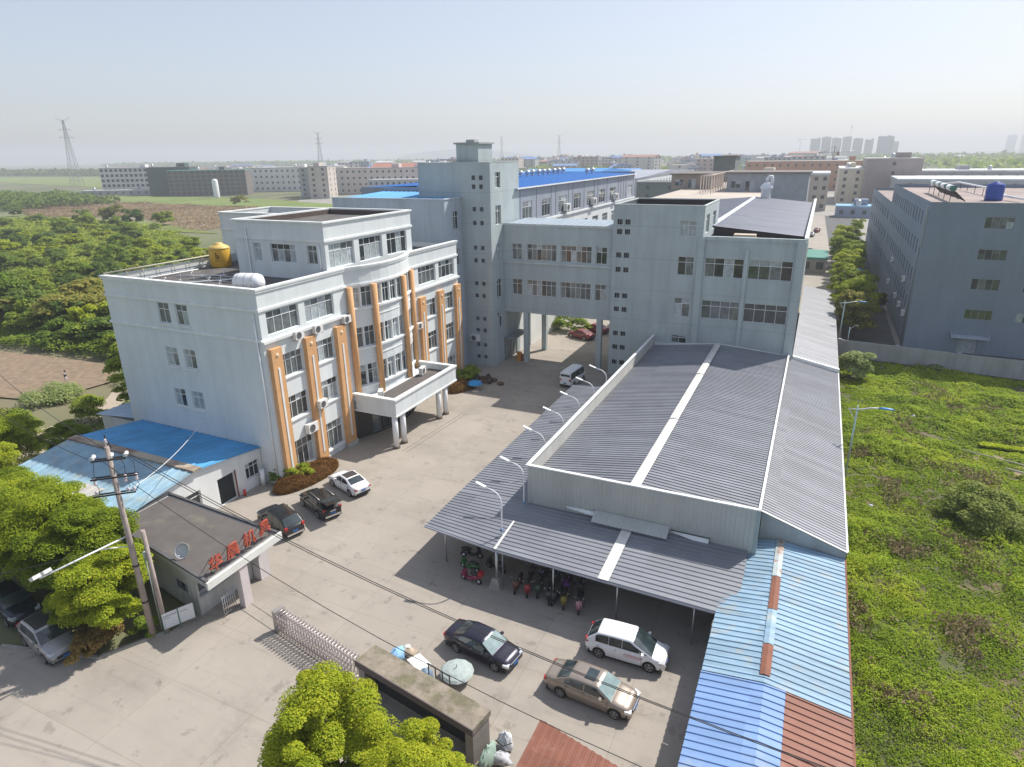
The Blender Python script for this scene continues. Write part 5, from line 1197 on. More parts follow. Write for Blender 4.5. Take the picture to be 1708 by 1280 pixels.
# ------------------------------------------------------------------ scooters under the canopy
def scooter(label, col, loc, head, seatc=(0.03, 0.03, 0.03), box=None):
    t = thing('scooter', label, 'scooter', (loc[0], loc[1], 0), 'scooters parked under the canopy', R(head))
    pm = M('scooter_%d_%d_%d' % tuple(int(c * 100) for c in col), col, 0.35, var=0.1, coat=0.4)
    for x in (-0.62, 0.62):
        mb = MB(); mb.lathe([(0.12, -0.04), (0.2, -0.05), (0.25, 0.0), (0.2, 0.05), (0.12, 0.04)], x, 0, 18, 0, True, 'y', 0.25); wv = mb.build('wheel', black_rubber, t, world=False)
        mb = MB(); mb.lathe([(0.13, -0.03), (0.0, -0.045), (0.0, 0.045), (0.13, 0.03)], x, 0, 12, 0, True, 'y', 0.25); mb.build('rim', rim_m, wv, world=False)
    mb = MB(); mb.tube([(0.64, 0, 0.42), (0.55, 0, 0.8), (0.47, 0, 0.98)], [0.11, 0.14, 0.07], 8); mb.tube([(0.42, 0, 0.36), (0.1, 0, 0.3), (-0.15, 0, 0.34)], [0.1, 0.13, 0.14], 8); mb.tube([(-0.1, 0, 0.42), (-0.4, 0, 0.55), (-0.8, 0, 0.62)], [0.14, 0.17, 0.08], 8)
    mb.obox((0.5, 0, 0.62), (0.05, 0, -0.12), (0, 0.19, 0), (0.1, 0, 0.22)); mb.build('body', pm, t, world=False)
    mb = MB(); mb.tube([(0.0, 0, 0.74), (-0.3, 0, 0.77), (-0.65, 0, 0.80), (-0.78, 0, 0.8)], [0.09, 0.14, 0.13, 0.05], 8); mb.build('seat', M('seat_%d' % int(seatc[0] * 100), seatc, 0.6), t, world=False)
    mb = MB(); mb.tube([(0.4, -0.34, 1.03), (0.48, -0.12, 1.0), (0.48, 0.12, 1.0), (0.4, 0.34, 1.03)], 0.02, 6); mb.build('handlebar', dark_iron, t, world=False)
    mb = MB()
    for s_ in (-1, 1): mb.tube([(0.46, s_ * 0.2, 1.0), (0.5, s_ * 0.27, 1.2)], 0.01, 5); mb.lathe([(0, 0.0), (0.06, 0.01), (0.0, 0.03)], 0.5, s_ * 0.28, 8, 0, True, 'x', 1.22)
    for i, v in enumerate(mb.v):
        if abs(v[0]) > 0.6 or v[0] < 0.3: pass
    mb.build('mirror', steel, t, world=False)
    mb = MB(); mb.lathe([(0.0, 0.06), (0.08, 0.03), (0.1, -0.04)], 0, 0, 10, 0, True, 'x', 0.86)
    mb.v = [(v[0] + 0.56, v[1], v[2]) for v in mb.v]; mb.build('headlight', lamp_clear, t, world=False)
    mb = MB(); mb.tube([(-0.1, 0.02, 0.2), (-0.2, 0.24, 0.0)], 0.015, 5); mb.build('stand', dark_iron, t, world=False)
    if box:
        mb = MB(); mb.obox((-0.82, 0, 0.95), (0.15, 0, 0), (0, 0.18, 0), (0, 0, 0.15)); mb.build('luggage_box', M('lug_%d' % int(box[0] * 100), box, 0.5), t, world=False)
    return t
scooter('black scooter under the canopy corner, behind the green scooter', (0.03, 0.03, 0.035), (-19.9, 35.3), 15)
scooter('dark green scooter with yellow-green front parked sideways under the canopy', (0.05, 0.17, 0.05), (-19.3, 33.9), 172)
scooter('red and purple scooter parked sideways, nearest the canopy corner post', (0.28, 0.03, 0.08), (-18.6, 32.75), 176, box=(0.4, 0.02, 0.03))
for i, (c, lb) in enumerate((((0.14, 0.05, 0.03), 'brown scooter first right of the canopy corner post'), ((0.30, 0.03, 0.04), 'red scooter second right of the canopy corner post'), ((0.04, 0.07, 0.05), 'dark scooter between the red scooter and the black one'), ((0.03, 0.03, 0.04), 'black scooter just left of the second canopy post'), ((0.22, 0.17, 0.03), 'yellowish scooter just right of the second canopy post'), ((0.45, 0.22, 0.25), 'pink scooter at the right end of the parked row'))):
    x = (-15.3, -14.5, -13.8, -12.95, -11.85, -10.75)[i]
    scooter(lb, c, (x, 33.4 - 0.05 * i + (0.3 if i == 2 else 0)), -86 + (i * 37) % 14, box=(0.14, 0.05, 0.2) if i == 4 else None)

for i, (x, y, hd, c, lb) in enumerate(((-15.0, 35.2, -80, (0.05, 0.03, 0.03), 'dark scooter in the back row behind the brown scooter'), (-14.1, 35.3, -95, (0.03, 0.04, 0.07), 'blue-black scooter in the back row behind the red scooter'), (-13.2, 35.2, -85, (0.05, 0.05, 0.05), 'grey-black scooter in the back row behind the second canopy post'), (-12.3, 35.0, -92, (0.10, 0.03, 0.10), 'dark purple scooter in the back row beside the second canopy post'), (-11.3, 34.9, -84, (0.03, 0.03, 0.04), 'black scooter in the back row behind the yellowish one'), (-12.4, 33.3, -100, (0.04, 0.04, 0.045), 'black scooter squeezed against the second canopy post'), (-17.6, 34.6, 170, (0.04, 0.04, 0.05), 'black scooter behind the red and purple one near the corner post'))):
    scooter(lb, c, (x, y), hd)

# ------------------------------------------------------------------ lamps
def canopy_lamp(x, y, h, label):
    t = thing('street_lamp', label, 'street lamp', (x, y, 0), 'white curved lamps standing through the canopy roof')
    mb = MB(); pts = [(0, 0, 0), (0, 0, h)] + [(-0.85 * (1 - math.cos(a)), 0, h + 0.85 * math.sin(a)) for a in (0.35, 0.7, 1.0, 1.25)]
    e = pts[-1]; pts.append((e[0] - 0.55, 0, e[2] + 0.14)); mb.tube(pts, [0.055] * 2 + [0.045] * 5, 8); mb.build('pole', white_paint, t, world=False)
    mb = MB(); c = (e[0] - 0.95, 0, e[2] + 0.27); mb.obox(c, (0.36, 0, -0.11), (0, 0.11, 0), (0.012, 0, 0.04)); mb.build('lamp_head', white_paint, t, world=False)
    mb = MB(); mb.box(-0.09, -0.09, 3.5, 0.09, 0.09, 3.75); mb.build('control_box', M('box_blue', (0.20, 0.28, 0.42), 0.6), t, world=False)
for k, (x, y, h) in enumerate(((-16.95, 34.4, 5.75), (-17.05, 38.4, 5.85), (-17.6, 43.9, 6.0), (-17.7, 48.4, 6.0), (-17.7, 52.6, 6.0), (-17.7, 57.0, 6.0), (-17.7, 61.2, 6.0))):
    canopy_lamp(x, y, h, 'white curved street lamp, %s of the row above the canopy roof' % ('nearest', 'second from the front', 'third from the front', 'fourth from the front', 'fifth from the front', 'sixth from the front', 'farthest')[k])
teal = M('lamp_teal', (0.42, 0.56, 0.56), 0.5, 0.2, var=0.1); lblue = M('lamp_blue', (0.05, 0.24, 0.55), 0.4)
def road_lamp(x, y, h, label, rz=0):
    t = thing('street_lamp', label, 'street lamp', (x, y, 0), 'teal street lamps with blue heads along the avenue', rz)
    mb = MB(); mb.tube([(0, 0, 0), (0, 0, h + 0.35)], [0.1, 0.06], 8); mb.build('pole', teal, t, world=False)
    mb = MB(); mb.tube([(-0.75, 0, h + 0.0), (0.2, 0, h + 0.02), (1.0, 0, h + 0.28), (1.75, 0, h + 0.36)], [0.03, 0.07, 0.07, 0.06], 8); mb.tube([(-0.65, 0, h), (-0.08, 0, h - 0.9)], 0.03, 6); mb.build('arm', M('lamp_arm', (0.62, 0.66, 0.66), 0.5, 0.2), t, world=False)
    mb = MB(); mb.tube([(1.6, 0, h + 0.36), (2.0, 0, h + 0.40), (2.6, 0, h + 0.38), (2.85, 0, h + 0.34)], [0.1, 0.17, 0.16, 0.03], 10)
    mb.v = [(v[0], v[1], h + 0.37 + (v[2] - h - 0.37) * 0.55) for v in mb.v]; mb.build('lamp_head', lblue, t, world=False)
road_lamp(5.35, 60.0, 6.55, 'tall teal street lamp with blue head beside the lean-to, nearest the camera')
road_lamp(5.3, 104.5, 6.8, 'teal street lamp at the near end of the tree row')
road_lamp(6.2, 133.5, 6.9, 'teal street lamp half buried in the tree row')
t = thing('short_post', 'short green-white post with lamp head by the boundary wall corner', 'post', (6.3, 101.5, 0)); mb = MB(); mb.tube([(0, 0, 0), (0, 0, 4.0)], 0.06, 6); mb.build('pole', teal, t, world=False); mb = MB(); mb.tube([(0, 0, 3.6), (0.6, 0, 4.3), (1.1, 0, 4.3)], 0.05, 6); mb.build('arm', steel, t, world=False)

# ------------------------------------------------------------------ utility poles and wires
insul = M('insulator', (0.70, 0.62, 0.66), 0.25, var=0.2, scale=6, coat=0.5); insul_w = M('insulator_white', (0.75, 0.77, 0.77), 0.3)
UP = (-34.2, 20.0)
t = thing('utility_pole', 'tall concrete utility pole with three crossarms and insulators beside the gatehouse', 'utility pole', (UP[0], UP[1], 0))
mb = MB(); mb.tube([(0, 0, 0), (0, 0, 6.5), (0, 0, 13.0)], [0.2, 0.165, 0.125], 12); mb.build('pole', pole_conc, t, world=False)
AD = Vector((0.75, 0.66, 0)).normalized()
for z, s0, s1 in ((12.25, -0.9, 0.85), (11.15, -1.15, 1.2), (10.1, -1.2, 0.95)):
    mb = MB()
    for dv in (-0.14, 0.14):
        n_ = Vector((-AD.y, AD.x, 0)); mb.obox(AD * (s0 + s1) / 2 + n_ * dv + Vector((0, 0, z)), AD * (s1 - s0) / 2, n_ * 0.03, (0, 0, 0.04))
    ca = mb.build('crossarm', dark_iron, t, world=False)
    for s_ in ((s0 + 0.05, 0.05, s1 - 0.05) if z > 12 else (s0 + 0.15, 0.55, s1 - 0.1)):
        mb = MB(); p = AD * s_ + Vector((0, 0, z))
        if z > 12: mb.tube([p + Vector((-0.1, 0.15, 0.05)), p + Vector((-0.32, 0.3, 0.1))], [0.07, 0.12], 8); mb.lathe([(0.05, 0.04), (0.13, 0.08), (0.06, 0.14), (0.12, 0.19), (0.04, 0.27)], p.x, p.y, 10, 0, True, 'z', p.z)
        elif z > 11: mb.lathe([(0.045, 0.05), (0.10, 0.0), (0.05, -0.08), (0.10, -0.14), (0.05, -0.22), (0.10, -0.28), (0.04, -0.42)], p.x, p.y, 10, 0, True, 'z', p.z)
        else: mb.lathe([(0.05, 0.04), (0.12, 0.08), (0.06, 0.15), (0.11, 0.2), (0.03, 0.28)], p.x, p.y, 10, 0, True, 'z', p.z)
        mb.build('insulator', insul_w if z > 12 else insul, ca, world=False)
mb = MB(); mb.tube([(0, 0, 13), (-0.05, 0, 13.25)], 0.03, 6); mb.lathe([(0.04, 0.2), (0.1, 0.26), (0.05, 0.34), (0.09, 0.4), (0.02, 0.5)], 0, 0, 10, 0, True, 'z', 13.0); mb.build('top_insulator', insul, t, world=False)
mb = MB()
for s_, zz in ((-0.95, 11.0), (0.6, 11.0), (1.1, 11.0)):
    p = AD * s_; mb.tube([p + Vector((0, 0, 10.75)), p + Vector((-0.1, 0.15, 10.4)), AD * (s_ * 0.9) + Vector((0.1, -0.1, 10.2)), AD * (s_ * 0.95) + Vector((0, 0, 10.35))], 0.015, 5)
    mb.tube([AD * (s_ * 0.8) + Vector((0, 0, 12.3)), AD * s_ + Vector((-0.25, 0.2, 11.7)), p + Vector((0, 0, 11.25))], 0.015, 5)
mb.tube([(-0.3, 0.25, 12.5), (-0.35, 0.2, 13.3), (0.05, 0, 13.75), (0.4, -0.1, 13.45), (0.55, -0.1, 13.1)], 0.025, 6)
mb.build('jumper_cables', dark_iron, t, world=False)
mb = MB()
for z in (2.6, 5.2): mb.tube([(0, 0, z), (0, 0, z + 0.12)], 0.195, 12)
mb.build('bands', dark_iron, t, world=False)
t = thing('short_pole', 'shorter concrete pole with cable box right of the tall utility pole', 'pole', (-33.75, 20.6, 0)); mb = MB(); mb.tube([(0, 0, 0), (0, 0, 7.4)], [0.15, 0.12], 10); mb.build('pole', pole_conc, t, world=False)
mb = MB(); mb.box(-0.3, -0.14, 5.5, -0.1, 0.1, 5.9); mb.tube([(-0.22, -0.1, 0.3), (-0.24, -0.1, 5.5)], 0.04, 6); mb.build('cable_box', M('box_greenish', (0.36, 0.42, 0.38), 0.6), t, world=False)
t = thing('flood_light_arm', 'white horizontal arm with two floodlights reaching over the trees from the pole', 'floodlight', (UP[0], UP[1], 7.1))
mb = MB(); mb.tube([(-0.1, -0.1, 0.15), (-0.7, -4.6, 0.1)], 0.05, 6); mb.tube([(-0.1, -0.1, -0.5), (-0.4, -1.6, 0.1)], 0.035, 6); mb.build('arm', white_paint, t, world=False)
for y in (-4.2, -4.75):
    mb = MB(); mb.obox((-0.75, y, 0.25), (0.2, 0.0, 0.12), (0, 0.2, 0), (-0.05, 0, 0.09)); mb.build('lamp_head', M('flood_grey', (0.62, 0.63, 0.62), 0.5), t, world=False)
def wire(label, a, b, sag, r_=0.02, m=None, name='power_line', grp='overhead wires from the utility pole'):
    a, b = Vector(a), Vector(b); mb = MB(); pts = [a.lerp(b, k / 24) - Vector((0, 0, sag * 4 * (k / 24) * (1 - k / 24))) for k in range(25)]
    mb.tube(pts, r_, 5); o = mb.build(name, m or M('wire_black', (0.03, 0.03, 0.032), 0.6)); tag(o, label, 'wire', grp); return o
wire('thin wire crossing below the gate in front of the navy and gold sedans', (-34.6, 19.6, 12.45), (40, 18.0, 12.5), 7.3, 0.018)
wire('upper one of the two close wires passing over the canopy front shade', (-33.5, 20.5, 12.45), (46, 19.3, 12.4), 5.2, 0.02)
wire('lower one of the two close wires passing over the canopy front shade', (-33.45, 20.75, 12.35), (46, 19.45, 12.3), 5.25, 0.02)
wire('dark wire running left from the pole top over the blue roof', (-34.8, 20.3, 12.6), (-75, 33, 11.5), 1.0)
wire('dark wire running left from the upper crossarm over the blue roof', (-35.0, 19.3, 12.4), (-75, 30, 10.8), 1.2)
wire('white drop cable from the pole up to the office wall', (-33.6, 20.5, 10.3), (-49.5, 38.2, 5.2), 0.5, 0.022, white_paint)
wire('dark cable leaving the pole low toward the lower left edge', (-34.3, 19.8, 7.0), (-46, 10, 6.2), 0.6)
# notice boards
for i, (x, y, lb) in enumerate(((-33.5, 20.85, 'white notice board with small dark lettering beside the short pole'), (-33.1, 21.7, 'white notice board with faint line of text next to the gatehouse corner'))):
    t = thing('notice_board', lb, 'notice board', (x, y, 0), None, R(64))
    mb = MB(); mb.box(-0.44, -0.03, 0.35, 0.44, 0.03, 1.45); mb.build('panel', M('board_white', (0.72, 0.72, 0.73), 0.6, var=0.04), t, world=False)
    mb = MB(); mb.box(-0.47, -0.04, 0, -0.43, 0.04, 1.5); mb.box(0.43, -0.04, 0, 0.47, 0.04, 1.5); mb.build('frame', M('board_frame', (0.12, 0.2, 0.17), 0.6), t, world=False)
    mb = MB()
    for r_, (z, n_, w_) in enumerate((((1.2, 7, 0.09), (1.05, 5, 0.06)) if i == 0 else ((1.15, 6, 0.06),))):
        for k in range(n_): mb.box(-0.36 + k * w_ * 1.25, -0.036, z, -0.36 + k * w_ * 1.25 + w_ * 0.8, -0.031, z + w_ * 0.9)
    mb.build('lettering', M('text_grey', (0.22, 0.22, 0.24), 0.6), t, world=False)

# ------------------------------------------------------------------ sliding gate, sign wall, clutter
gt = thing('folding_gate', 'folded stainless concertina gate drawn across part of the entrance', 'gate', (-24, 23.2, 0))
GA, GB = Vector((-27.1, 23.7, 0)), Vector((-20.4, 22.35, 0)); gd = (GB - GA).normalized(); gn = Vector((-gd.y, gd.x, 0)); NG = 26; gl_ = (GB - GA).length
for k in range(NG):
    c = GA + gd * (gl_ * k / (NG - 1)); mb = MB()
    for s_ in (-0.32, 0.32): mb.tube([c + gn * s_ + Vector((0, 0, 0.06)), c + gn * s_ + Vector((0, 0, 1.5))], 0.026, 5)
    mb.tube([c - gn * 0.34 + Vector((0, 0, 1.5)), c + gn * 0.34 + Vector((0, 0, 1.5))], 0.035, 6); mb.tube([c - gn * 0.32 + Vector((0, 0, 0.2)), c + gn * 0.32 + Vector((0, 0, 0.2))], 0.02, 5)
    mb.build('gate_frame', M('gate_steel', (0.58, 0.52, 0.51), 0.38, 0.7, var=0.1, scale=3), gt)
st = gl_ / (NG - 1)
for s_ in (-0.32, 0.32):
    mb = MB()
    for k in range(NG - 1):
        for z in (0.25, 0.65, 1.05):
            a, b = GA + gd * st * k + gn * s_, GA + gd * st * (k + 1) + gn * s_
            mb.tube([a + Vector((0, 0, z)), b + Vector((0, 0, z + 0.38))], 0.015, 4); mb.tube([a + Vector((0, 0, z + 0.38)), b + Vector((0, 0, z))], 0.015, 4)
    mb.build('lattice', M('gate_steel2', (0.46, 0.42, 0.42), 0.4, 0.7, var=0.1), gt)
mb = MB(); c = GA - gd * 0.25; mb.obox(c + Vector((0, 0, 0.8)), gd * 0.16, gn * 0.36, (0, 0, 0.74)); mb.build('gate_head', M('gate_head', (0.42, 0.39, 0.37), 0.45, 0.5, var=0.15, streak=0.2), gt)
mb = MB(); a, b = Vector((-31.2, 24.5, 0.006)), Vector((-19.5, 22.1, 0.006)); d = (b - a).normalized(); n_ = Vector((-d.y, d.x, 0))
for s_ in (-0.36, 0.36): mb.quad(a + n_ * (s_ - 0.03), b + n_ * (s_ - 0.03), b + n_ * (s_ + 0.03), a + n_ * (s_ + 0.03))
o = mb.build('gate_rail', M('rail_dark', (0.13, 0.115, 0.10), 0.8)); tag(o, 'pair of thin dark gate rails set flush in the entrance concrete', 'rail')
mb = MB()
for x0, y0, x1, y1 in ((-34.9, 48.6, -34.2, 59.6), (-34.4, 48.5, -33.7, 59.5)):
    mb.quad((x0 - 0.035, y0, 0.006), (x0 + 0.035, y0, 0.006), (x1 + 0.035, y1, 0.006), (x1 - 0.035, y1, 0.006))
mb.quad((-34.3, 59.6, 0.006), (-33.2, 59.45, 0.006), (-33.2, 59.53, 0.006), (-34.3, 59.68, 0.006)); o = mb.build('drain_slot', M('rail_dark', (0, 0, 0))); tag(o, 'pair of thin dark drain slots in the paving before the porch', 'drain')
mb = MB()
a, b = Vector((-28.5, 34.6, 0.007)), Vector((2, 27.6, 0.007)); d = (b - a).normalized(); n_ = Vector((-d.y, d.x, 0))
sw = thing('sign_wall', 'long low entrance wall with mossy flat top and dark recessed front', 'wall', (-15.5, 21.6, 0))
WA, WB = Vector((-19.45, 22.2, 0)), Vector((-11.55, 20.8, 0)); wd = (WB - WA).normalized(); wn = Vector((-wd.y, wd.x, 0)); wl = (WB - WA).length
moss = M('mossy_top', (0.27, 0.23, 0.185), 0.95, var=0.22, scale=1.5, col2=(0.17, 0.155, 0.10), c2scale=1.1, c2lo=0.48, c2hi=0.62, bump=0.5, bscale=12)
mb = MB(); mb.obox((WA + WB) / 2 + Vector((0, 0, 2.2)), wd * (wl / 2), wn * 0.72, (0, 0, 0.17)); mb.build('top_slab', moss, sw)
mb = MB()
mb.obox((WA + WB) / 2 + wn * 0.35 + Vector((0, 0, 1.015)), wd * (wl / 2 - 0.06), wn * 0.3, (0, 0, 1.01)); mb.obox(WA + wd * 0.3 - wn * 0.3 + Vector((0, 0, 1.015)), wd * 0.24, wn * 0.345, (0, 0, 1.01)); mb.obox(WB - wd * 0.3 - wn * 0.3 + Vector((0, 0, 1.015)), wd * 0.24, wn * 0.345, (0, 0, 1.01)); mb.build('wall', M('wall_brownish', (0.30, 0.26, 0.235), 0.9, var=0.15, streak=0.25), sw)
mb = MB(); mb.obox((WA + WB) / 2 - wn * 0.02 + Vector((0, 0, 1.1)), wd * (wl / 2 - 0.7), wn * 0.06, (0, 0, 0.8)); mb.build('dark_panel', M('panel_black', (0.03, 0.03, 0.032), 0.25), sw)
mb = MB(); mb.obox((WA + WB) / 2 - wn * 0.74 + Vector((0, 0, 2.2)), wd * (wl / 2 + 0.03), wn * 0.03, (0, 0, 0.2)); mb.build('fascia', M('fascia_dark', (0.13, 0.105, 0.105), 0.8, var=0.2), sw)
# clutter behind the wall
def clutter(name, label, cat, parts, loc, rz=0.0, group=None):
    t = thing(name, label, cat, (loc[0], loc[1], loc[2] if len(loc) > 2 else 0), group, rz)
    for nm, mb, m in parts: mb.build(nm, m, t, world=False)
    return t
def lump(rx, ry, rz_, seed, n=14, mi=0, k=0.25):
    rnd = random.Random(seed); mb = MB(); rows = []
    for i in range(8):
        f = i / 7; r_ = math.sin(PI * (0.12 + 0.88 * f) ) if i < 7 else 0.0
        rows.append([(rx * r_ * math.cos(2 * PI * j / n) * (1 + rnd.uniform(-k, k) * 0.5), ry * r_ * math.sin(2 * PI * j / n) * (1 + rnd.uniform(-k, k) * 0.5), rz_ * (1 - math.cos(PI * f)) / 2 * (1 + rnd.uniform(-k, k) * 0.2)) for j in range(n)])
    rows[0] = [(p[0] * 1.4, p[1] * 1.4, 0) for p in rows[0]]
    mb.add([p for r_ in rows for p in r_], [(i * n + j, i * n + (j + 1) % n, (i + 1) * n + (j + 1) % n, (i + 1) * n + j) for i in range(7) for j in range(n)], 0, True); return mb
sackm = M('sack_white', (0.62, 0.64, 0.68), 0.8, var=0.15, scale=3)
clutter('sack', 'bulging white sack leaning at the right end of the sign wall', 'sack', [('bag', lump(0.42, 0.36, 1.0, 1, 16, 0, 0.55), sackm), ('tie', (lambda m: (m.tube([(0.45, -0.2, 0.75), (0.1, -0.5, 0.7), (-0.4, -0.3, 0.66)], 0.03, 5), m)[1])(MB()), dark_iron)], (-10.75, 21.7))
clutter('sack', 'grey-white sack slumped below the taller sack beside the wall', 'sack', [('bag', lump(0.55, 0.36, 0.5, 2, 16, 0, 0.6), M('sack_grey', (0.50, 0.50, 0.54), 0.8, var=0.15, scale=3))], (-10.6, 20.9))
clutter('tarpaulin', 'pale green translucent sheeting bundled against the end of the sign wall', 'sheeting', [('sheet', lump(0.3, 0.75, 1.1, 3, 16, 0, 0.7), M('sheet_green', (0.30, 0.40, 0.34), 0.5, var=0.2, scale=2))], (-11.15, 20.5))
mb1 = MB(); mb1.box(-0.4, -0.3, 0, 0.4, 0.3, 0.5); mb2 = MB(); mb2.obox((0.1, 0, 0.62), (0.5, 0, 0.1), (0, 0.33, 0), (0, 0, 0.015))
clutter('cardboard_box', 'open cardboard box with raised flap in the junk beside the wall', 'box', [('body', mb1, M('cardboard', (0.45, 0.36, 0.25), 0.85, var=0.12)), ('flap', mb2, M('cardboard2', (0.50, 0.42, 0.33), 0.85))], (-10.2, 19.8), 0.5)
mb1 = MB(); mb1.lathe([(0, 0), (0.3, 0), (0.38, 0.1), (0.42, 0.5), (0.36, 0.5), (0.3, 0.12), (0, 0.1)], 0, 0, 18)
clutter('basin', 'yellow-brown round basin among the junk at the bottom edge', 'basin', [('bowl', mb1, M('basin_yellow', (0.42, 0.26, 0.04), 0.5))], (-10.3, 18.7, 0.45))
mb1 = MB(); mb1.box(-0.9, -0.5, 0, 0.9, 0.5, 0.42); clutter('crate_table', 'low pale table of planks under the basin at the bottom edge', 'table', [('top', mb1, M('plank_pale', (0.45, 0.42, 0.36), 0.8, var=0.2))], (-10.4, 18.8))
mb1 = MB()
for k in range(4): mb1.box(-0.8 + k * 0.53, -0.025, 0, -0.75 + k * 0.53, 0.025, 1.25)
mb1.box(-0.82, -0.025, 1.2, 0.86, 0.025, 1.25)
clutter('iron_railing', 'short dark iron railing beside the round whitish tarp', 'railing', [('bars', mb1, dark_iron)], (-15.8, 23.75, 0), R(-12))
mb1 = MB(); mb1.lathe([(0.98, 0.5), (0.85, 0.62), (0.5, 0.74), (0.0, 0.8)], 0, 0, 12, 0, False); mb2 = MB(); mb2.tube([(0, 0, 0), (0, 0, 1.0)], 0.03, 6)
clutter('parasol', 'round pale worn parasol low on the ground behind the sign wall', 'parasol', [('canopy', mb1, M('parasol_pale', (0.36, 0.42, 0.405), 0.7, var=0.15, scale=3)), ('pole', mb2, steel)], (-15.2, 24.7))
rnd = random.Random(9)
for i, (nm, lb, c, x, y, s_) in enumerate((('plastic_sheet', 'crumpled light blue plastic sheet behind the wall corner', (0.25, 0.45, 0.68), -19.15, 24.5, 0.62), ('bucket_heap', 'dark bucket heaped with rags in the junk row behind the wall', (0.12, 0.10, 0.09), -18.3, 24.5, 0.42), ('cardboard_heap', 'small tan cardboard heap in the junk row behind the wall', (0.45, 0.36, 0.27), -18.6, 25.0, 0.5), ('foam_board', 'white foam board lying in the junk row behind the wall', (0.78, 0.80, 0.80), -17.5, 24.4, 0.5), ('rag_heap', 'blue and grey rag heap next to the white foam board', (0.18, 0.25, 0.34), -16.9, 24.0, 0.5), ('paper_heap', 'loose white paper heap at the left of the junk row', (0.55, 0.55, 0.52), -19.0, 25.2, 0.42))):
    if nm == 'foam_board': mb1 = MB(); mb1.obox((0, 0, 0.5), (0.55, 0.1, 0.05), (-0.1, 0.45, 0.08), (0, 0, 0.05)); mb1.box(-0.3, -0.3, 0, 0.3, 0.3, 0.42)
    else: mb1 = lump(s_, s_ * 0.8, s_ * 1.2, 20 + i, 9, 0, 0.6)
    o = clutter(nm, lb, nm.split('_')[-1], [('bulk', mb1, M('junk%d' % i, c, 0.7, var=0.3, scale=4))], (x, y), rnd.uniform(0, 3))
# courtyard odds and ends
mb1 = MB(); mb1.lathe([(0.95, 0.75), (0.8, 1.0), (0.4, 1.15), (0.0, 1.2)], 0, 0, 10, 0, False); mb2 = MB(); mb2.tube([(0, 0, 0.05), (0, 0, 1.2)], 0.03, 6); mb3 = MB(); mb3.lathe([(0, 0), (0.5, 0), (0.5, 0.06), (0.1, 0.1), (0, 0.1)], 0.3, -0.5, 14)
clutter('parasol', 'small bright blue parasol with pale round base by the planted corner', 'parasol', [('canopy', mb1, M('parasol_blue', (0.02, 0.28, 0.62), 0.6, var=0.1)), ('pole', mb2, steel), ('base', mb3, M('parasol_base', (0.62, 0.52, 0.42), 0.8))], (-36.6, 67.4))
for i in range(9):
    a = rnd.uniform(0, 6.28); x, y = -38.4 + (i % 5) * 0.95 + rnd.uniform(-.3, .3), 70.2 + (i // 5) * 1.1 + rnd.uniform(-.3, .3)
    mb1 = MB(); mb1.lathe([(0.22, -0.12), (0.42, -0.14), (0.5, 0), (0.42, 0.14), (0.22, 0.12), (0.22, -0.12)], 0, 0, 14, 0, True, 'y' if i % 2 else 'z', 0.5 if i % 2 else 0.14); o = mb1.build('scrap_coil', M('scrap_rust%d' % (i % 2), ((0.13, 0.075, 0.05), (0.09, 0.06, 0.045))[i % 2], 0.85, var=0.3)); o.location = (x, y, 0); o.rotation_euler = (0, 0, a); tag(o, 'rusty brown coil in the scrap pile before the stair tower', 'scrap', 'rusty coils piled before the stair tower')
mb1 = MB(); mb1.box(-0.3, -0.25, 0, 0.3, 0.25, 1.3); mb2 = MB(); mb2.box(0.31, -0.2, 0.0, 0.6, 0.2, 1.0)
clutter('drum_rack', 'orange and red barrels beside the left bridge pillar', 'barrel', [('barrel_orange', mb1, M('barrel_or', (0.55, 0.24, 0.03), 0.6, var=0.2)), ('barrel_red', mb2, M('barrel_rd', (0.30, 0.05, 0.03), 0.6))], (-36.3, 80.6))
mb1 = MB(); mb1.tube([(0, 0, 0), (0, 0, 0.55)], 0.12, 10); mb1.tube([(0, 0, 0.55), (0, 0, 0.65)], [0.12, 0.03], 10)
clutter('fire_extinguisher', 'red fire extinguisher by the workshop doorway', 'extinguisher', [('bottle', mb1, M('ext_red', (0.5, 0.04, 0.03), 0.4))], (-42.6, 35.5))
mb1 = MB(); mb1.tube([(0, 0, 0), (0, 0, 1.6)], 0.22, 12)
clutter('cylinder_tank', 'tall white cylinder standing by the workshop window', 'cylinder', [('tank', mb1, white_paint)], (-42.5, 37.6))
mb1 = lump(2.0, 1.0, 0.9, 44, 12, 0, 0.6)
clutter('scrap_pile', 'grey scrap pile between the canopy end and the corner factory', 'scrap', [('pile', mb1, M('scrap_grey', (0.16, 0.15, 0.13), 0.9, var=0.4, scale=4))], (-21.5, 69.5))

# ------------------------------------------------------------------ foliage
def leaves_mesh(name, C, Nrm, S, mat, seed=0, fold=0.25):
    """one folded leaf (two triangles-quads) per centre"""
    rng = np.random.default_rng(seed); n = len(C)
    Nn = Nrm / np.linalg.norm(Nrm, axis=1, keepdims=True)
    r_ = rng.normal(size=(n, 3)); T = np.cross(Nn, r_); T /= np.linalg.norm(T, axis=1, keepdims=True) + 1e-9; B = np.cross(Nn, T)
    S = np.asarray(S).reshape(-1, 1)
    V = np.empty((n, 4, 3), dtype=np.float32)
    V[:, 0] = C - T * S; V[:, 1] = C + B * S * 0.62 - Nn * S * fold; V[:, 2] = C + T * S; V[:, 3] = C - B * S * 0.62 - Nn * S * fold
    me = bpy.data.meshes.new(name); me.vertices.add(n * 4); me.vertices.foreach_set('co', V.reshape(-1))
    me.loops.add(n * 4); me.loops.foreach_set('vertex_index', np.arange(n * 4, dtype=np.int32)); me.polygons.add(n)
    me.polygons.foreach_set('loop_start', np.arange(0, n * 4, 4, dtype=np.int32)); me.update(calc_edges=True); me.materials.append(mat)
    return me
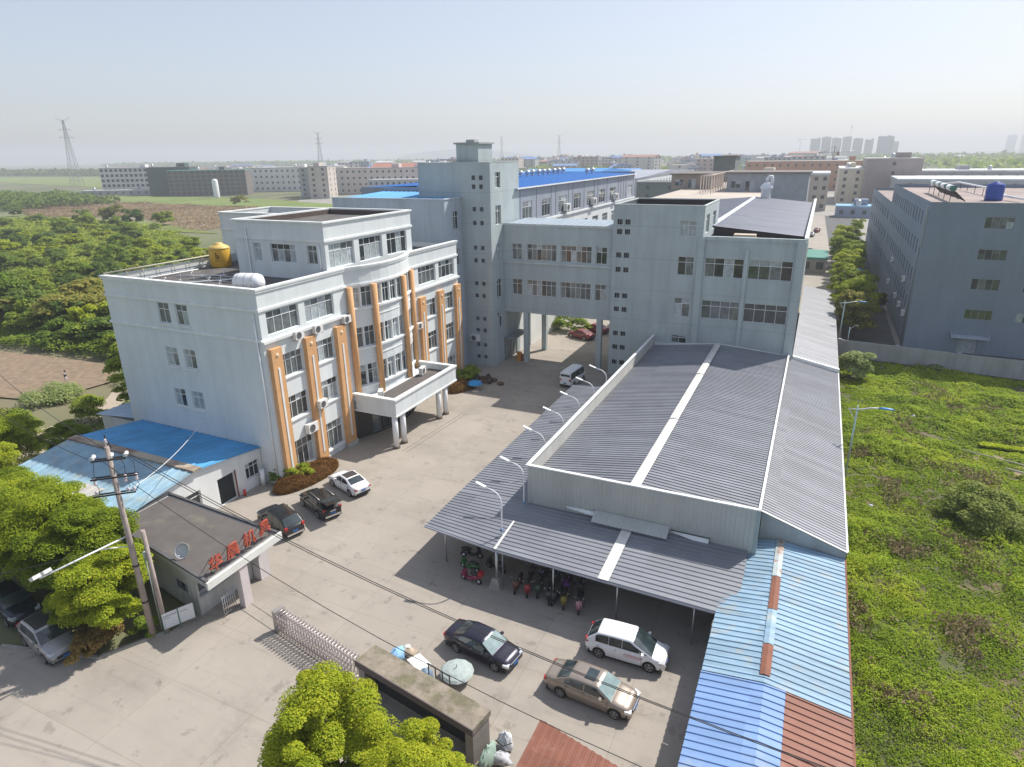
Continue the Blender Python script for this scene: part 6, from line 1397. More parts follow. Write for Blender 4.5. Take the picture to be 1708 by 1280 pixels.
def crown_points(seed, rx, rz, nclump, nleaf, clr=0.36, low=-0.75, fill=0.55):
    rng = np.random.default_rng(seed)
    d = rng.normal(size=(nclump * 3, 3)); d /= np.linalg.norm(d, axis=1, keepdims=True); d = d[d[:, 2] > low][:nclump]
    rad = fill + (1 - fill) * rng.random((len(d), 1)) ** 0.6
    lump_ = 1 + 0.16 * np.sin(d[:, :1] * 5 + seed) * np.cos(d[:, 1:2] * 4 + seed * 2)
    cc = d * rad * lump_ * np.array([rx, rx, rz])
    idx = rng.integers(0, len(cc), nleaf); u = rng.normal(size=(nleaf, 3)); u /= np.linalg.norm(u, axis=1, keepdims=True); u[:, 2] = np.abs(u[:, 2]) * 0.9 - 0.25
    cr = rx * clr * (0.6 + 0.8 * rng.random((len(cc), 1)))
    P = cc[idx] + u * cr[idx] * (0.25 + 0.8 * rng.random((nleaf, 1)) ** 0.6) * np.array([1, 1, 0.75])
    N_ = u * 0.75 + np.array([0.1, 0.15, 0.8]) + rng.normal(size=(nleaf, 3)) * 0.38
    return P, N_
lm_yel = leafmat('leaf_fresh', (0.06, 0.092, 0.007), (0.158, 0.205, 0.013), (0.30, 0.305, 0.022))
lm_mid = leafmat('leaf_mid', (0.05, 0.088, 0.012), (0.12, 0.172, 0.02), (0.235, 0.25, 0.036))
lm_dark = leafmat('leaf_dark', (0.034, 0.06, 0.014), (0.075, 0.115, 0.022), (0.14, 0.18, 0.036))
lm_olive = leafmat('leaf_olive', (0.07, 0.077, 0.019), (0.14, 0.15, 0.03), (0.25, 0.21, 0.05))
lm_red = leafmat('leaf_reddish', (0.075, 0.035, 0.012), (0.145, 0.068, 0.022), (0.17, 0.15, 0.03), 0.4, 2.2)
lm_brown = leafmat('leaf_brown', (0.112, 0.077, 0.028), (0.210, 0.147, 0.049), (0.322, 0.238, 0.084))
lm_pale = leafmat('leaf_pale', (0.085, 0.12, 0.035), (0.155, 0.195, 0.065), (0.25, 0.275, 0.12))

def make_tree(name, label, cat, seed, rx, h, nclump, nleaf, leaf, mat, loc, group=None, trunk=True, rzf=None, limbs=5, clr=0.36, fill=0.55):
    """trunk with limbs under a crown of separate leaves"""
    t = thing(name, label, cat, loc, group, random.uniform(0, 6.28))
    rz_ = rzf or h * 0.42; zc = h - rz_
    P, N_ = crown_points(seed, rx, rz_, nclump, nleaf, clr, -0.75, fill)
    P[:, 2] += zc; P[:, 2] = np.maximum(P[:, 2], 0.12)
    rng = np.random.default_rng(seed + 5)
    me = leaves_mesh('crown', P, N_, leaf * (0.6 + 0.8 * rng.random(nleaf)), mat, seed)
    c = bpy.data.objects.new('crown', me); COL.objects.link(c); c.parent = t; KIDS.setdefault(t.name, []).append(c)
    if trunk:
        mb = MB(); r0 = 0.045 * rx + 0.05; rr_ = random.Random(seed)
        mb.tube([(0, 0, 0), (0.05 * rx, 0, zc * 0.4), (0, 0.04 * rx, zc * 0.8), (0, 0, zc * 1.15)], [r0 * 1.3, r0, r0 * 0.8, r0 * 0.4], 8)
        for k in range(limbs):
            a = 2 * PI * k / limbs + rr_.uniform(-.4, .4); z0 = zc * rr_.uniform(0.45, 0.9)
            mb.tube([(0, 0, z0), (math.cos(a) * rx * 0.3, math.sin(a) * rx * 0.3, z0 + rz_ * 0.4), (math.cos(a) * rx * 0.62, math.sin(a) * rx * 0.62, z0 + rz_ * 0.75)], [r0 * 0.55, r0 * 0.35, r0 * 0.12], 6)
        mb.build('trunk', wood, t, world=False)
    return t
# big camphor trees bottom left
G1 = 'leafy street trees at the lower left'
near_a = make_tree('leafy_tree', 'dense leafy tree right beside the tall utility pole', 'tree', 11, 2.4, 6.1, 64, 76000, 0.062, lm_yel, (-36.9, 19.3, 0), G1, clr=0.31, fill=0.45)
near_b = make_tree('leafy_tree', 'dense leafy tree over the silver-brown suv, second from the utility pole', 'tree', 12, 2.9, 7.2, 74, 88000, 0.065, lm_yel, (-40.6, 20.6, 0), G1, clr=0.30, fill=0.45)
near_c = make_tree('leafy_tree', 'broad dense tree at the left edge above the dark blue car', 'tree', 13, 3.3, 7.6, 84, 90000, 0.068, lm_yel, (-46.0, 21.0, 0), G1, clr=0.29, fill=0.45)
for src, x, y, s_, rz, lb in ((near_b, -44.6, 22.9, 0.78, 2.1, 'dense leafy tree in front of the blue workshop roof, nearest its lower edge'), (near_a, -51.5, 22.6, 1.1, 4.0, 'leafy tree left of the blue workshop roof at the picture edge'), (near_c, -56.0, 20.5, 0.95, 1.0, 'leafy tree cut by the left picture edge below the blue roof'), (near_b, -60.5, 24.6, 0.9, 5.0, 'leafy tree at the left edge just above the others, beside the blue roof corner'), (near_a, -38.9, 18.7, 0.62, 1.3, 'small leafy tree tucked under the taller one by the pole'), (near_c, -64.5, 29.0, 0.85, 3.3, 'tree at the left edge level with the far workshop corner'), (near_b, -63.0, 33.5, 0.62, 0.6, 'small round tree behind the far end of the blue workshop roof'), (near_a, -55.5, 23.6, 0.95, 2.9, 'leafy tree against the near side of the workshop, second from its far end'), (near_c, -50.0, 20.2, 0.9, 5.2, 'leafy tree in the left cluster directly above the dark blue car')):
    dup(src, (x, y, 0), rz, lb, s_)
# bottom centre trees
G2 = 'leafy trees at the bottom before the sign wall'
bc = make_tree('leafy_tree', 'large leafy tree cut by the bottom edge before the sign wall', 'tree', 21, 2.45, 7.0, 90, 115000, 0.057, lm_yel, (-16.2, 15.8, 0), G2, clr=0.30, fill=0.45)
dup(bc, (-12.0, 15.9, 0), 2.4, 'smaller leafy tree at the bottom edge right of the large one', 0.86)
dup(bc, (-16.0, 12.6, 0), 4.1, 'leafy tree at the bottom edge below the large one', 0.8)
dup(bc, (-10.2, 14.2, 0), 1.1, 'lowest leafy tree at the bottom edge near the brown shed', 0.62)
# avenue
G3 = 'street trees in the avenue row beside the grey block'
av = [make_tree('avenue_tree', 'round bright green avenue tree', 'tree', 31 + k, 3.0, 7.8, 34, 9000, 0.22, m_, (7.6, 112 + 9 * k, 0), G3) for k, m_ in enumerate((lm_olive, lm_yel, lm_yel))]
nth = ('olive-brown avenue tree nearest the camera, at the lamp post', 'second avenue tree from the front of the row', 'third avenue tree from the front of the row', 'fourth avenue tree from the front', 'fifth avenue tree from the front', 'sixth avenue tree from the front', 'seventh avenue tree from the front', 'eighth avenue tree from the front', 'ninth avenue tree from the front', 'tenth avenue tree from the front', 'eleventh avenue tree from the front', 'farthest avenue tree of the row')
for k in range(3): av[k]['label'] = nth[k]
for k in range(3, 12): dup(av[1 + k % 2], (7.6 + random.uniform(-.5, .5), 112 + 9.0 * k + random.uniform(-1, 1), 0), random.uniform(0, 6), nth[k], random.uniform(0.86, 1.08))
dup(av[1], (11.5, 236, 0), 1.0, 'dark tree across the avenue beside the far end of the grey block', 0.9); dup(av[0], (12.2, 134, 0), 3, 'low tree in the shade against the grey block wall', 0.45)
# shrubs
def shrub(name, label, seed, rx, h, n, leaf, mat, loc, group=None, sy=1.0, cat='shrub', rz=None, nclump=22):
    P, N_ = crown_points(seed, rx, h * 0.62, nclump, n, 0.4, -0.3, 0.4); P[:, 2] += h * 0.38; P[:, 1] *= sy; P[:, 2] = np.maximum(P[:, 2], 0.02)
    rng = np.random.default_rng(seed); me = leaves_mesh(name, P, N_, leaf * (0.6 + 0.8 * rng.random(n)), mat, seed)
    o = bpy.data.objects.new(name, me); COL.objects.link(o); o.location = loc; o.rotation_euler = (0, 0, random.uniform(0, 6.28) if rz is None else rz)
    tag(o, label, cat, group); return o
def hedge(label, seed, rx, ry, h, n, leaf, mat, loc, rz):
    rng = np.random.default_rng(seed); a = rng.random(n) * 2 * PI; r_ = np.where(rng.random(n) < 0.35, 0.96 + 0.05 * rng.random(n), np.sqrt(rng.random(n)))
    top = h * (1.1 - 0.62 * r_ ** 2.5) + 0.10 * np.sin(r_ * 9 + a * 3) + 0.07 * np.sin(a * 7) + 0.08 * rng.normal(size=n); z = np.where(r_ > 0.955, top * rng.random(n), top)
    P = np.stack([rx * r_ * np.cos(a), ry * r_ * np.sin(a), np.maximum(z, 0.02)], 1); P[:, :2] += rng.normal(size=(n, 2)) * 0.05
    N_ = np.stack([np.cos(a) * r_ ** 3, np.sin(a) * r_ ** 3, np.full(n, 0.7)], 1) + rng.normal(size=(n, 3)) * 0.45
    me = leaves_mesh('clipped_hedge', P, N_, leaf * (0.6 + 0.8 * rng.random(n)), mat, seed); o = bpy.data.objects.new('clipped_hedge', me); COL.objects.link(o); o.location = loc; o.rotation_euler = (0, 0, rz); tag(o, label, 'hedge')
hedge('oval clipped reddish-brown hedge bed at the office corner', 41, 1.45, 3.5, 0.95, 42000, 0.05, lm_red, (-39.75, 40.2, 0), R(-8))
hedge('reddish hedge strip at the far right end of the office', 44, 1.1, 2.4, 0.95, 16000, 0.07, lm_red, (-38.2, 67.2, 0), R(-10))
#shrub('clipped_hedge', 'oval clipped reddish-brown hedge bed at the office corner', 41, 1.55, 1.0, 60000, 0.036, lm_red, (-39.7, 40.2, 0), None, 2.2, 'hedge', R(12), 60)
shrub('green_shrub', 'light green shrub rising out of the reddish hedge bed', 42, 0.9, 1.9, 5000, 0.09, lm_yel, (-40.1, 39.7, 0), None, 1.6)
shrub('green_shrub', 'dark green shrub between the workshop and the reddish hedge', 43, 0.85, 1.5, 4500, 0.09, lm_dark, (-41.7, 38.7, 0))
#shrub('clipped_hedge', 'reddish hedge strip at the far right end of the office', 44, 1.0, 1.0, 7000, 0.08, lm_red, (-37.9, 66.8, 0), None, 1.9, 'hedge', R(15), 24)
shrub('green_shrub', 'bushy green shrub behind the far reddish hedge by the last pilaster', 45, 1.3, 2.6, 5000, 0.12, lm_mid, (-38.6, 69.0, 0))
shrub('roadside_shrub', 'golden-brown shrub beside the silver suv and the pole', 46, 1.1, 1.9, 7000, 0.08, lm_brown, (-36.4, 17.9, 0), None, 1.5, 'shrub', 0.4)
shrub('roadside_shrub', 'small green shrub at the foot of the tall utility pole', 47, 0.7, 1.1, 3500, 0.08, lm_mid, (-34.9, 20.0, 0))
shrub('bushy_shrub', 'large leafy bush against the lean-to wall below the boundary wall', 48, 2.2, 3.4, 6000, 0.17, lm_pale, (6.9, 90.5, 0))
shrub('bushy_shrub', 'big rounded pale bush in the weedy plot at the right edge', 49, 2.7, 2.5, 13000, 0.12, leafmat('leaf_bush', (0.06, 0.085, 0.015), (0.12, 0.155, 0.03), (0.20, 0.22, 0.06)), (15.2, 56.0, 0))
shrub('bushy_shrub', 'green bush beneath the bridge beside the maroon cars', 50, 2.6, 2.8, 5000, 0.16, lm_mid, (-36.0, 99.5, 0), None, 1.7)
for k, (x, y, r_, h, m_, lb) in enumerate(((-72.6, 41.6, 1.9, 3.2, lm_mid, 'round dark shrub standing between the dirt road and the blue roof'), (-75.6, 34.8, 2.3, 3.6, lm_mid, 'broad shrub left of the dirt road bend'), (-78.4, 33.3, 2.6, 4.0, lm_olive, 'olive shrub at the left edge below the ploughed plot'), (-67.5, 44.5, 2.7, 8.5, lm_mid, 'tall narrow tree rising beside the rear corner of the office'), (-84.5, 44.2, 3.4, 1.1, lm_pale, 'low grey-green bean patch at the edge of the ploughed plot'), (-79.2, 54.5, 4.0, 1.3, lm_pale, 'low leafy patch between ploughed plot and office'), (-93.6, 39.0, 3.0, 1.5, lm_mid, 'low bush below the ploughed plot at the left edge'))):
    if h > 6: make_tree('narrow_tree', lb, 'tree', 55, r_, h, 26, 9000, 0.16, m_, (x, y, 0), None, True, h * 0.47)
    else: shrub('field_shrub', lb, 60 + k, r_, h, 6000, 0.13, m_, (x, y, -0.1))
# weeds on the right plot
def height_noise(x, y, s, o=0.0): return mnoise.noise(Vector((x * s + o, y * s - o, o)))
rng = np.random.default_rng(3); nC = 5200; nW = 430000
yc_ = 19 + 82 * rng.random(nC * 2) ** 1.3; xc_ = 4.9 + (2 + 0.31 * yc_) * rng.random(nC * 2); ok = yc_ < 99.3 - (xc_ - 5.2) * 0.126; xc_, yc_ = xc_[ok][:nC], yc_[ok][:nC]
hn = np.array([height_noise(a, b, 0.11) + 0.7 * height_noise(a, b, 0.35, 7) for a, b in zip(xc_, yc_)])
rc_ = (0.28 + 0.5 * rng.random(len(xc_)) ** 2) * (1 + 0.5 * np.clip(hn, -0.6, 1)) * (0.75 + yc_ * 0.008); hc_ = np.clip(0.28 + 1.15 * hn, 0.06, 1.7) * (0.6 + 0.6 * rng.random(len(xc_)))
ii = rng.choice(len(xc_), nW, p=(rc_ ** 1.6) / (rc_ ** 1.6).sum())
u = rng.normal(size=(nW, 3)); u /= np.linalg.norm(u, axis=1, keepdims=True); u[:, 2] = np.abs(u[:, 2])
P = np.stack([xc_[ii] + u[:, 0] * rc_[ii], yc_[ii] + u[:, 1] * rc_[ii], u[:, 2] * hc_[ii] * (0.7 + 0.3 * rng.random(nW))], 1); P[:, 0] = np.maximum(P[:, 0], 4.72)
N_ = u * 0.7 + np.array([0.08, 0.15, 0.8]) + rng.normal(size=(nW, 3)) * 0.42
lw = leafmat('weed_leaf', (0.07, 0.105, 0.008), (0.16, 0.225, 0.012), (0.29, 0.30, 0.024), 0.5, 0.13, 2.0)
me = leaves_mesh('weeds', P, N_, (0.020 + 0.00112 * P[:, 1]) * (0.6 + 0.8 * rng.random(nW)), lw, 3)
o = bpy.data.objects.new('weeds', me); COL.objects.link(o); o['kind'] = 'stuff'; o['label'] = 'rough green weeds covering the empty plot on the right'
# dead brush patches among the weeds
nB = 21000; pc = np.array([(7, 66, 1.6), (9, 70, 1.8), (13, 67, 2.6), (9.5, 58, 2.0), (19, 83, 3.0), (16, 63, 2.0), (13, 50, 2.0), (11.5, 75, 2.0), (8.2, 49, 1.3), (6, 40, 0.9), (7.6, 33, 1.0), (21, 76, 2.4), (15.5, 88, 2.5), (12, 40, 1.4)])
ii = rng.integers(0, len(pc), nB); ang = rng.random(nB) * 6.28; rr_ = np.sqrt(rng.random(nB)) * pc[ii, 2]
C = np.stack([pc[ii, 0] + rr_ * np.cos(ang), pc[ii, 1] + rr_ * np.sin(ang) * 1.5, 0.15 + 0.6 * rng.random(nB) * (1 - (rr_ / pc[ii, 2]) ** 2)], 1); C[:, :2] += rng.normal(size=(nB, 2)) * 0.8; C[:, 0] = np.maximum(C[:, 0], 4.75); keep = np.array([height_noise(a, b, 0.5, 4) + 0.5 * height_noise(a, b, 1.6, 2) > 0.02 for a, b in C[:, :2]]); C = C[keep]; nB = len(C)
me = leaves_mesh('dead_brush', C, rng.normal(size=(nB, 3)) + np.array([0, 0, 0.3]), 0.10 * (0.5 + rng.random(nB)), leafmat('brush_leaf', (0.11, 0.08, 0.045), (0.19, 0.15, 0.085), (0.29, 0.235, 0.14), 0.2), 5)
o = bpy.data.objects.new('dead_brush', me); COL.objects.link(o); o['kind'] = 'stuff'; o['label'] = 'brown dead brush in patches among the weeds'
n = 3000; C = np.stack([17.6 + 5.0 * rng.random(n), 71.8 + 0.8 * rng.random(n), 0.15 + 0.2 * rng.random(n)], 1); me = leaves_mesh('rape_row', C, rng.normal(size=(n, 3)) * 0.5 + np.array([0, 0, 1]), 0.14, leafmat('rape_leaf', (0.195, 0.247, 0.013), (0.286, 0.325, 0.019), (0.416, 0.403, 0.026)), 6)
o = bpy.data.objects.new('rape_row', me); COL.objects.link(o); o['kind'] = 'stuff'; o['label'] = 'bright yellow-green crop row in the weedy plot'
o = sheet('bare_strip', [(16.0, 66.5), (26, 64.5), (26, 69.5), (17, 70.8)], -0.035, M('bare_soil', (0.24, 0.18, 0.12), 0.95, var=0.25))
mb = MB(); mb.tube([(15.6, 69.4, 0.5), (22, 67.0, 0.5)], 0.05, 5); mb.tube([(18.5, 66.4, 0.45), (22, 65.2, 0.45)], 0.09, 5); o = mb.build('fallen_poles', M('pole_pale', (0.5, 0.46, 0.42), 0.8)); tag(o, 'pair of pale poles lying on bare soil by the yellow crop row', 'pole')
for i, (x, y, lb) in enumerate(((7.0, 54.0, 'white plastic bag caught in the weeds behind the near street lamp'), (12.3, 77, 'small white litter in the middle of the weedy plot'))):
    mb = lump(0.16, 0.11, 0.2, 70 + i, 9, 0, 0.7); o = mb.build('plastic_bag', white_paint); o.location = (x, y, 0.5); tag(o, lb, 'litter')

# orchard and scrub on the left
poly = [(-420, 196), (-300, 205), (-215, 175), (-146, 123), (-84, 60), (-100, 60), (-132, 62), (-200, 84), (-330, 130), (-430, 180)]
def inside(x, y, pl):
    c = False
    for (x0, y0), (x1, y1) in zip(pl, pl[1:] + pl[:1]):
        if (y0 > y) != (y1 > y) and x < (x1 - x0) * (y - y0) / (y1 - y0) + x0: c = not c
    return c
protos = []
for k, (m_, lb, rx, h) in enumerate(((lm_mid, 'mid green bushy tree in the overgrown orchard left of the office', 3.2, 5.6), (lm_dark, 'dark green tree in the overgrown orchard left of the office', 3.0, 5.8), (lm_olive, 'olive-yellow tree in the overgrown orchard left of the office', 3.4, 5.4), (lm_yel, 'fresh light green tree in the overgrown orchard left of the office', 2.6, 4.6))):
    P, N_ = crown_points(80 + k, rx, h * 0.46, 26, 3600, 0.38); P[:, 2] += h * 0.52; P[:, 2] = np.maximum(P[:, 2], 0.1)
    me = leaves_mesh('orchard_tree', P, N_, 0.30 * (0.6 + 0.8 * np.random.default_rng(k).random(3600)), m_, k)
    protos.append((me, lb))
rnd = random.Random(5); cnt = 0; pts = []
front = [(-114, 66.5, 2, 1.35), (-121, 73, 2, 1.2), (-108, 66, 3, 1.1), (-131, 67, 2, 1.3), (-101, 63.5, 1, 1.1), (-93, 60.5, 3, 0.8), (-125, 66.0, 1, 1.0), (-140, 70, 0, 1.25), (-106, 72, 0, 1.2), (-97, 69, 1, 1.1)]
while len(pts) < 225:
    y = 60 + 180 * rnd.random() ** 1.4; x = -90 - 380 * rnd.random()
    if inside(x, y, poly) and not (y > 150 and x < -200 and rnd.random() < 0.85) and all((x - a) ** 2 + (y - b) ** 2 > 16 + 0.002 * y * y * 0.3 for a, b in pts): pts.append((x, y))
allp = front + [(x, y, (rnd.choice((0, 0, 1, 1, 2)) if y < 110 else rnd.choice((0, 1, 3, 3, 0))), rnd.uniform(0.35, 1.05)) for x, y in pts]
for x, y, k, s_ in allp:
    me, lb = protos[k]; o = bpy.data.objects.new('orchard_tree', me); COL.objects.link(o); o.location = (x, y, -0.25); o.scale = (s_ * rnd.uniform(.95, 1.3), s_ * rnd.uniform(.95, 1.3), s_ * rnd.uniform(.6, 1.2)); o.rotation_euler = (0, 0, rnd.uniform(0, 6.28)); tag(o, lb, 'tree', 'trees of the overgrown orchard, kind %d' % (k + 1))
def scrub(name, label, n, sampler, size, mat, seed, zmax):
    rng = np.random.default_rng(seed); P = []
    r2 = random.Random(seed)
    while len(P) < n:
        p = sampler(r2)
        if p: P.append(p)
    P = np.array(P); hn = np.array([height_noise(a, b, 0.06) + 0.5 * height_noise(a, b, 0.2, 3) for a, b in P])
    z = np.clip(0.35 + hn, 0.05, 1.2) * zmax * rng.random(n) ** 0.5 - 0.2
    d = np.hypot(P[:, 0], P[:, 1])
    me = leaves_mesh(name, np.column_stack([P, z]), rng.normal(size=(n, 3)) * 0.5 + np.array([0.05, 0.1, 0.9]), size * d * (0.6 + 0.8 * rng.random(n)), mat, seed)
    o = bpy.data.objects.new(name, me); COL.objects.link(o); o['kind'] = 'stuff'; o['label'] = label; return o
def samp(pl, pw=1.3):
    xs = [p[0] for p in pl]; ys = [p[1] for p in pl]
    def f(r2):
        y = min(ys) + (max(ys) - min(ys)) * r2.random() ** pw; x = r2.uniform(min(xs), max(xs))
        return (x, y) if inside(x, y, pl) else None
    return f
scrub('orchard_undergrowth', 'green undergrowth between the orchard trees', 60000, samp(poly, 1.6), 0.0024, lm_mid, 31, 2.0)
scrub('verge_scrub', 'low scrub along the dirt road and plot edges', 14000, samp([(-150, 30), (-60, 24), (-66, 60), (-84, 62), (-80, 52), (-74, 42), (-76, 34), (-95, 40), (-150, 36)], 1.0), 0.0019, lm_mid, 32, 0.9)
scrub('verge_scrub', 'tall scrub along the foot of the orchard trees', 12000, samp([(-150, 54), (-113, 56.5), (-84, 58), (-83, 68), (-150, 72)], 1.0), 0.0021, lm_mid, 35, 2.2)
scrub('reeds', 'dry brown reeds filling the wet field', 44000, samp([(-500, 262), (-540, 335), (-470, 312), (-306, 298), (-250, 262), (-230, 190), (-323, 232), (-379, 212), (-470, 255)], 1.0), 0.00115, leafmat('reed_leaf', (0.17, 0.125, 0.08), (0.25, 0.185, 0.115), (0.27, 0.225, 0.135), 0.3, 0.03, 1.8), 33, 1.4)
for k, (x, y, s_, lb) in enumerate(((-300, 205, 1.5, 'rounded brownish tree standing before the dry reed field'), (-283, 201, 1.2, 'round green tree beside the brownish tree before the reeds'), (-268, 205, 1.35, 'tall light green tree at the right end before the reeds'), (-316, 199, 1.1, 'dark tree at the left end before the reeds'), (-395, 214, 0.8, 'lone dark bush on the near edge of the reed field'), (-327, 306, 1.2, 'lone bush on the bright green strip before the works buildings'))):
    me, _ = protos[(2, 1, 3, 1, 1, 2)[k]]; o = bpy.data.objects.new('field_tree', me); COL.objects.link(o); o.location = (x, y, -0.2); o.scale = (s_ * 1.15, s_ * 1.15, s_); tag(o, lb, 'tree')
def woods(name, label, n, x0, x1, y0, y1, h, size, mat, seed):
    rng = np.random.default_rng(seed); x = x0 + (x1 - x0) * rng.random(n); y = y0 + (y1 - y0) * rng.random(n)
    hn = np.array([height_noise(a, b, 0.02) * 0.6 + height_noise(a, b, 0.07, 2) for a, b in zip(x, y)]); z = np.clip(0.75 + 0.5 * hn, 0.2, 1.3) * h * rng.random(n) ** 0.4
    me = leaves_mesh(name, np.column_stack([x, y, z]), rng.normal(size=(n, 3)) * 0.6 + np.array([0.1, 0.0, 0.7]), size * (0.6 + 0.8 * rng.random(n)), mat, seed)
    o = bpy.data.objects.new(name, me); COL.objects.link(o); o['kind'] = 'stuff'; o['label'] = label; return o
woods('far_wood', 'pale green wood behind the grey block at right', 9000, 55, 260, 640, 800, 11, 1.7, lm_pale, 51)
woods('far_wood', 'dark wood edge at the far left field', 9000, -640, -430, 235, 300, 8, 1.3, lm_dark, 52)
woods('far_wood', 'tree belt beyond the green far fields on the left', 9000, -1700, -640, 800, 900, 12, 3.0, lm_dark, 53)
woods('far_wood', 'tree belt along the horizon behind the town', 16000, -2600, 1500, 1750, 1950, 15, 7.0, lm_dark, 54)
woods('far_wood', 'hazy tree plain beyond the grey block at right', 14000, 150, 1500, 950, 1650, 13, 5.0, lm_mid, 55)
woods('far_wood', 'trees between the distant town blocks', 9000, -560, 60, 830, 1000, 11, 2.6, lm_mid, 56)

# ------------------------------------------------------------------ person in the field
def person(loc, rz):
    J = {0: (0, 0, 0.92, .15), 1: (0.03, 0, 1.12, .145), 2: (0.07, 0, 1.34, .16), 3: (0.10, 0, 1.47, .06), 4: (0.14, 0, 1.60, .095), 5: (0.15, 0, 1.70, .08),
         6: (0.08, .19, 1.38, .06), 7: (-0.04, .26, 1.12, .045), 8: (0.14, .25, 0.92, .036), 9: (0.08, -.19, 1.38, .06), 10: (0.18, -.25, 1.13, .045), 11: (0.36, -.2, 1.0, .036),
         12: (0, .1, 0.84, .1), 13: (0.18, .11, 0.47, .07), 14: (0.10, .11, 0.09, .05), 15: (0.27, .12, 0.04, .04), 16: (0, -.1, 0.84, .1), 17: (-0.06, -.11, 0.46, .07), 18: (-0.26, -.11, 0.13, .05), 19: (-0.14, -.12, 0.03, .04),
         20: (0.19, .25, 0.85, .03), 21: (0.42, -.18, 0.97, .03)}
    E_ = [(0, 1), (1, 2), (2, 3), (3, 4), (4, 5), (2, 6), (6, 7), (7, 8), (8, 20), (2, 9), (9, 10), (10, 11), (11, 21), (0, 12), (12, 13), (13, 14), (14, 15), (0, 16), (16, 17), (17, 18), (18, 19)]
    me = bpy.data.meshes.new('body'); me.from_pydata([J[k][:3] for k in range(22)], E_, [])
    o = bpy.data.objects.new('person', me); COL.objects.link(o); o.location = loc; o.rotation_euler = (0, 0, rz)
    m = o.modifiers.new('skin', 'SKIN'); o.modifiers.new('sub', 'SUBSURF').levels = 2
    for k in range(22): me.skin_vertices[0].data[k].radius = (J[k][3],) * 2
    me.skin_vertices[0].data[0].use_root = True
    mt = bpy.data.materials.new('clothes'); mt.use_nodes = True; N, L = mt.node_tree.nodes, mt.node_tree.links
    tc = N.new('ShaderNodeTexCoord'); sp = N.new('ShaderNodeSeparateXYZ'); L.new(tc.outputs['Object'], sp.inputs[0]); cr = N.new('ShaderNodeValToRGB'); cr.color_ramp.interpolation = 'CONSTANT'
    mr = N.new('ShaderNodeMath'); mr.operation = 'MULTIPLY'; mr.inputs[1].default_value = 0.5; L.new(sp.outputs[2], mr.inputs[0]); L.new(mr.outputs[0], cr.inputs[0])
    e = cr.color_ramp.elements; e[0].position = 0; e[0].color = (0.05, 0.05, 0.05, 1); e[1].position = 0.045; e[1].color = (0.66, 0.58, 0.60, 1)
    for p_, c_ in ((0.45, (0.045, 0.03, 0.05, 1)), (0.62, (0.40, 0.35, 0.37, 1)), (0.73, (0.42, 0.27, 0.2, 1))): q = e.new(p_); q.color = c_
    L.new(cr.outputs[0], N['Principled BSDF'].inputs[0]); me.materials.append(mt)
    tag(o, 'person in dark waistcoat and white trousers walking on the ploughed plot', 'person')
    mb = MB(); mb.lathe([(0.115, 1.62), (0.12, 1.68), (0.1, 1.76), (0.05, 1.80), (0, 1.81)], 0.13, 0, 12); mb.build('hair', plastic_bk, o, world=False)
    return o
person((-88.7, 48.8, -0.12), 0.6)

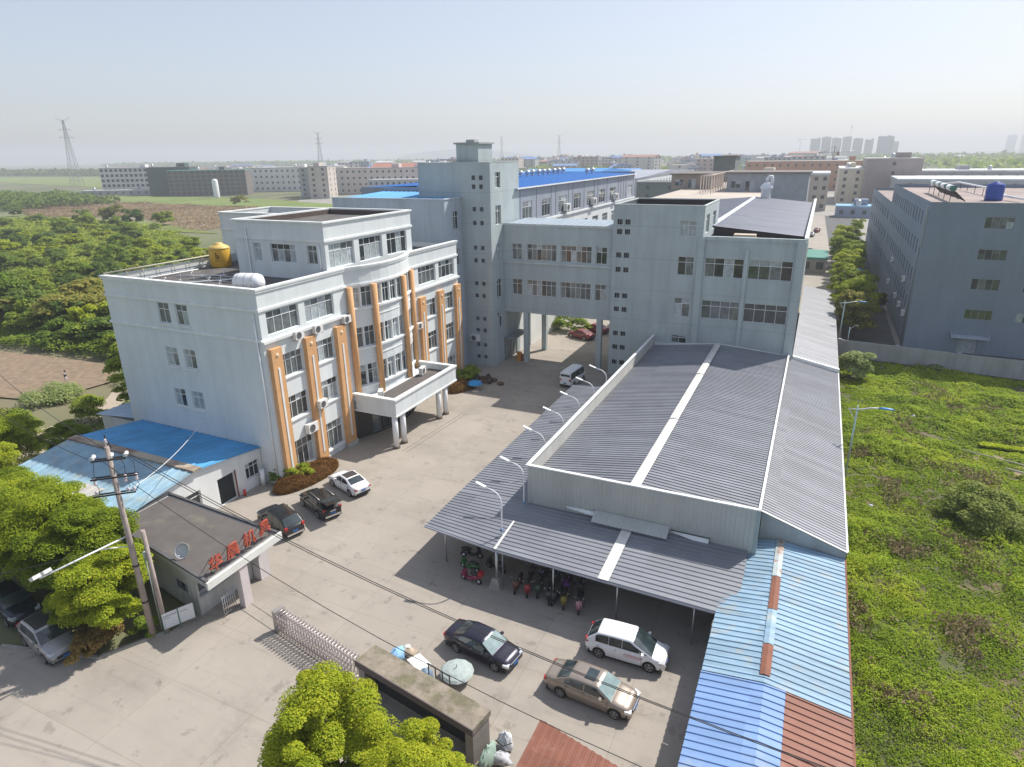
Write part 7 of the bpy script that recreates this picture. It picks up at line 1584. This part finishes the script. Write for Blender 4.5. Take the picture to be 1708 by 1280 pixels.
# ------------------------------------------------------------------ background buildings
win_m = M('bg_window', (0.05, 0.06, 0.07), 0.3, var=0.2, scale=0.5)
_wm = {}
def bg_window(w_, h_):
    k = (round(w_, 1), round(h_, 1))
    if k not in _wm:
        me = bpy.data.meshes.new('window'); me.from_pydata([(-w_ / 2, -.05, 0), (w_ / 2, -.05, 0), (w_ / 2, -.05, h_), (-w_ / 2, -.05, h_)], [], [(0, 1, 2, 3)]); me.materials.append(win_m); _wm[k] = me
    return _wm[k]
def block(name, label, cat, x, y, w_, d_, h, rz, wc, rc, floors=4, bays=10, sidebays=4, parapet=0.6, group=None, ww=1.6, wh=1.7, roofh=0, detail=True, wins=True):
    t = thing(name, label, cat, (x, y, -0.2), group, R(rz))
    wm_ = M('bgwall_%d_%d_%d' % tuple(int(c * 50) for c in wc), wc, 0.9, var=0.1, scale=0.08, streak=0.12)
    mb = MB(); mb.box(-w_ / 2, -d_ / 2, 0, w_ / 2, d_ / 2, h); mb.build('wall', wm_, t, world=False)
    mb = MB(); rm = M('bgroof_%d_%d_%d' % tuple(int(c * 50) for c in rc), rc, 0.8, var=0.15, scale=0.1)
    if roofh:
        mb.add([(-w_ / 2 - .4, -d_ / 2 - .4, h), (w_ / 2 + .4, -d_ / 2 - .4, h), (w_ / 2 + .4, d_ / 2 + .4, h), (-w_ / 2 - .4, d_ / 2 + .4, h), (-w_ / 2 - .4, 0, h + roofh), (w_ / 2 + .4, 0, h + roofh)], [(0, 1, 5, 4), (2, 3, 4, 5), (1, 2, 5), (3, 0, 4)])
    else:
        mb.box(-w_ / 2 - .15, -d_ / 2 - .15, h + 0.01, w_ / 2 + .15, d_ / 2 + .15, h + parapet)
    mb.build('roof', rm, t, world=False)
    if not roofh and w_ > 11:
        r3 = random.Random(int(x * 7 + y)); mb = MB(); hx = r3.uniform(-w_ * 0.35, w_ * 0.3); mb.box(hx, -d_ * 0.2, h + parapet, hx + r3.uniform(4, 7), d_ * 0.25, h + parapet + r3.uniform(1.8, 3.4)); mb.build('stair_head', wm_, t, world=False)
        if r3.random() < 0.7:
            mb = MB(); q = r3.uniform(-w_ * 0.4, w_ * 0.4); mb.lathe([(1.1, 0), (1.1, 1.9), (0.4, 2.4), (0, 2.4)], q, -d_ * 0.3, 10, 0, True, 'z', h + parapet); mb.build('roof_tank', steel, t, world=False)
    if wins:
        fh = h / floors; me = bg_window(ww, wh)
        cells = [((k + 0.5) / bays * w_ - w_ / 2, -d_ / 2, 0) for k in range(bays)]
        sd = [(w_ / 2, (k + 0.5) / sidebays * d_ - d_ / 2, PI / 2) for k in range(sidebays)] if sidebays else []
        n_ = 0
        for f in range(floors):
            for cx, cy, a in cells + sd:
                if n_ >= 100: break
                o = bpy.data.objects.new('window', me); COL.objects.link(o); o.parent = t; o.location = (cx, cy, f * fh + fh * 0.35); o.rotation_euler = (0, 0, a); n_ += 1
    return t
A_ = 31   # these face the camera from far left
block('works_office', 'white five storey office with dark central entrance at the far left works', 'building', -556, 404, 48, 16, 21, A_, (0.62, 0.63, 0.62), (0.4, 0.4, 0.4), 5, 12, 4, ww=2.5, wh=2.3)
block('net_wrapped_block', 'tall block wrapped in dark green building net at the far left', 'building', -494, 396, 34, 22, 21.5, A_, (0.055, 0.10, 0.095), (0.15, 0.13, 0.12), 6, 6, 0, wins=False)
block('net_wrapped_block', 'long brownish scaffolded block right of the green netted one', 'building', -452, 396, 60, 18, 19, A_, (0.17, 0.15, 0.14), (0.12, 0.28, 0.25), 6, 14, 0, ww=2.6, wh=1.9)
block('white_dormitory', 'white four storey dormitory with rows of dark windows beyond the scaffolded block', 'building', -425, 468, 84, 16, 19.5, 27, (0.74, 0.73, 0.70), (0.5, 0.48, 0.46), 4, 18, 4)
block('slab_tower', 'tall narrow beige slab left of the pink factory buildings', 'building', -330, 388, 14, 22, 21.5, 24, (0.52, 0.47, 0.42), (0.3, 0.3, 0.3), 6, 2, 2)
block('slab_tower', 'grey slab building behind the narrow beige slab', 'building', -347, 400, 18, 20, 20.5, 24, (0.42, 0.43, 0.44), (0.3, 0.3, 0.3), 6, 3, 2)
block('pink_factory', 'long pale pink factory with many small windows left of the tower', 'factory', -322, 452, 96, 20, 19, 20, (0.60, 0.53, 0.50), (0.4, 0.3, 0.28), 4, 20, 4)
block('grey_factory', 'low grey factory with dark windows before the long pink one', 'factory', -258, 394, 56, 18, 12.5, 18, (0.45, 0.47, 0.48), (0.35, 0.36, 0.37), 3, 14, 4)
block('white_house', 'white cube building with few dark windows left of the stair tower', 'building', -286, 470, 26, 22, 21, 20, (0.68, 0.69, 0.72), (0.5, 0.5, 0.5), 5, 3, 3)
block('pink_factory', 'cream gabled building behind the grey factory', 'building', -344, 520, 60, 22, 19, 18, (0.66, 0.60, 0.52), (0.38, 0.16, 0.11), 4, 10, 4, roofh=3)
block('storage_shed', 'low dark shed with cars in front of the white works office', 'shed', -530, 372, 60, 8, 4, A_, (0.35, 0.36, 0.38), (0.55, 0.56, 0.57), 1, 10, 0)
t = thing('storage_silo', 'small white upright silo before the scaffolded block', 'silo', (-421, 372, -0.2)); mb = MB(); mb.lathe([(2.2, 0), (2.2, 12), (1.6, 13.2), (0, 13.6)], 0, 0, 14); mb.build('shell', white_paint, t, world=False)
# right of centre
block('brown_factory', 'brown three storey factory with white roof strip at the top of the avenue', 'factory', -20, 372, 46, 30, 17, 0, (0.42, 0.36, 0.30), (0.66, 0.68, 0.70), 4, 12, 6, 0.9)
block('brown_factory', 'tall plain taupe block with three small windows above the tree row', 'building', 33, 425, 26, 40, 23, 0, (0.34, 0.29, 0.275), (0.4, 0.37, 0.35), 5, 1, 6)
block('brown_factory', 'low grey-brown wing with bright white roof beside the taupe block', 'factory', 78, 470, 62, 30, 15.5, 0, (0.34, 0.35, 0.35), (0.78, 0.79, 0.80), 3, 8, 0, 0.8)
block('beige_flats', 'cream narrow building with rows of windows at the avenue end', 'building', 14, 440, 12, 60, 18, 0, (0.62, 0.56, 0.44), (0.6, 0.6, 0.6), 5, 2, 10)
block('red_frame_building', 'long building shell with orange-red upper floor behind the brown factory', 'building', 0, 560, 110, 24, 20, 0, (0.46, 0.24, 0.15), (0.42, 0.34, 0.28), 4, 20, 0)
block('grey_hall', 'long white-walled hall with grey roof right of the long factory', 'factory', -88, 380, 22, 150, 17, 0, (0.66, 0.69, 0.70), (0.30, 0.32, 0.38), 3, 4, 20, roofh=2)
block('blue_hall', 'long hall with blue sheet roof behind the long factory', 'factory', -112, 330, 30, 90, 18.5, 0, (0.46, 0.54, 0.62), (0.05, 0.24, 0.55), 3, 5, 10, roofh=2.5)
block('blue_hall', 'wide hall with faded blue roof farther behind the long factory', 'factory', -176, 520, 90, 60, 14, 8, (0.55, 0.60, 0.66), (0.12, 0.28, 0.55), 2, 16, 0, roofh=2.5)
block('dark_shed', 'dark green-grey rooftop shed between the hall roofs', 'shed', -66, 310, 20, 20, 15, 0, (0.13, 0.17, 0.16), (0.12, 0.13, 0.13), 4, 2, 2)
block('side_warehouse', 'low grey warehouse roof at the right edge behind the grey block', 'warehouse', 120, 300, 90, 50, 17, 0, (0.38, 0.41, 0.46), (0.40, 0.43, 0.45), 3, 8, 0, roofh=3)
block('side_warehouse', 'long white-roofed warehouse between the grey block and the pale wood', 'warehouse', 92, 380, 120, 40, 14.5, 0, (0.36, 0.37, 0.38), (0.68, 0.70, 0.72), 3, 12, 0)
block('kiosk_row', 'low blue roofed stalls at the far end of the avenue', 'stall', 16, 330, 18, 12, 4.5, 0, (0.25, 0.3, 0.4), (0.25, 0.45, 0.62), 1, 4, 0)
block('kiosk_row', 'green roofed lane shelter between the corner factory and the tree row', 'shelter', 0.5, 178, 6, 14, 3.4, 0, (0.30, 0.27, 0.24), (0.10, 0.26, 0.22), 1, 2, 0)
# town on the horizon
rnd = random.Random(17)
cols = [(0.62, 0.58, 0.55), (0.55, 0.56, 0.58), (0.70, 0.69, 0.66), (0.50, 0.36, 0.33), (0.36, 0.42, 0.50), (0.58, 0.50, 0.44), (0.44, 0.46, 0.46)]
rcs = [(0.35, 0.35, 0.36), (0.38, 0.2, 0.16), (0.12, 0.22, 0.45), (0.5, 0.5, 0.5)]
def town(n, x0, x1, y0, y1, h0, h1, lbl, cat, grp, w0=14, w1=50):
    for k in range(n):
        x, y = rnd.uniform(x0, x1), rnd.uniform(y0, y1); h = rnd.uniform(h0, h1); fl_ = max(2, int(h / 3.4))
        block('town_building', lbl, cat, x, y, rnd.uniform(w0, w1), rnd.uniform(12, 24), h, rnd.uniform(-25, 30), rnd.choice(cols), rnd.choice(rcs), fl_, rnd.randint(3, 6), 2 if rnd.random() < .5 else 0, group=grp, roofh=rnd.choice((0, 0, 2.5)), ww=2.6, wh=1.9, wins=(y < 1150 and fl_ < 8))
town(26, -640, -260, 720, 1150, 9, 22, 'one of the small town buildings in the hazy distance behind the long factory', 'building', 'hazy town buildings behind the long factory')
town(75, -480, 60, 700, 1400, 9, 24, 'one of the small town buildings in the hazy distance right of centre', 'building', 'hazy town buildings right of centre')
town(18, -820, -420, 560, 980, 8, 18, 'one of the low works buildings in the distance beyond the left fields', 'building', 'distant works beyond the left fields')
town(24, 150, 900, 1000, 1700, 6, 12, 'one of the low houses among the far trees at right', 'house', 'far houses among trees at right', 10, 22)
town(16, -1500, -700, 900, 1500, 6, 13, 'one of the low buildings on the plain at the far left', 'building', 'low buildings on the far left plain', 20, 60)
for k, (x, y, w_, h) in enumerate(((-34, 2300, 28, 60), (-4, 2320, 26, 64), (24, 2300, 26, 60), (52, 2290, 24, 63), (82, 2310, 26, 58), (112, 2300, 22, 54), (152, 2260, 40, 62), (180, 2350, 26, 48))):
    block('apartment_tower', 'one of the tall apartment towers in the hazy cluster above the brown factories' if k != 6 else 'darker apartment tower at the right of the hazy cluster', 'tower block', x, y, w_, 22, h, 0, (0.5, 0.48, 0.47) if k != 6 else (0.30, 0.32, 0.36), (0.4, 0.4, 0.4), 18, 5, 0, group='hazy apartment tower cluster' if k != 6 else None, wins=False)
for k, (x, w_, h) in enumerate(((900, 40, 88), (965, 40, 90), (1050, 48, 92), (1092, 42, 84))):
    block('apartment_tower', 'one of the pale apartment towers on the right horizon', 'tower block', x, 4500, w_, 26, h, 0, (0.5, 0.48, 0.48), (0.4, 0.4, 0.4), 20, 5, 0, group='pale towers on the right horizon', wins=False)
# pylons and cranes
pyl = M('pylon_steel', (0.30, 0.31, 0.33), 0.6, 0.4)
def pylon(label, x, y, h, rz, w0=5.0, r_=0.16):
    t = thing('pylon', label, 'pylon', (x, y, -0.3), None, R(rz)); mb = MB(); prev = None
    for k in range(13):
        f = k / 12; z = h * f; q = w0 * (1 - f) ** 1.25 + 0.7; c = [Vector((a * q, b * q, z)) for a, b in ((-1, -1), (1, -1), (1, 1), (-1, 1))]
        if prev:
            for i in range(4): mb.tube([prev[i], c[i]], r_ * 1.3, 4, 0, False, False); mb.tube([prev[i], c[(i + 1) % 4]], r_ * 0.7, 4, 0, False, False); mb.tube([prev[(i + 1) % 4], c[i]], r_ * 0.7, 4, 0, False, False); mb.tube([c[i], c[(i + 1) % 4]], r_ * 0.7, 4, 0, False, False)
        prev = c
    mb.build('mast', pyl, t, world=False)
    for z, L_ in ((h * 0.74, 7.5), (h * 0.86, 6.0)):
        mb = MB()
        for s_ in (-1, 1): mb.tube([(0, 0.6 * 1, z - 0.8), (s_ * L_, 0, z + 0.2)], r_, 4, 0, False, False); mb.tube([(0, -0.6, z + 1.0), (s_ * L_, 0, z + 0.2)], r_, 4, 0, False, False); mb.tube([(s_ * L_, 0, z + 0.2), (s_ * L_, 0, z - 2.2)], r_ * 0.8, 4, 0, False, False)
        mb.build('crossarm', pyl, t, world=False)
    mb = MB()
    for s_ in (-1, 1): mb.tube([(0, 0, h - 3), (s_ * 5.5, 0, h + 1.5), (s_ * 7.5, 0, h + 4.0)], r_, 4, 0, False, False); mb.tube([(0, 0, h), (s_ * 5.5, 0, h + 1.5)], r_, 4, 0, False, False)
    mb.build('top_horns', pyl, t, world=False)
pylon('tall lattice pylon standing in the fields at the far left', -800, 508, 72, 35)
pylon('lattice pylon on the horizon above the white dormitory', -860, 1010, 70, 30, 5, 0.22)
pylon('distant pylon on the skyline just left of the stair tower', -980, 2050, 82, 20, 5, 0.3)
pylon('faint pylon on the skyline right of the stair tower', -720, 1900, 78, 15, 5, 0.3)
def crane(label, x, y, h, L_, rz, c):
    t = thing('crane', label, 'crane', (x, y, 0), None, R(rz)); cm = M('crane_%d' % int(c[0] * 100), c, 0.6)
    mb = MB(); 
    for a, b in ((-.7, -.7), (.7, -.7), (.7, .7), (-.7, .7)): mb.tube([(a, b, 0), (a, b, h)], 0.16, 4)
    for k in range(int(h / 3)): mb.tube([(-.7, -.7, k * 3), (.7, -.7, k * 3 + 3)], 0.1, 4); mb.tube([(.7, -.7, k * 3), (-.7, -.7, k * 3 + 3)], 0.1, 4)
    mb.build('mast', cm, t, world=False)
    mb = MB(); mb.tube([(-L_ * 0.3, 0, h), (L_, 0, h)], 0.3, 4); mb.tube([(0, 0, h + 5), (L_ * 0.7, 0, h)], 0.12, 4); mb.tube([(0, 0, h + 5), (-L_ * 0.3, 0, h)], 0.12, 4); mb.tube([(0, 0, h), (0, 0, h + 5)], 0.3, 4); mb.box(-L_ * 0.3, -1, h - 2.5, -L_ * 0.2, 1, h); mb.build('jib', cm, t, world=False)
crane('small dark red crane rising above the brown factories', 6, 640, 26, 15, 215, (0.16, 0.07, 0.06))
crane('thin tower crane beside the hazy apartment towers', -75, 2250, 58, 26, 10, (0.35, 0.3, 0.28))
crane('thin crane topping the middle of the hazy tower cluster', 60, 2330, 92, 26, 100, (0.35, 0.3, 0.28))
# low far hill line
mb = MB()
hp = [(-4300, 5200), (-3400, 5600), (-2800, 5900), (-2200, 5700)]
mb.add([(-3900, 5600, 0), (-3500, 5600, 60), (-3200, 5600, 78), (-2900, 5600, 70), (-2600, 5600, 40), (-2300, 5600, 0), (-3900, 5900, 0), (-3500, 5900, 60), (-3200, 5900, 78), (-2900, 5900, 70), (-2600, 5900, 40), (-2300, 5900, 0)], [(0, 1, 7, 6), (1, 2, 8, 7), (2, 3, 9, 8), (3, 4, 10, 9), (4, 5, 11, 10), (0, 5, 4, 3, 2, 1), (6, 7, 8, 9, 10, 11)])
o = mb.build('hills', M('hill_green', (0.08, 0.10, 0.06), 0.9)); o['kind'] = 'structure'

# ------------------------------------------------------------------ haze
mb = MB(); mb.box(-7000, -1000, -1.5, 7000, 7000, 105)
hz = mb.build('haze', []); hz['kind'] = 'stuff'; hz['label'] = 'pale spring haze'
hm = bpy.data.materials.new('haze_air'); hm.use_nodes = True; N, L = hm.node_tree.nodes, hm.node_tree.links
N.remove(N['Principled BSDF']); pv = N.new('ShaderNodeVolumePrincipled'); pv.inputs['Color'].default_value = (0.92, 0.965, 1.0, 1); pv.inputs['Density'].default_value = 0.00036; pv.inputs['Anisotropy'].default_value = 0.12
L.new(pv.outputs[0], N['Material Output'].inputs['Volume']); hz.data.materials.append(hm)
